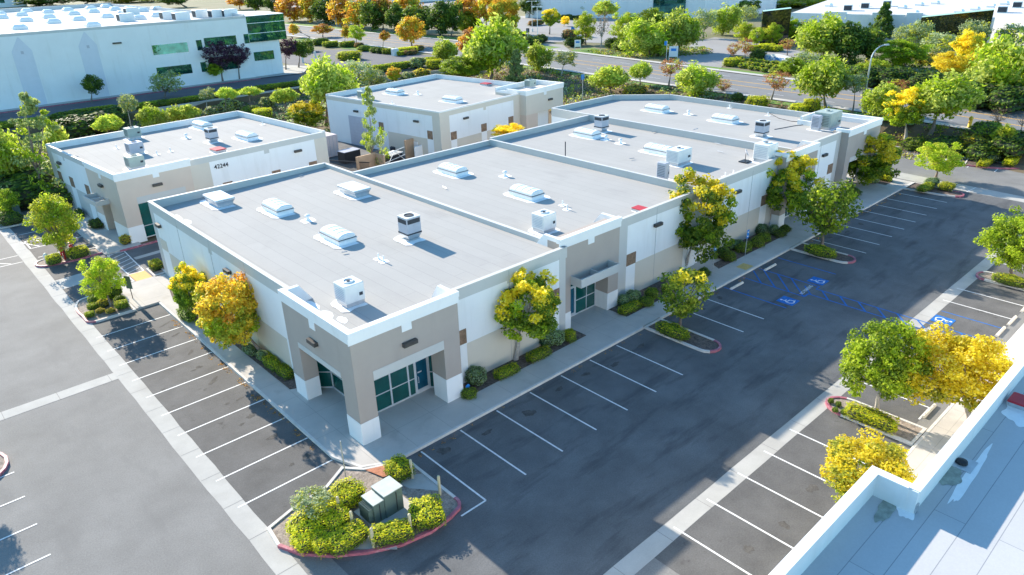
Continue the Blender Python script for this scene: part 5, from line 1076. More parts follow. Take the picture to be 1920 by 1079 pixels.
# ------------------------------------------------------------------ trees on the banks and around the upper road
BK = [
('thinpine', 72, 380, 10, 134, 182, 345, 'pale green conifer with a narrow leading tip, left edge behind the 42244 building', BARK),
('pepper', 12, 372, -30, 48, 232, 345, 'feathery light green tree cut by the left edge of the photo', BARK),
('lime', 110, 330, 84, 126, 228, 300, 'yellow-green tree squeezed between the pale conifer and the 42244 roof', BARK),
('lime', 203, 268, 175, 229, 214, 252, 'small yellow-green tree right above the left wall top of the 42244 building', BARK),
('sage', 247, 252, 222, 258, 177, 214, 'very thin pale tree with sparse cream leaves by the driveway hedge, left', BARKP),
('pepper', 285, 262, 255, 312, 197, 240, 'soft light green tree behind the rooftop units of the 42244 building', BARK),
('lime', 345, 250, 310, 373, 195, 232, 'wide lime-coloured tree behind the 42244 roof, right of the soft green one', BARK),
('sage', 388, 210, 375, 402, 165, 190, 'small sparse yellowish tree at the left end of the retaining wall', BARKP),
('lime', 424, 213, 408, 442, 163, 190, 'small lime tree growing just below the retaining wall top', BARK),
('lime', 470, 205, 452, 487, 162, 182, 'pale lime bush-tree on the slope at the middle of the retaining wall', BARK),
('lime', 535, 205, 512, 556, 164, 197, 'pale yellow bush-tree on the slope right of the retaining wall middle', BARK),
('golden', 575, 244, 542, 606, 188, 236, 'bright yellow and green bush-tree at the right end of the 42244 roof', BARK),
('pepper', 612, 232, 569, 662, 106, 206, 'big drooping light green tree between the 42244 roof and the third building', BARK),
('sage', 668, 180, 640, 702, 112, 168, 'grey-green sparse tree touching the big drooping tree, upper left', BARK),
('sage', 700, 172, 680, 722, 128, 168, 'grey bushy tree behind the left corner of the third building roof', BARK),
('amber', 737, 162, 724, 752, 126, 152, 'small upright olive-gold bush above the back wall of the third roof', BARK),
('pepper', 836, 122, 813, 858, 73, 112, 'round light green tree by the driveway mouth, left of the tallest drooping tree', BARK),
('lush', 862, 158, 826, 905, 105, 146, 'broad mound of green and yellow foliage behind the third building', BARK),
('autumn', 888, 110, 862, 905, 55, 105, 'orange-leaved tree tucked behind the tallest drooping tree, top centre', BARK),
('pepper', 920, 150, 876, 975, 32, 140, 'tallest drooping light green tree above the third building, top centre', BARK),
('conifer', 967, 165, 950, 986, 96, 158, 'narrow pale conifer at the corner cap of the third building', BARK),
('pepper', 1008, 132, 985, 1034, 80, 126, 'feathery round tree beside the road just right of the narrow conifer', BARK),
('sage', 1052, 142, 1040, 1082, 95, 125, 'nearly bare sapling on the bank right of the feathery round tree', BARKP),
('lime', 1146, 178, 1108, 1176, 122, 172, 'wide lime-green willowy tree on the bank behind the farthest roof', BARK),
('pepper', 1200, 160, 1181, 1221, 115, 150, 'small round lime tree standing at the roadside, middle of the bank', BARK),
('rust', 1254, 162, 1237, 1280, 108, 142, 'small brown-green street tree with a dark crooked trunk, left of the board signs line', BARK),
('pepper', 1306, 178, 1266, 1342, 120, 172, 'bushy light green tree at the road edge above the farthest roof', BARK),
('rust', 1355, 172, 1343, 1372, 148, 172, 'tiny orange-brown bush-tree beside the bushy light green one', BARK),
('rust', 1446, 188, 1435, 1480, 132, 170, 'small street tree with olive crown and curved trunk, right of the farthest skylight', BARK),
('pepper', 1548, 204, 1499, 1589, 102, 188, 'large round lime-green tree at the roadside behind the far corner cap', BARK),
('sage', 1598, 212, 1586, 1622, 138, 178, 'dark leaning tree between the large round tree and the street lamp', BARK),
('pepper', 1650, 228, 1624, 1682, 155, 212, 'loose green tree just right of the street lamp foot', BARK),
('golden', 1698, 262, 1653, 1742, 166, 238, 'bright green tree with yellow flecks and pale trunk, right of the far corner', BARKP),
('pepper', 1744, 252, 1708, 1832, 134, 226, 'wide spreading pale green tree with forking limbs on the mulch bank, right', BARK),
('bare', 1868, 242, 1855, 1895, 202, 232, 'leafless little street tree near the right edge', BARK),
('olive', 1872, 300, 1860, 1906, 235, 278, 'slender yellow-green tree in the bed with domed shrubs at the right', BARK),
('bare', 1914, 248, 1902, 1935, 210, 240, 'leafless street tree cut by the right edge of the photo', BARK),
('dark', 172, 192, 156, 190, 142, 176, 'dark blue-green shrubby tree against the big warehouse wall', BARK),
('sage', 308, 184, 286, 334, 134, 178, 'olive-grey tree standing at the kerb of the warehouse driveway', BARK),
('purple', 418, 154, 383, 440, 76, 128, 'dark purple-leaved tree before the warehouse windows, left of the pair', BARK),
('purple', 449, 150, 428, 464, 84, 122, 'thin purple-leaved tree before the warehouse windows, right of the pair', BARK),
('green1', 402, 156, 384, 416, 118, 142, 'low green tree under the purple one at the warehouse', BARK),
('purple', 536, 132, 522, 556, 72, 106, 'dark purple tree at the glass corner of the warehouse', BARK),
('dark', 560, 128, 544, 584, 74, 110, 'round dark green tree right of the glass corner of the warehouse', BARK),
('autumn', 646, 82, 640, 657, 48, 72, 'small orange street tree at the left of the near verge, top left of centre', BARK),
('olive', 668, 86, 654, 684, 48, 76, 'small green street tree with reddish tips on the near verge', BARK),
('autumn', 718, 92, 711, 731, 59, 77, 'small round orange street tree on the near verge', BARK),
('autumn', 772, 88, 745, 792, 31, 80, 'bright orange upright tree on the near verge before the road', BARK),
('autumn', 605, 70, 588, 622, 46, 64, 'low orange and green tree near the street, right of the warehouse glass corner', BARK),
('autumn', 583, 70, 540, 560, 44, 64, 'small orange tree at the edge of the warehouse glass corner', BARK),
('autumn', 552, 40, 530, 572, -12, 36, 'first big orange tree of the row beyond the road, right of the warehouse', BARK),
('autumn', 583, 42, 565, 600, -12, 36, 'second big orange tree of the row beyond the road', BARK),
('dark', 607, 46, 592, 628, 2, 42, 'dark green tree after the first two orange ones beyond the road', BARK),
('autumn', 640, 50, 622, 652, -10, 44, 'brown-orange tree over the small street trees, row beyond the road', BARK),
('autumn', 672, 54, 654, 692, 0, 46, 'golden orange tree left of the first dark green trunk pair beyond the road', BARK),
('dark', 697, 58, 684, 718, 4, 52, 'dark green tree with a pale trunk in the row beyond the road', BARK),
('autumn', 718, 56, 704, 732, -5, 42, 'orange crown between two dark green trees beyond the road', BARK),
('dark', 740, 62, 724, 762, 8, 56, 'dark green tree directly behind the bright orange verge tree', BARK),
('autumn', 764, 56, 744, 784, -8, 36, 'light orange crown above the bright orange verge tree', BARK),
('dark', 790, 66, 770, 808, 12, 62, 'very dark tree right of the bright orange verge tree, beyond the road', BARK),
('dark', 826, 68, 806, 846, 8, 58, 'green tree on two slim trunks beyond the road', BARK),
('dark', 846, 68, 838, 862, 4, 56, 'narrow green tree beside the two-trunked one beyond the road', BARK),
('autumn', 872, 60, 858, 892, -5, 34, 'orange crown behind the tallest drooping tree, left part', BARK),
('lush', 880, 62, 862, 894, 22, 58, 'green tree low against the orange crowns beyond the road', BARK),
('autumn', 912, 62, 890, 934, -8, 42, 'yellow-orange tree behind the tallest drooping tree, right part', BARK),
('amber', 945, 66, 918, 974, -10, 62, 'big olive-gold tree ending the autumn row, left of the car park', BARK),
('dark', 992, 34, 975, 1012, -5, 26, 'dark tree behind the twin light poles', BARK),
('dark', 1020, 30, 1004, 1048, -5, 26, 'first of the dark trees in front of the far white wall', BARK),
('dark', 1056, 28, 1042, 1072, 0, 26, 'second dark tree in front of the far white wall', BARK),
('sage', 1092, 33, 1082, 1103, 0, 26, 'small grey-green tree alone before the far white wall', BARK),
('green1', 1112, 28, 1104, 1122, 0, 24, 'small green tree right of the grey-green one at the far white wall', BARK),
('golden', 1030, 65, 1016, 1050, 16, 48, 'yellow-green tree in the middle of the far car park', BARK),
('yellow', 1057, 50, 1052, 1068, 31, 48, 'tiny yellow bush-tree in the far car park', BARK),
('olive', 1098, 84, 1078, 1118, 26, 74, 'green tree at the right side of the far car park', BARK),
('lime', 1132, 58, 1112, 1158, 0, 34, 'tall yellow tree behind the bare conifer', BARK),
('bare', 1127, 87, 1110, 1146, 22, 76, 'grey bare conifer with a straight trunk by the far car park', BARKP),
('olive', 1180, 92, 1147, 1200, 24, 76, 'olive-green tree at the left of the dense group across the road', BARK),
('lush', 1215, 70, 1192, 1248, 17, 62, 'bright green tree at the back of the dense group across the road', BARK),
('pepper', 1220, 104, 1176, 1252, 34, 98, 'large drooping tree at the front of the dense group across the road', BARK),
('pepper', 1272, 100, 1240, 1310, 17, 94, 'tall drooping tree at the right of the dense group across the road', BARK),
('sage', 1318, 72, 1304, 1342, 17, 60, 'grey-green tree left of the car park entrance drive', BARK),
('pepper', 1354, 66, 1338, 1388, 10, 58, 'light green drooping tree beyond the entrance drive', BARK),
('dark', 1402, 36, 1385, 1422, 0, 24, 'dark tree behind the sparse pale one, left of the black glass bay', BARK),
('sage', 1396, 52, 1388, 1420, 10, 42, 'sparse pale tree left of the black glass bay', BARKP),
('olive', 1396, 84, 1379, 1416, 44, 76, 'yellow-green tree at the left foot of the black glass bay', BARK),
('olive', 1418, 88, 1406, 1432, 52, 82, 'second yellow-green tree at the left foot of the black glass bay', BARK),
('olive', 1447, 86, 1432, 1468, 46, 80, 'round yellow-green tree right in front of the black glass bay', BARK),
('lush', 1482, 80, 1468, 1504, 36, 76, 'green tree at the right edge of the black glass bay', BARK),
('sage', 1514, 82, 1498, 1532, 36, 78, 'grey sparse tree before the low white wall', BARKP),
('rust', 1376, 116, 1362, 1386, 80, 104, 'small bare reddish tree behind the entrance sign, left', BARK),
('rust', 1396, 114, 1384, 1412, 70, 102, 'taller reddish tree behind the entrance sign', BARK),
('rust', 1476, 104, 1463, 1490, 72, 94, 'reddish-brown small tree by the entrance lawn', BARK),
('pepper', 1545, 118, 1498, 1592, 26, 106, 'largest drooping tree across the road, left of the conifer', BARK),
('dark', 1594, 124, 1562, 1622, 45, 114, 'dark round tree right of the largest drooping tree', BARK),
('dark', 1628, 122, 1600, 1652, 54, 112, 'dark green tree under the conifer across the road', BARK),
('darkconifer', 1655, 80, 1637, 1675, 10, 72, 'dark pointed conifer before the low white wall', BARK),
('lush', 1632, 76, 1620, 1648, 38, 70, 'light green tree left beside the dark conifer', BARK),
('lush', 1700, 128, 1654, 1732, 74, 122, 'round bright green tree right of the street lamp top', BARK),
('sage', 1698, 100, 1676, 1718, 48, 84, 'grey-green tree at the left corner of the large black bay', BARK),
('sage', 1726, 102, 1708, 1748, 38, 88, 'spiky grey tree in front of the large black bay', BARK),
('sage', 1762, 115, 1732, 1796, 60, 108, 'wide sparse tree with pale limbs in front of the large black bay', BARKP),
('yellow', 1815, 150, 1788, 1842, 54, 120, 'tall golden tree before the large black bay', BARK),
('yellow', 1785, 158, 1756, 1830, 98, 142, 'lower golden tree at the foot of the tall golden one', BARK),
('sage', 1832, 100, 1802, 1852, 38, 84, 'sparse tree behind the top of the tall golden tree', BARK),
('pepper', 1880, 190, 1832, 1935, 64, 180, 'very large light green tree filling the upper right edge', BARK),
('sage', 1900, 96, 1872, 1935, 45, 88, 'dull green tree behind the very large one, upper right corner', BARK),
('olive', 1640, 152, 1608, 1668, 112, 150, 'dull green and yellow tree below the street lamp top', BARK),
('dark', 1700, 160, 1684, 1712, 128, 158, 'low dark bush-tree in the shade across the road', BARK),
('rust', 1692, 178, 1668, 1708, 148, 176, 'reddish low tree on the far verge right of the lamp', BARK),
('dark', 1560, 150, 1545, 1592, 118, 146, 'dark bush-tree behind the large roadside tree', BARK),
('bright1', 1486, 140, 1462, 1508, 108, 142, 'dense round green bush-tree at the right end of the entrance sign', BARK),
('sage', 1513, 134, 1494, 1532, 98, 126, 'pale grey bush-tree beside the dense round bush', BARK),
('dark', 70, 12, 40, 122, -12, 12, 'dark green mass of trees behind the warehouse, far left', BARK),
('dark', 160, 8, 140, 200, -12, 6, 'green tree behind the warehouse skylights', BARK),
('dark', 350, 14, 300, 350, -10, 8, 'green trees beyond the back of the warehouse roof', BARK),
('olive', 215, 6, 195, 300, -12, 6, 'low green hill of trees beyond the warehouse, left of centre', BARK),
('autumn', 450, 18, 428, 466, -10, 12, 'orange tree beyond the warehouse back corner', BARK),
('dark', 478, 26, 462, 500, -12, 20, 'grey-green tall tree beyond the warehouse right corner', BARK),
('dark', 515, 28, 495, 534, -12, 22, 'tall dark tree behind the warehouse glass corner', BARK),
('olive', 1480, 14, 1445, 1540, -6, 18, 'rounded olive tree on the hill behind the low white roof, left', BARK),
('olive', 1560, 12, 1520, 1585, -6, 14, 'rounded olive tree on the hill behind the stepped white roof', BARK),
('dark', 1368, 14, 1362, 1378, 2, 14, 'small teal-green tree at the far white wall, right', BARK),
]
CRW['green1'] = CRW['lush']; CRW['bright1'] = CRW['lush']
for (k, bu, bv, u0, u1, v0, v1, lab, bk) in BK: tree(k, bu, bv, u0, u1, v0, v1, lab, bark=bk, group=None)
# pine in the service yard
tree('thinpine', 694, 322, 668, 724, 170, 300, 'slim light green pine rising from the service yard between the roofs', z=0)
tree('yellow', 950, 300, 922, 984, 232, 262, 'yellow crown showing over the back wall of the second roof', z=0, var=0)
tree('olive', 1080, 222, 1064, 1074, 200, 222, 'small bush-tree behind the far roof corner, right of the third building', z=0)
# ------------------------------------------------------------------ clipped shrubs in the beds
def S(kind, u, v, w, d, h, label, g, **k): return shrub_at(kind, u, v, w, d, h, label, g, **k)
g1 = 'shrubs in the bed beside the first entrance'
S('grey', 893, 706, 1.3, 1.3, 1.15, 'pale variegated round shrub right next to the corner tower', g1); S('round', 880, 738, 1.0, .9, .55, 'low green shrub at the foot of the corner tower', g1)
S('hedge', 950, 697, 1.9, .9, .55, 'low clipped hedge, left half, under the yellow-topped tree', g1, name='hedge'); S('hedge', 1010, 665, 2.0, .9, .6, 'low clipped hedge, right half, under the yellow-topped tree', g1, name='hedge')
S('grey', 1026, 636, 1.3, 1.2, 1.0, 'pale domed shrub behind the right half of the low hedge', g1); S('grey', 1042, 634, 1.3, 1.2, 1.0, 'pale domed shrub nearest the second entrance', g1); S('hedge', 1068, 631, .7, .9, .9, 'upright green shrub at the left side of the second entrance', g1)
g2 = 'shrubs in the bed right of the second entrance'
S('grey', 1170, 564, 1.1, 1.0, .8, 'smaller pale round shrub at the right side of the second entrance', g2); S('grey', 1187, 557, 1.2, 1.2, .95, 'larger pale round shrub at the right side of the second entrance', g2)
S('hedge', 1180, 578, 2.2, .9, .55, 'low hedge in front of the two pale round shrubs', g2, name='hedge'); S('round', 1212, 566, 1.2, 1.1, .6, 'green shrub ending the low hedge by the second entrance', g2); S('round', 1222, 551, 1.0, 1.0, .8, 'upright green shrub behind the end of the low hedge', g2)
S('hedge', 1262, 537, 2.4, .9, .6, 'hedge behind the thin airy tree', g2, name='hedge'); S('dark', 1302, 520, 1.4, 1.4, .8, 'dark green shrub at the foot of the forked tree', g2); S('dark', 1320, 512, 1.0, 1.0, .7, 'last dark shrub of the bed beside the service door walk', g2)
g3 = 'shrubs in the bed behind the blue parking signs'
for q in ((1355, 474, 1.5, 1.2, .8, 'dark', 'dark shrub at the left end of the bed behind the blue signs'), (1368, 482, 1.1, 1.1, .75, 'round', 'round green shrub standing in front of the left blue sign bed'), (1378, 459, 2.0, .9, .7, 'grey', 'long pale shrub along the wall behind the blue signs'), (1396, 464, 1.9, 1.1, .75, 'round', 'green shrub between the two blue signs'), (1420, 455, 1.4, 1.2, .85, 'round', 'bright green shrub right of the right blue sign'), (1432, 446, 1.4, 1.2, .7, 'round', 'green shrub left of the third entrance tree'), (1428, 431, 1.4, 1.2, .95, 'grey', 'pale shrub left of the trunk by the third entrance'), (1451, 432, .9, .9, .95, 'grey', 'pale shrub right of the trunk by the third entrance'), (1462, 438, 1.1, 1.1, .7, 'dark', 'dark shrub at the right end of that bed'), (1472, 430, 1.0, 1.0, .65, 'dark', 'low dark shrub next to the third entrance walk')):
    S(q[5], *q[:5], q[6], g3)
g4 = 'shrubs near the far entrance'
for q in ((1508, 388, 1.5, 1.2, .9, 'grey', 'pale shrub half behind the island tree'), (1600, 362, 1.6, 1.4, .9, 'dark', 'dark round shrub at the left of the far entrance'), (1588, 372, 1.3, 1.2, .7, 'round', 'green shrub at the edge of the far entrance walk'), (1638, 337, 1.8, 1.2, .8, 'grey', 'pale shrub right of the far white pier'), (1660, 333, 1.2, 1.6, .75, 'gold', 'gold-green hedge at the corner by the far pier'), (1748, 341, 2.2, 1.4, .7, 'grey', 'domed green shrub under the small round olive tree'), (1735, 352, 3.2, 1.2, .6, 'hedge', 'low hedge in front of the domed shrub at the far bed'), (1775, 350, 2.0, 1.6, .7, 'goldmix', 'gold-edged hedge at the right end of the far bed')):
    S(q[5], *q[:5], q[6], g4)
g5 = 'hedges in the kerbed islands'
S('hedge', 1261, 621, 1.2, 2.5, .75, 'dark green hedge block round the thin airy tree', g5, name='hedge'); S('hedge', 1538, 472, 1.3, 2.7, .8, 'green hedge block round the loose dark green tree', g5, name='hedge')
S('hedge', 1895, 527, 1.2, 2.6, .7, 'green hedge block at the right edge of the photo', g5, name='hedge'); S('gold', 1634, 784, 1.2, 2.9, .75, 'bright hedge block round the tall bright green tree', g5, name='hedge')
for i, (u, v) in enumerate(((1558, 752), (1572, 758), (1566, 769), (1582, 773))): S('round', u, v, .35, .35, .28, ['tiny tuft nearest the red nose of the right island', 'tiny tuft second from the red nose of the right island', 'tiny tuft on the near side of the right island nose', 'tiny tuft closest to the hedge in the right island'][i], 'tiny tufts in the right island')
g6 = 'round shrubs in the left planter'
for q in ((198, 552, 1.9, 1.1, .8, 'round', 'wide green shrub behind the trunk in the left planter'), (214, 548, 1.2, 1.1, .9, 'round', 'dark green shrub at the back right of the left planter'), (178, 562, 1.1, 1.0, .75, 'round', 'round green shrub at the left of the trunk in the left planter'), (195, 568, .85, .8, .7, 'amber', 'orange-yellow shrub beside the trunk in the left planter'), (175, 575, .9, .7, .5, 'hedge', 'small green shrub at the kerb nose of the left planter'), (168, 590, .7, .6, .4, 'hedge', 'smallest green shrub at the front of the left planter'), (188, 583, .7, .6, .35, 'amber', 'low straw-orange tuft in the left planter'), (207, 583, .7, .6, .35, 'amber', 'low straw-coloured tuft right of the trunk in the left planter'), (224, 563, .9, .8, .6, 'round', 'round green shrub at the right rear of the left planter'), (228, 572, 1.0, .9, .6, 'hedge', 'round green shrub at the right front of the left planter')):
    S(q[5], *q[:5], q[6], g6)
g7 = 'shrubs near the red pipes'
S('goldmix', 101, 487, 1.3, 1.1, .9, 'small clipped gold-green shrub left of the red pipes', g7); S('goldmix', 146, 474, 1.9, 1.4, 1.0, 'clipped green hedge block right of the red pipes', g7, name='hedge')
S('goldmix', 292, 497, 1.1, 1.5, .8, 'clipped shrub in the small planter at the near building corner', g7); S('amber', 235, 450, 1.1, 1.1, .9, 'round brownish shrub at the front pier of the 42244 building', g7)
S('dark', 180, 420, 1.3, 2.2, .8, 'dark clipped shrub left of the 42244 canopy', g7); S('dark', 146, 400, 1.1, 2.4, .7, 'long dark shrub against the left wall of the 42244 building', g7)
S('round', 10, 408, 2.4, 2.2, 1.1, 'big round shrub under the little tree at the left edge', g7); S('dark', 22, 413, 2.2, 1.8, 1.0, 'dark round shrub at the kerb by the left edge', g7)
g8 = 'gold hedges round the transformer'
for q in ((582, 985, 2.0, 1.7, 0.90, 'gold', 'gold hedge at the left tip of the transformer island'), (578, 1010, 1.5, 1.2, 0.74, 'gold', 'gold hedge at the front left kerb of the transformer island'), (628, 975, 1.3, 1.7, 0.90, 'gold', 'orange-tinged gold hedge left of the pale posts'), (652, 1010, 2.0, 1.2, 0.82, 'goldmix', 'orange-topped gold hedge along the front kerb of the transformer island'), (612, 1015, 1.5, 1.1, 0.74, 'gold', 'gold hedge in the middle of the front kerb'),
          (652, 928, 1.6, 1.6, 0.94, 'gold', 'rounded gold hedge behind the transformer, left'), (612, 948, 1.6, 1.3, 0.66, 'gold', 'gold hedge under the wispy olive bush'), (748, 880, 1.3, 1.5, 0.94, 'goldmix', 'green and gold hedge block behind the transformer, right'), (735, 1000, 2.0, 1.1, 0.82, 'goldmix', 'green hedge along the red kerb below the transformer'), (800, 962, 1.7, 1.9, 0.86, 'goldmix', 'green and gold hedge at the right tip of the transformer island')):
    S(q[5], *q[:5], q[6], g8, name='hedge', rz=-.5 if q[0] > 700 and q[1] > 900 else 0)
g9 = 'shrubs along the left wall'
S('round', 350, 590, 1.0, 2.4, .8, 'pale green low shrub under the small yellow-green tree', g9); S('grey', 470, 655, .9, 1.5, .8, 'grey-green shrub behind the leaning trunk', g9); S('grey', 492, 668, .7, .9, .75, 'small pale shrub in front of the leaning trunk', g9)
S('hedge', 510, 682, .8, 1.8, .7, 'clipped green shrub next to the leaning trunk', g9); S('hedge', 533, 697, .8, 1.7, .65, 'clipped bright shrub nearest the corner tower on the left side', g9); S('goldmix', 512, 668, .6, 1.8, .5, 'thin gold strip of hedge against the left wall', g9)
g10 = 'clipped beds on the far right'
S('grey', 1862, 294, 5.0, 1.8, 1.0, 'long pale domed hedge under the slender tree, right', g10, name='hedge'); S('grey', 1905, 290, 4.0, 2.4, 1.2, 'pale domed hedge cut by the right edge', g10, name='hedge'); S('gold', 1850, 304, 4.5, 1.2, .7, 'low gold hedge along the painted kerb, right', g10, name='hedge'); S('gold', 1898, 302, 4.0, 1.4, .8, 'low gold hedge along the painted kerb at the right edge', g10, name='hedge')
# shrubs and hedges of the upper level
g11 = 'hedge along the warehouse driveway'
UPH = [(5, 232, 7), (35, 228, 6), (62, 224, 5), (127, 212, 6), (160, 206, 5), (187, 202, 5), (227, 199, 5), (255, 196, 4), (283, 192, 4.5), (308, 189, 4), (333, 186, 4), (367, 181, 4.5), (403, 174, 4), (443, 169, 4.5), (468, 165, 3.5), (490, 161, 4), (513, 158, 3.5), (537, 155, 3.5), (560, 152, 4)]
for i, (u, v, w_) in enumerate(sorted(UPH)):
    p = att(u, v+9); shrub('hedge' if i % 3 else 'round', p.x, p.y, w_, 1.9, 1.0, 'clipped hedge section between the blue-shaded driveway and the retaining wall, %s from the left' % ['first', 'second', 'third', 'fourth', 'fifth', 'sixth', 'seventh', 'eighth', 'ninth', 'tenth', 'eleventh', 'twelfth', 'thirteenth', 'fourteenth', 'fifteenth', 'sixteenth', 'seventeenth', 'eighteenth', 'last'][i], g11, z=p.z, name='hedge')
MISC = [
(70, 345, 9, 7, 3.5, 'dark', 'large dark shrub mass below the pale conifer'), (30, 370, 8, 6, 3, 'dark', 'dark shrub mass at the left edge beside the parking lot'), (105, 372, 4, 5, 2.6, 'dark', 'dark shrubs against the back corner of the 42244 building'),
(165, 238, 9, 7, 2.8, 'dark', 'blue-green shrub mass below the driveway, left'), (200, 222, 7, 5, 2.4, 'dark', 'blue-green shrub right of that mass, behind the lime tree'), (135, 222, 6, 5, 2.0, 'dark', 'dark spreading shrub above the blue-green mass'),
(470, 212, 3.5, 3, 1.8, 'round', 'green shrub on the slope, left of the bright yellow bush-tree'), (492, 216, 3.2, 3, 1.8, 'gold', 'yellow shrub on the slope behind the 42244 roof'), (500, 196, 2.5, 2.5, 1.8, 'sage', 'grey shrub on the slope below the retaining wall'), (430, 200, 4, 3, 1.6, 'sage', 'purplish grey scrub under the retaining wall'), (402, 212, 4, 3, 1.6, 'sage', 'grey scrub at the 42244 roof edge'),
(655, 175, 4, 4, 2.5, 'sage', 'grey scrub beside the big drooping tree'), (712, 130, 5, 2.5, 1.6, 'hedge', 'hedge piece above the third roof, left'), (748, 125, 6, 2.5, 1.6, 'hedge', 'hedge piece above the third roof, centre'), (782, 120, 5, 3, 2, 'sage', 'grey-green shrub above the third roof, right'), (790, 140, 4, 3, 2, 'amber', 'orange shrub behind the third roof'), (808, 115, 4, 2.5, 1.6, 'hedge', 'hedge piece near the driveway mouth'), (765, 140, 3, 3, 1.6, 'sage', 'low scrub on the rocky slope'),
(815, 128, 3.5, 3, 2, 'gold', 'bright yellow shrub at the left of the green mound'), (1190, 172, 5.5, 3, 1.8, 'amber', 'bright yellow shrub on the bank behind the farthest roof'), (1420, 196, 3.6, 3, 2, 'gold', 'bright yellow shrub behind the farthest skylight'), (1500, 206, 4, 2.5, 1.4, 'gold', 'long yellow shrub left of the far corner cap'), (1522, 200, 2.6, 2.5, 1.8, 'gold', 'taller yellow shrub at the far corner cap'), (1383, 184, 2.2, 2, 1.2, 'dark', 'small dark shrub on the bank'), (1075, 212, 3, 3, 2.2, 'gold', 'yellow-green shrub beside the third building'),
(652, 84, 5, 3, 1.6, 'hedge', 'green shrub at the left of the lawn strip'), (682, 92, 4, 3, 1.4, 'round', 'round shrub on the lawn strip'), (703, 95, 3, 2.5, 1.4, 'round', 'small round shrub on the lawn strip'), (715, 96, 3, 2.5, 1.4, 'dark', 'dark small shrub on the lawn strip'), (730, 97, 4, 2.5, 1.4, 'hedge', 'shrub before the round orange tree'), (762, 96, 7, 3, 1.6, 'gold', 'long gold hedge under the bright orange tree'), (783, 92, 4, 2.5, 1.6, 'red', 'reddish shrub at the driveway corner'), (764, 100, 2.4, 2, 1.2, 'red', 'small reddish shrub by the grey box, left'), (775, 99, 2.4, 2, 1.2, 'red', 'small reddish shrub by the grey box, right'), (750, 101, 2.5, 2, 1.1, 'gold', 'small gold shrub left of the grey box'), (655, 106, 6, 5, 2.0, 'gold', 'round shrub island in the upper driveway'), (673, 86, 3, 2, 1.4, 'red', 'red-brown shrub on the lawn strip'),
(600, 80, 6, 3, 1.8, 'round', 'green hedge right of the warehouse corner'), (572, 90, 5, 4, 2.5, 'round', 'fern-like green shrub at the warehouse corner'), (620, 84, 5, 3, 1.6, 'hedge', 'trimmed green hedge by the upper driveway'),
(985, 76, 7, 4, 2, 'dark', 'dark hedge at the car park corner beyond the road, left'), (1000, 78, 6, 4, 2, 'dark', 'dark hedge at the base of the light poles'), (1015, 74, 4, 3, 2, 'dark', 'dark hedge right of the light poles'), (975, 70, 5, 4, 2.2, 'dark', 'purplish hedge beyond the road left of the poles'), (1005, 44, 8, 3, 1.8, 'red', 'flowering hedge in the middle of the far car park'), (1068, 66, 5, 4, 2.6, 'red', 'pinkish flowering bush by the blue sign'), (1078, 80, 7, 3, 2.2, 'dark', 'dark hedge behind the left board sign'), (1150, 84, 5, 4, 2.5, 'dark', 'dark round shrub below the bare conifer'), (1165, 88, 5, 4, 2.5, 'round', 'green shrub below the dense group'), (1062, 33, 8, 3, 1.6, 'dark', 'dark hedge along the far white wall, left'), (1082, 34, 7, 3, 1.4, 'dark', 'dark hedge along the far white wall, right'),
(1372, 118, 4, 3, 1.6, 'gold', 'straw-green shrub at the left end of the entrance planting'), (1412, 92, 3, 2.5, 1.4, 'gold', 'gold tuft on the entrance lawn, left'), (1436, 90, 5, 3, 1.6, 'gold', 'gold shrub on the entrance lawn, middle'), (1456, 92, 4, 3, 1.4, 'gold', 'gold shrub on the entrance lawn, right'), (1416, 108, 2.8, 2.5, 2.0, 'dark', 'spiky dark plant at the left of the entrance sign'), (1424, 106, 2.8, 2.5, 2.4, 'dark', 'taller spiky dark plant at the entrance sign'),
(1850, 250, 5, 4, 2.2, 'round', 'rounded bright green shrub on the bank near the right edge'), (1832, 268, 5, 4, 2, 'amber', 'brownish shrub below the rounded green one'), (1848, 285, 7, 4, 2, 'dark', 'dark shrub mass behind the pale domed hedge'), (1800, 275, 6, 4, 1.6, 'dark', 'dark ground shrub in the shade right of the olive tree'), (1905, 262, 7, 5, 2.2, 'dark', 'dark green shrub mass at the right edge'), (1715, 272, 4, 3, 1.4, 'round', 'low green shrub behind the far stalls'), (1725, 278, 2, 1.5, .9, 'gold', 'small yellow-leaved shrub behind the far stalls'), (1770, 272, 6, 4, 1.4, 'dark', 'dark low shrubs at the foot of the mulch bank'),
(1640, 148, 9, 5, 3, 'dark', 'dark shrub belt across the road below the lamp top'), (1680, 150, 9, 5, 3, 'dark', 'dark shrub belt across the road right of the lamp'), (1740, 160, 9, 6, 3, 'dark', 'dark shrub belt behind the wide spreading tree'), (1800, 175, 10, 6, 3.2, 'dark', 'dark shrub belt below the golden trees'), (1840, 182, 10, 6, 3.2, 'dark', 'dark shrub belt below the very large tree'), (1900, 188, 12, 6, 3.2, 'dark', 'dark shrub belt at the right edge across the road'), (1600, 142, 8, 5, 2.6, 'round', 'green shrub belt across the road behind the lime tree'), (1735, 112, 5, 4, 2, 'amber', 'brown-green shrub in front of the large black bay'),
]
for (u, v, w_, d_, h_, k_, lab) in MISC:
    p = att(u, v, h_*.4); p.z = H(p.x, p.y); shrub(k_, p.x, p.y, w_, d_, h_, lab, 'background shrubs', z=p.z)
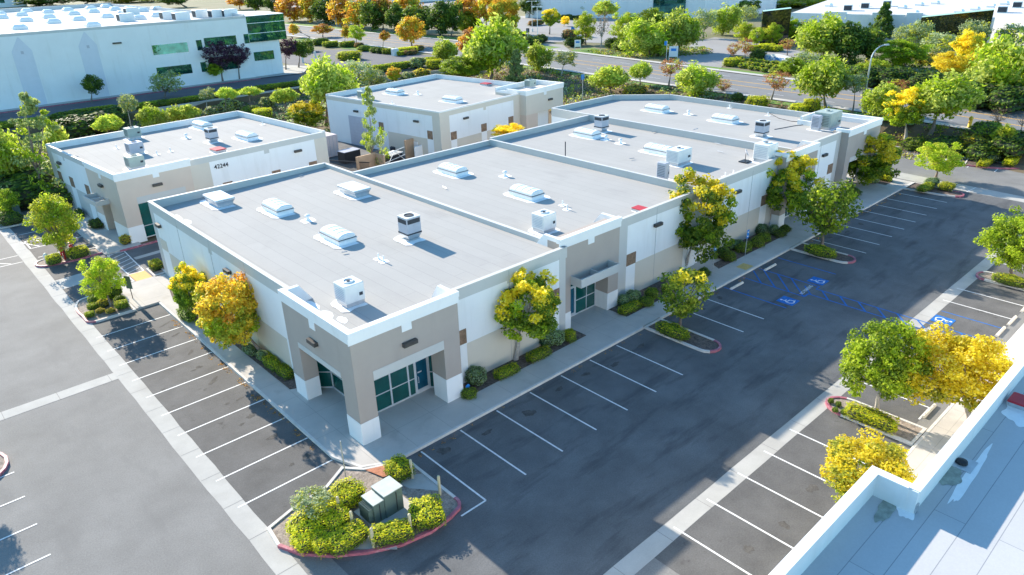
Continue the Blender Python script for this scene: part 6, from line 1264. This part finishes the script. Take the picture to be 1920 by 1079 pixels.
# low tufts before the entrance sign
r = random.Random(5); mt = shrub_mesh(31, ['hedge', 'hedgey'], .1, .3, 160, .1, pick=lambda p, r: r.random() < .3)
ordn = ['first', 'second', 'third', 'fourth', 'fifth', 'sixth', 'seventh', 'eighth']
for j in range(3):
    for i in range(7):
        p = at(1384+i*13.5+j*5+r.uniform(-2, 2), 112+j*7+i*1.9+r.uniform(-1, 1), UP+.3); t = thing('grass_tuft', 'round tuft before the entrance sign, %s from the left in the %s row' % (ordn[i], ['rear', 'middle', 'front'][j]), 'plant', (p.x, p.y, UP), 0, 'tufts before the entrance sign')
        s_ = r.uniform(.7, 1.1); share('foliage', mt, t, (0, 0, .4), r.random()*3, (s_, s_, .6*s_))
# ground cover on the banks
def cover(name, poly_pts, n, size, mats, seed, hmax=.5, clumps=None):
    r = random.Random(seed); vs, fs, ms = [], [], []; xs_ = [p[0] for p in poly_pts]; ys_ = [p[1] for p in poly_pts]
    def inside(x, y):
        c = False; j = len(poly_pts)-1
        for i in range(len(poly_pts)):
            xi, yi = poly_pts[i]; xj, yj = poly_pts[j]
            if (yi > y) != (yj > y) and x < (xj-xi)*(y-yi)/(yj-yi)+xi: c = not c
            j = i
        return c
    k = 0
    while k < n:
        x, y = r.uniform(min(xs_), max(xs_)), r.uniform(min(ys_), max(ys_))
        if not inside(x, y): continue
        k += 1; rad = r.uniform(.3, 1.0)*size*6; mi = r.randrange(len(mats)); hh = r.uniform(.3, 1)*hmax
        for _ in range(14):
            e = rnd_dir(r); e.z = abs(e.z); c = Vector((x+e.x*rad, y+e.y*rad, 0)); c.z = H(c.x, c.y)+e.z*hh; leaf_quad(vs, fs, c, (e+rnd_dir(r)*.6).normalized(), size*r.uniform(.6, 1.4), r, 1.5); ms.append(mi)
    me = bpy.data.meshes.new(name); me.from_pydata(vs, [], fs)
    for m_ in mats: me.materials.append(LF[m_])
    me.polygons.foreach_set('material_index', ms); me.update(); o = share(name, me); o['kind'] = 'stuff'; return o
cover('bank_ground_cover', [(76, 12), (93, 12), (95, 48), (99, 97), (99, 104), (70, 104), (66, 76), (72, 62), (75, 40)], 1700, .24, ['brown', 'brown', 'sage', 'dark', 'olive'], 3, .7)
cover('bank_ground_cover', [(-10, 72), (40, 72), (62, 78), (70, 104), (20, 104), (-30, 104), (-40, 80)], 1400, .26, ['brown', 'sage', 'dark', 'dark'], 4, .8)
cover('bank_ground_cover', [(86.5, -10), (91, -8), (93.5, 8), (86.5, 8), (76, 12), (78, 8)], 260, .16, ['brown', 'brown', 'green', 'olive'], 6, .35)
cover('verge_ground_cover', [(111, -60), (123, 40), (128, 56), (150, 50), (150, -60)], 1100, .35, ['dark', 'green', 'dark', 'olive'], 7, .9)
cover('verge_ground_cover', [(124, 80), (140, 70), (150, 78), (140, 95), (126, 98)], 350, .3, ['green', 'olive', 'brown', 'sage'], 8, .6)
cover('fallen_leaves', [(44, -2.6), (70, -2.6), (70, -2.9), (44, -2.9)], 60, .05, ['brown', 'orange'], 9, .04)
cover('fallen_leaves', [(1, -2.5), (40, -2.5), (40, -2.75), (1, -2.75)], 60, .04, ['brown', 'orange'], 10, .04)
cover('fallen_leaves', [(-2.15, 2), (-1.85, 2), (-1.85, 24), (-2.15, 24)], 70, .045, ['brown', 'orange'], 12, .04)
# ------------------------------------------------------------------ site furniture
def wheel_stop():
    t = thing('wheel_stop', '', 'wheel stop'); b = MB()
    b.add([(-.9,-.11,0),(.9,-.11,0),(.9,.11,0),(-.9,.11,0),(-.86,-.05,.13),(.86,-.05,.13),(.86,.05,.13),(-.86,.05,.13)], [(0,1,5,4),(1,2,6,5),(2,3,7,6),(3,0,4,7),(4,5,6,7)], 0)
    b.build('block', WSTOP, t); b = MB(); b.tube((-.6, 0, .13), (-.6, 0, .15), .02, n=6); b.tube((.6, 0, .13), (.6, 0, .15), .02, n=6); b.build('pin', DARK, t); return t
ws = wheel_stop(); first = True
for x, y, rz, lab in ((37.75+.0, -3.1, 0, 'concrete wheel stop in the far accessible stall by the front wall'), (32.6, -3.1, 0, 'concrete wheel stop in the near accessible stall by the front wall'), (40.7, -20.0, 0, 'wheel stop at the head of a shaded stall on the right'), (38.35, -19.95, 0, 'wheel stop behind the blue symbol on the right'), (25.1, -20.1, 0, 'wheel stop beside the tall bright green tree'), (43.6, -20.05, 0, 'wheel stop cut by the right edge of the photo')):
    t = ws if first else copy_thing(ws); first = False; t.location = (x, y, .006); t.rotation_euler = (0, 0, rz); tag(t, lab, 'wheel stop', 'wheel stops')
def sign_post(x, y, z, h, w_, hh, m, label, name='parking_sign', cat='sign', rz=0, text=None, post=GALV, tm=None, ts=.14):
    t = thing(name, label, cat, (x, y, z), rz); b = MB(); b.tube((0, 0, 0), (0, 0, h), .03, n=8); b.build('post', post, t)
    b = MB(); b.bbox(-w_/2, w_/2, -.045, -.025, h-hh, h+.02, .004); p = b.build('panel', m, t)
    if text: o = share('lettering', text_mesh(text, ts, tm or SGNW), p, (0, -.05, h-hh/2)); o.rotation_euler = (math.radians(90), 0, 0)
    return t
p1 = at(1337, 504, .15); p2 = at(1397, 479, .15)
for p, lab in ((p1, 'blue accessible parking sign on a thin post, nearer the service door'), (p2, 'blue accessible parking sign on a thin post among the shrubs')):
    t = sign_post(p.x, p.y, .15, 2.35, .34, .75, SGNB, lab, rz=0)
    for k, (w_, z_) in enumerate(((.16, 2.15), (.2, 1.78))):
        b = MB(); b.box(-w_/2, w_/2, -.055, -.044, z_-.05, z_+.05); b.build('symbol', SGNW, t)
p = at(243, 560, .15); t = thing('sign_board', 'grey-green sign panel on a post leaning over the plaza left of the near building', 'sign', (-3.0, 29.9, .15), math.radians(-60)); b = MB(); b.tube((0, 0, 0), (0, 0, 2.0), .03); b.build('post', BLK, t); b = MB(); b.bbox(-.3, .3, -.05, -.02, .9, 2.0, .005); b.build('panel', TRGR, t)
p = at(222, 513, 0); t = sign_post(-2.4, 37.2, 0, 2.3, .3, .45, TRGL, 'small sign on a thin post beside the hatched crossing', rz=math.radians(-80))
p = at(652, 905, .1); t = thing('steel_post', 'thin grey steel post beside the gold hedge behind the transformer', 'post', (at(650, 905, .1).x, at(650, 905, .1).y, .1)); b = MB(); b.tube((0, 0, 0), (0, 0, 2.6), .035); b.build('shaft', GALV, t)
t = thing('flag_sign', 'small blue sign on a thin pole behind the far roof, right of the third building', 'sign', (*at(1092, 205, 1)[:2], 0)); b = MB(); b.tube((0, 0, 0), (0, 0, 6.6), .05); b.build('post', GALV, t); b = MB(); b.box(-.35, .35, -.03, .03, 5.8, 6.6); b.build('panel', SGNB, t)
p = at(1638/1, 0, 0) if False else None
# yard light: small garden light by the corner tower
t = thing('garden_sign', 'tiny blue and white yard sign on a stake at the foot of the corner tower', 'sign', (7.35, -.1, .15)); b = MB(); b.tube((0, 0, 0), (0, 0, .5), .012); b.build('stake', GALV, t); b = MB()
b.add([(.16*math.cos(k*math.pi/4), -.02, .55+.16*math.sin(k*math.pi/4)) for k in range(8)]+[(.16*math.cos(k*math.pi/4), .0, .55+.16*math.sin(k*math.pi/4)) for k in range(8)], [tuple(range(8)), tuple(range(15, 7, -1))]+[(k, (k+1) % 8, 8+(k+1) % 8, 8+k) for k in range(8)], 0); b.build('panel', SGNB, t)
# transformer and bollards
t = thing('transformer', 'dark green electrical transformer cabinet with pale top on its concrete pad', 'transformer', (-1.55, -5.0, .1), math.radians(2))
c0 = at(725, 962, .25)
t.location = (c0.x, c0.y, .1); t.scale = (.8, .8, .7)
b = MB(); b.box(-1.3, 1.6, -1.2, 1.6, 0, .16); b.build('pad', CONL, t)
b = MB(); b.bbox(-.25, 1.05, -.35, .95, .16, 2.0, .03, 0); b.build('cabinet', TRGR, t)
b = MB(); b.box(-.28, 1.08, -.38, .98, 2.0, 2.06); b.build('lid', TRGL, t)
b = MB(); b.bbox(-1.0, -.25, -.3, .9, .16, 1.75, .03, 0); b.build('cabinet', TRGR, t)
b = MB(); b.box(-1.03, -.27, -.33, .93, 1.75, 1.8); b.build('lid', TRGL, t)
b = MB()
for k in range(9): b.box(-1.32, -1.02, -.2+k*.12, -.17+k*.12, .4, 1.5)
for k in range(9): b.box(-.9+k*.0, -.86, -.2+k*.12, -.17+k*.12, 1.0, 1.2)
b.box(-1.3, -1.0, -.22, .82, .45, .5); b.box(-1.3, -1.0, -.22, .82, 1.4, 1.45); b.build('cooling_fin', TRGR, t)
b = MB(); b.box(.55, .6, -.37, -.34, .3, 1.85); b.box(-.62, -.58, -.32, -.29, .3, 1.6); b.build('door_seam', BLK, t)
bo = MB(); bo.tube((0, 0, 0), (0, 0, 1.15), .075, n=12); bo.lathe([(.075, 1.15), (.06, 1.2), (.02, 1.215)], n=12); BOM = bo.mesh('bollard', [BOLL], False)
for i, (u, v) in enumerate(((638, 968), (663, 996), (701, 1028), (771, 1001), (825, 928), (773, 897))):
    p = at(u, v, .1); o = share('bollard', BOM, None, (p.x, p.y, .08)); tag(o, ['pale post left of the transformer, between the gold hedges', 'pale post at the left front corner of the transformer pad', 'pale post nearest the camera beside the front kerb', 'pale post in the hedge at the right front of the transformer', 'pale post near the right tip of the transformer island', 'pale post against the green and gold block behind the transformer'][i], 'bollard', 'pale posts round the transformer')
b = MB(); b.poly([(c0.x-2.3, c0.y-.8), (c0.x-.9, c0.y-2.2), (c0.x-.4, c0.y-1.3), (c0.x-1.4, c0.y-.2)], .115); struct(b, 'concrete_slab', CONL)
b = MB(); b.poly([(-.6, -3.0), (1.0, -4.2), (.9, -6.0), (-.2, -4.6)], .112); struct(b, 'concrete_slab_shaded', CONC)
# red backflow pipes
def backflow():
    t = thing('backflow_preventer', '', 'fire pipe'); b = MB(); b.tube((-.9, 0, 0), (-.9, 0, .8), .1, n=10); b.tube((.9, 0, 0), (.9, 0, .8), .1, n=10); b.tube((-1.0, 0, .8), (1.0, 0, .8), .1, n=10); b.build('pipe', REDP, t)
    for x in (-.5, .5):
        b = MB(); b.tube((x, 0, .8), (x, 0, 1.25), .05, n=8); b.tube((x-.07, 0, .8), (x+.07, 0, .8), .19, n=12); b.tube((x, 0, 1.22), (x, 0, 1.26), .2, n=12); b.build('valve', REDP, t)
    return t
bf = backflow(); c2 = copy_thing(bf)
for t_, (u, v), lab in ((bf, (117, 476), 'red fire-service pipe assembly at the left foot of the yellow-green tree'), (c2, (136, 470), 'red fire-service pipe assembly right of the yellow-green tree trunk')):
    p = at(u, v, .5); t_.location = (p.x, p.y, .1); t_.rotation_euler = (0, 0, math.radians(90)); t_.scale = (.75, .75, .9); tag(t_, lab, 'fire pipe', 'red pipes in the left planter')
t = thing('valve_cover', 'small pale cylindrical valve cover at the left end of the red pipe planter', 'valve', (*at(88, 488, .3)[:2], .1)); b = MB(); b.lathe([(.2, 0), (.2, .7), (.12, .85), (.02, .88)]); b.build('casing', ACW, t, True)
t = thing('electrical_box', 'teal-grey utility cabinet at the top left edge of the lot', 'utility box', (*at(33, 400, .4)[:2], .1)); b = MB(); b.bbox(-.3, .3, -.4, .4, 0, 1.2, .03); b.build('cabinet', TRGR, t)
# left rounded island at the frame edge
island([(-21, 11.5), (-21, 14.6), (-16.2, 14.6)]+arc(-16.0, 13.0, 1.25, 70, -80, 7, ry=1.5)[0:]+[], GRAV, range(0, 12))
# street lamp
def lamp(u, v, h, label, arm=2.4, rz=0, kind='cobra', z=None, r0=.11):
    P = att(u, v) if z is None else at(u, v, z); t = thing('street_lamp', label, 'street lamp', P, rz); b = MB()
    if kind == 'cobra':
        b.tube((0, 0, 0), (0, 0, h*.78), r0, r0*.65, 10); n = 8; prev = Vector((0, 0, h*.78))
        for k in range(1, n+1):
            a = math.pi/2*k/n; c = Vector((arm*(1-math.cos(a)), 0, h*.78+h*.2*math.sin(a))); b.tube(prev, c, r0*.6, r0*.5, 8, caps=False); prev = c
        b.build('pole', GALV, t); q = MB(); q.bbox(arm-.1, arm+.75, -.16, .16, h*.98-.1, h*.98+.1, .05); q.build('lamp_head', ACG, t)
    else:
        b.tube((0, 0, 0), (0, 0, h), r0, r0*.7, 8); b.build('pole', SGNW, t); q = MB(); q.box(-arm, arm, -.1, .1, h, h+.12); q.build('crossarm', SGNW, t)
        for s_ in (-1, 1): q = MB(); q.bbox(s_*arm-.35, s_*arm+.35, -.3, .3, h-.12, h+.14, .03); q.build('lamp_head', SGNW, t)
        q = MB(); q.lathe([(.35, 0), (.35, .9), (.1, .95)]); q.build('base', SGNW, t)
    return t
def lamp_h(u, v, vtop):
    P = att(u, v); lo, hi = 0, 40
    for _ in range(40):
        h = (lo+hi)/2
        if proj(P+Vector((0, 0, h)))[1] > vtop: lo = h
        else: hi = h
    return lo
lamp(1616, 210, lamp_h(1616, 210, 84), 'tall curved grey street lamp at the near roadside, right of centre', 2.2, math.radians(-20), r0=.16)
lamp(1008, 78, lamp_h(1008, 78, 13), 'white twin-head light pole, nearer one, across the road at top centre', 1.1, math.radians(-50), 'twin'); lamp(998, 60, lamp_h(998, 60, 3), 'white twin-head light pole, farther one, across the road at top centre', 1.3, math.radians(-50), 'twin')
lamp(632, 52, lamp_h(632, 52, 6), 'curved white street lamp above the autumn trees, top left of centre', 2.2, math.radians(-60)); lamp(1160, 36, 14, 'white light pole in front of the far white wall', .9, math.radians(-50), 'twin')
lamp(1426, 22, lamp_h(1426, 22, 4), 'dark bracket lamp above the black glass bay, top right', 1.6, math.radians(-40))
t = thing('fire_hydrant', 'yellow fire hydrant on the bank by the road, upper right', 'hydrant', att(1817, 240)); b = MB(); b.lathe([(.2, 0), (.2, .08), (.15, .1), (.15, .75), (.19, .78), (.19, .84), (.12, .98), (.03, 1.04)]); b.tube((-.28, 0, .6), (.28, 0, .6), .075); b.build('body', YLP, t, True); t.scale = (1.5, 1.5, 1.5)
# board signs and entrance sign
def board(u, v, w_, h_, label, m, rz, text=None, legs=.9):
    P = att(u, v); t = thing('sign_board', label, 'sign', P, rz); b = MB(); b.box(-w_/2, -w_/2+.12, -.05, .05, 0, legs+h_); b.box(w_/2-.12, w_/2, -.05, .05, 0, legs+h_); b.build('leg', SGNW, t)
    b = MB(); b.box(-w_/2+.12, w_/2-.12, -.06, .04, legs, legs+h_); p = b.build('panel', m, t); b = MB(); b.box(-w_*.3, w_*.3, -.075, -.055, legs+h_*.55, legs+h_*.8); b.build('printed_band', SGNB, p); return t
r_ = math.radians(-50)
board(1083, 95, 1.6, 1.7, 'white board sign on two posts on the lawn across the road', SGNW, r_); board(1262, 112, 2.0, 2.3, 'white board sign with blue heading beside the flag', SGNW, r_, legs=.6)
t = thing('flag', 'small blue flag on a white pole next to the right board sign', 'flag', att(1249, 113)); b = MB(); b.tube((0, 0, 0), (0, 0, 4.2), .05); b.build('pole', SGNW, t); b = MB(); b.box(-.6, 0, -.02, .02, 3.2, 4.1); b.build('cloth', SGNB, t); t.rotation_euler = (0, 0, r_)
t = thing('parking_sign', 'blue and white sign in the far car park', 'sign', att(1074, 72), r_); b = MB(); b.tube((0, 0, 0), (0, 0, 1.5), .06); b.build('post', GALV, t); b = MB(); b.box(-.5, .5, -.05, 0, 1.0, 3.2); b.build('panel', SGNB, t)
t = thing('parking_sign', 'round-topped grey sign post at the far driveway, left of the light poles', 'sign', att(990, 83), r_); b = MB(); b.tube((0, 0, 0), (0, 0, 4), .08); b.build('post', GALV, t); b = MB(); b.box(-.45, .45, -.06, 0, 3, 4.2); b.build('panel', DARK, t)
A = at(1428, 114, UP); B = at(1490, 124, UP); d = B-A; L_ = d.length
t = thing('monument_sign', 'long low wavy-topped white entrance sign with blue letters across the road', 'sign', (A.x, A.y, UP), math.atan2(d.y, d.x)); b = MB(); n = 16; hs = [1.55+.25*math.sin(k/n*5.2-1.2) for k in range(n+1)]
P_ = [(0, 0)]+[(L_, 0)]+[(L_*k/n, hs[k]) for k in range(n, -1, -1)]; m_ = len(P_)
b.add([(x, -.2, z_) for x, z_ in P_]+[(x, .2, z_) for x, z_ in P_], [tuple(range(m_)), tuple(range(2*m_-1, m_-1, -1))]+[((i+1) % m_, i, m_+i, m_+(i+1) % m_) for i in range(m_)], 0); b.build('wall', SGNW, t)
me = text_mesh('VENTURE COMMERCE CENTER', .95, SGNB); o = share('lettering', me, t, (L_/2, -.23, .85)); o.rotation_euler = (math.radians(90), 0, 0); wd = max(v.co.x for v in me.vertices)-min(v.co.x for v in me.vertices); o.scale = (L_*.92/wd, 1, 1)
for (u, v, lab) in ((505, 132, 'first'), (528, 128, 'second'), (568, 118, 'third'), (592, 112, 'fourth')):
    P = att(u, v); t = thing('bollard_light', 'short white bollard at the warehouse plaza, %s from the left' % lab, 'bollard', P, 0, 'plaza bollards'); b = MB(); b.lathe([(.28, 0), (.28, 1.9), (.2, 2.0)], n=10); b.build('post', SGNW, t)
t = thing('patio_umbrella', 'blue parasol on the patio under the warehouse windows', 'umbrella', att(338, 150)); b = MB(); b.tube((0, 0, 0), (0, 0, 2.6), .05); b.build('pole', SGNW, t); b = MB(); b.lathe([(1.9, 2.2), (1.8, 2.25), (.1, 3.0)], n=8); b.build('canopy', SGNB, t)
for u, v, lab in ((343, 155, 'left'), (365, 152, 'right')):
    t = thing('patio_table', 'pale round patio table with benches by the red kerb, %s of the two' % lab, 'table', att(u, v)); b = MB(); b.lathe([(.1, 0), (.1, .7), (1.0, .72), (1.0, .78)], n=14); b.build('table_top', CONL, t)
    for k in range(4): b = MB(); a = k*math.pi/2; cx, cy = 1.5*math.cos(a), 1.5*math.sin(a); b.box(cx-.35, cx+.35, cy-.35, cy+.35, 0, .45); b.build('seat', CONL, t)
t = thing('utility_box', 'small grey box on the red-kerbed corner of the upper driveway', 'utility box', att(741, 105)); b = MB(); b.bbox(-.8, .8, -.6, .6, 0, 1.8, .05); b.build('cabinet', ACW, t)
# retaining wall
t = thing('retaining_wall', 'long pale concrete retaining wall below the warehouse driveway hedge', 'wall', (24, 105.2, 0), math.radians(2)); b = MB(); b.box(0, 42, 0, .3, .6, UP+.25); b.build('wall', CONL, t)
t = thing('retaining_wall', 'short stretch of block wall behind the third building, left of the green mound', 'wall', (70, 104.0, 0), math.radians(-8)); b = MB(); b.box(0, 20, 0, .3, .6, UP+.1); b.build('wall', CONC, t)
k = MB(); kerb(k, [(52, 124.6), (20, 124.3), (-60, 124.0)], z0=UP-.1, z1=UP+.16); struct(k, 'warehouse_red_kerb', RED)
b = MB(); b.poly([(-80, 124.25), (50, 124.8), (62, 124), (68, 133), (66, 140), (46, 130), (-80, 130)], UP+.15); struct(b, 'warehouse_pavement', CONC)
# ------------------------------------------------------------------ service yard between the rear buildings
t = thing('shipping_container', 'pale pinkish metal container beside the end wall of the 42244 building', 'container', (*at(619, 278, 1.3)[:2], 0), math.radians(4)); b = MB(); b.bbox(-1.25, 1.25, -.2, 5.8, .1, 3.0, .05)
b.build('body', PINK, t); b = MB()
for k_ in range(5): b.box(-1.2+k_*.55, -1.16+k_*.55, -.23, -.2, .2, 2.9)
b.build('door_rib', ACG, t)
def enclosure(x, y, rz, label):
    t = thing('dumpster_enclosure', label, 'enclosure', (x, y, 0), rz); b = MB(); b.box(-.1, .1, 0, 3.2, 0, 2.3); b.box(.1, 3.4, 3.0, 3.2, 0, 2.3); b.box(3.4, 3.6, 0, 3.2, 0, 2.3); b.build('wall', WOOD, t)
    b = MB(); b.box(.8, 2.8, .8, 2.4, 0, 1.3); b.build('bin', ACW, t); return t
pp = at(663, 306, 2.3); 
t = thing('screen_wall', 'tan screen wall panel behind the pine in the service yard', 'wall', (at(669, 300, 2.3).x, at(669, 300, 2.3).y, 0), math.radians(2)); b = MB(); b.box(0, 2.9, 0, .25, 0, 2.6); b.box(2.7, 2.9, -1.8, 0, 0, 2.6); b.build('wall', WOOD, t)
t = thing('screen_wall', 'tan and white screen wall panel right of the white gate', 'wall', (at(760, 268, 2.3).x, at(760, 268, 2.3).y, 0), math.radians(7)); b = MB(); b.box(0, 2.6, 0, .25, 0, 2.6); b.build('wall', WOOD, t); b = MB(); b.box(.2, 6.5, -1.6, -1.4, 0, 1.9); b.box(6.3, 6.5, -1.4, 0, 0, 1.9); b.build('low_wall', WHITE, t)
g0 = at(720, 292, 2.0); g1_ = at(758, 276, 2.0); d = g1_-g0; L_ = d.length
t = thing('metal_gate', 'white barred metal gate with diagonal brace in the service yard', 'gate', (g0.x, g0.y, 0), math.atan2(d.y, d.x)); b = MB()
for z_ in (.2, 1.0, 2.0): b.box(0, L_, -.03, .03, z_-.04, z_+.04)
b.tube((0, -.05, .2), (L_*.5, -.05, 2.0), .04); b.tube((L_*.5, -.05, 2.0), (L_, -.05, .2), .04)
b.build('frame', SGNW, t); b = MB()
for k_ in range(int(L_/.16)): b.box(k_*.16, k_*.16+.03, .03, .05, .2, 2.0)
b.build('bars', BLK, t)
g0 = at(612, 300, 2.0)
t = thing('metal_fence', 'black metal fence panel beside the container', 'fence', (g0.x, g0.y, 0), math.radians(-60)); b = MB(); b.box(0, 6, -.03, .03, 1.9, 2.0); b.box(0, 6, -.03, .03, .1, .2)
for k_ in range(46): b.box(k_*.13, k_*.13+.03, -.015, .015, .2, 1.9)
b.build('bars', BLK, t)
t = thing('dumpster', 'dark metal dumpster left of the pine in the service yard', 'dumpster', (*at(655, 292, .8)[:2], 0), .1); b = MB(); b.bbox(-1.3, 1.3, -.8, .8, .1, 1.5, .05); b.build('bin', BLK, t); b = MB(); b.box(-1.32, 1.32, -.82, .82, 1.5, 1.56); b.build('lid', ACG, t)
t = thing('dumpster', 'white-lidded dumpster beside the white gate', 'dumpster', (*at(735, 296, .9)[:2], 0), .3); b = MB(); b.bbox(-1.3, 1.3, -.8, .8, .1, 1.4, .05); b.build('bin', DARK, t); b = MB(); b.box(-1.35, 1.35, -.85, .85, 1.4, 1.5); b.build('lid', SGNW, t)
t = thing('air_conditioner', 'round dark condenser at the foot of the third building wall', 'air conditioner', (*at(738, 280, .5)[:2], 0)); b = MB(); b.lathe([(.5, 0), (.5, .8), (.35, .9)], n=14); b.build('casing', DARK, t)
bpy.context.view_layer.update()
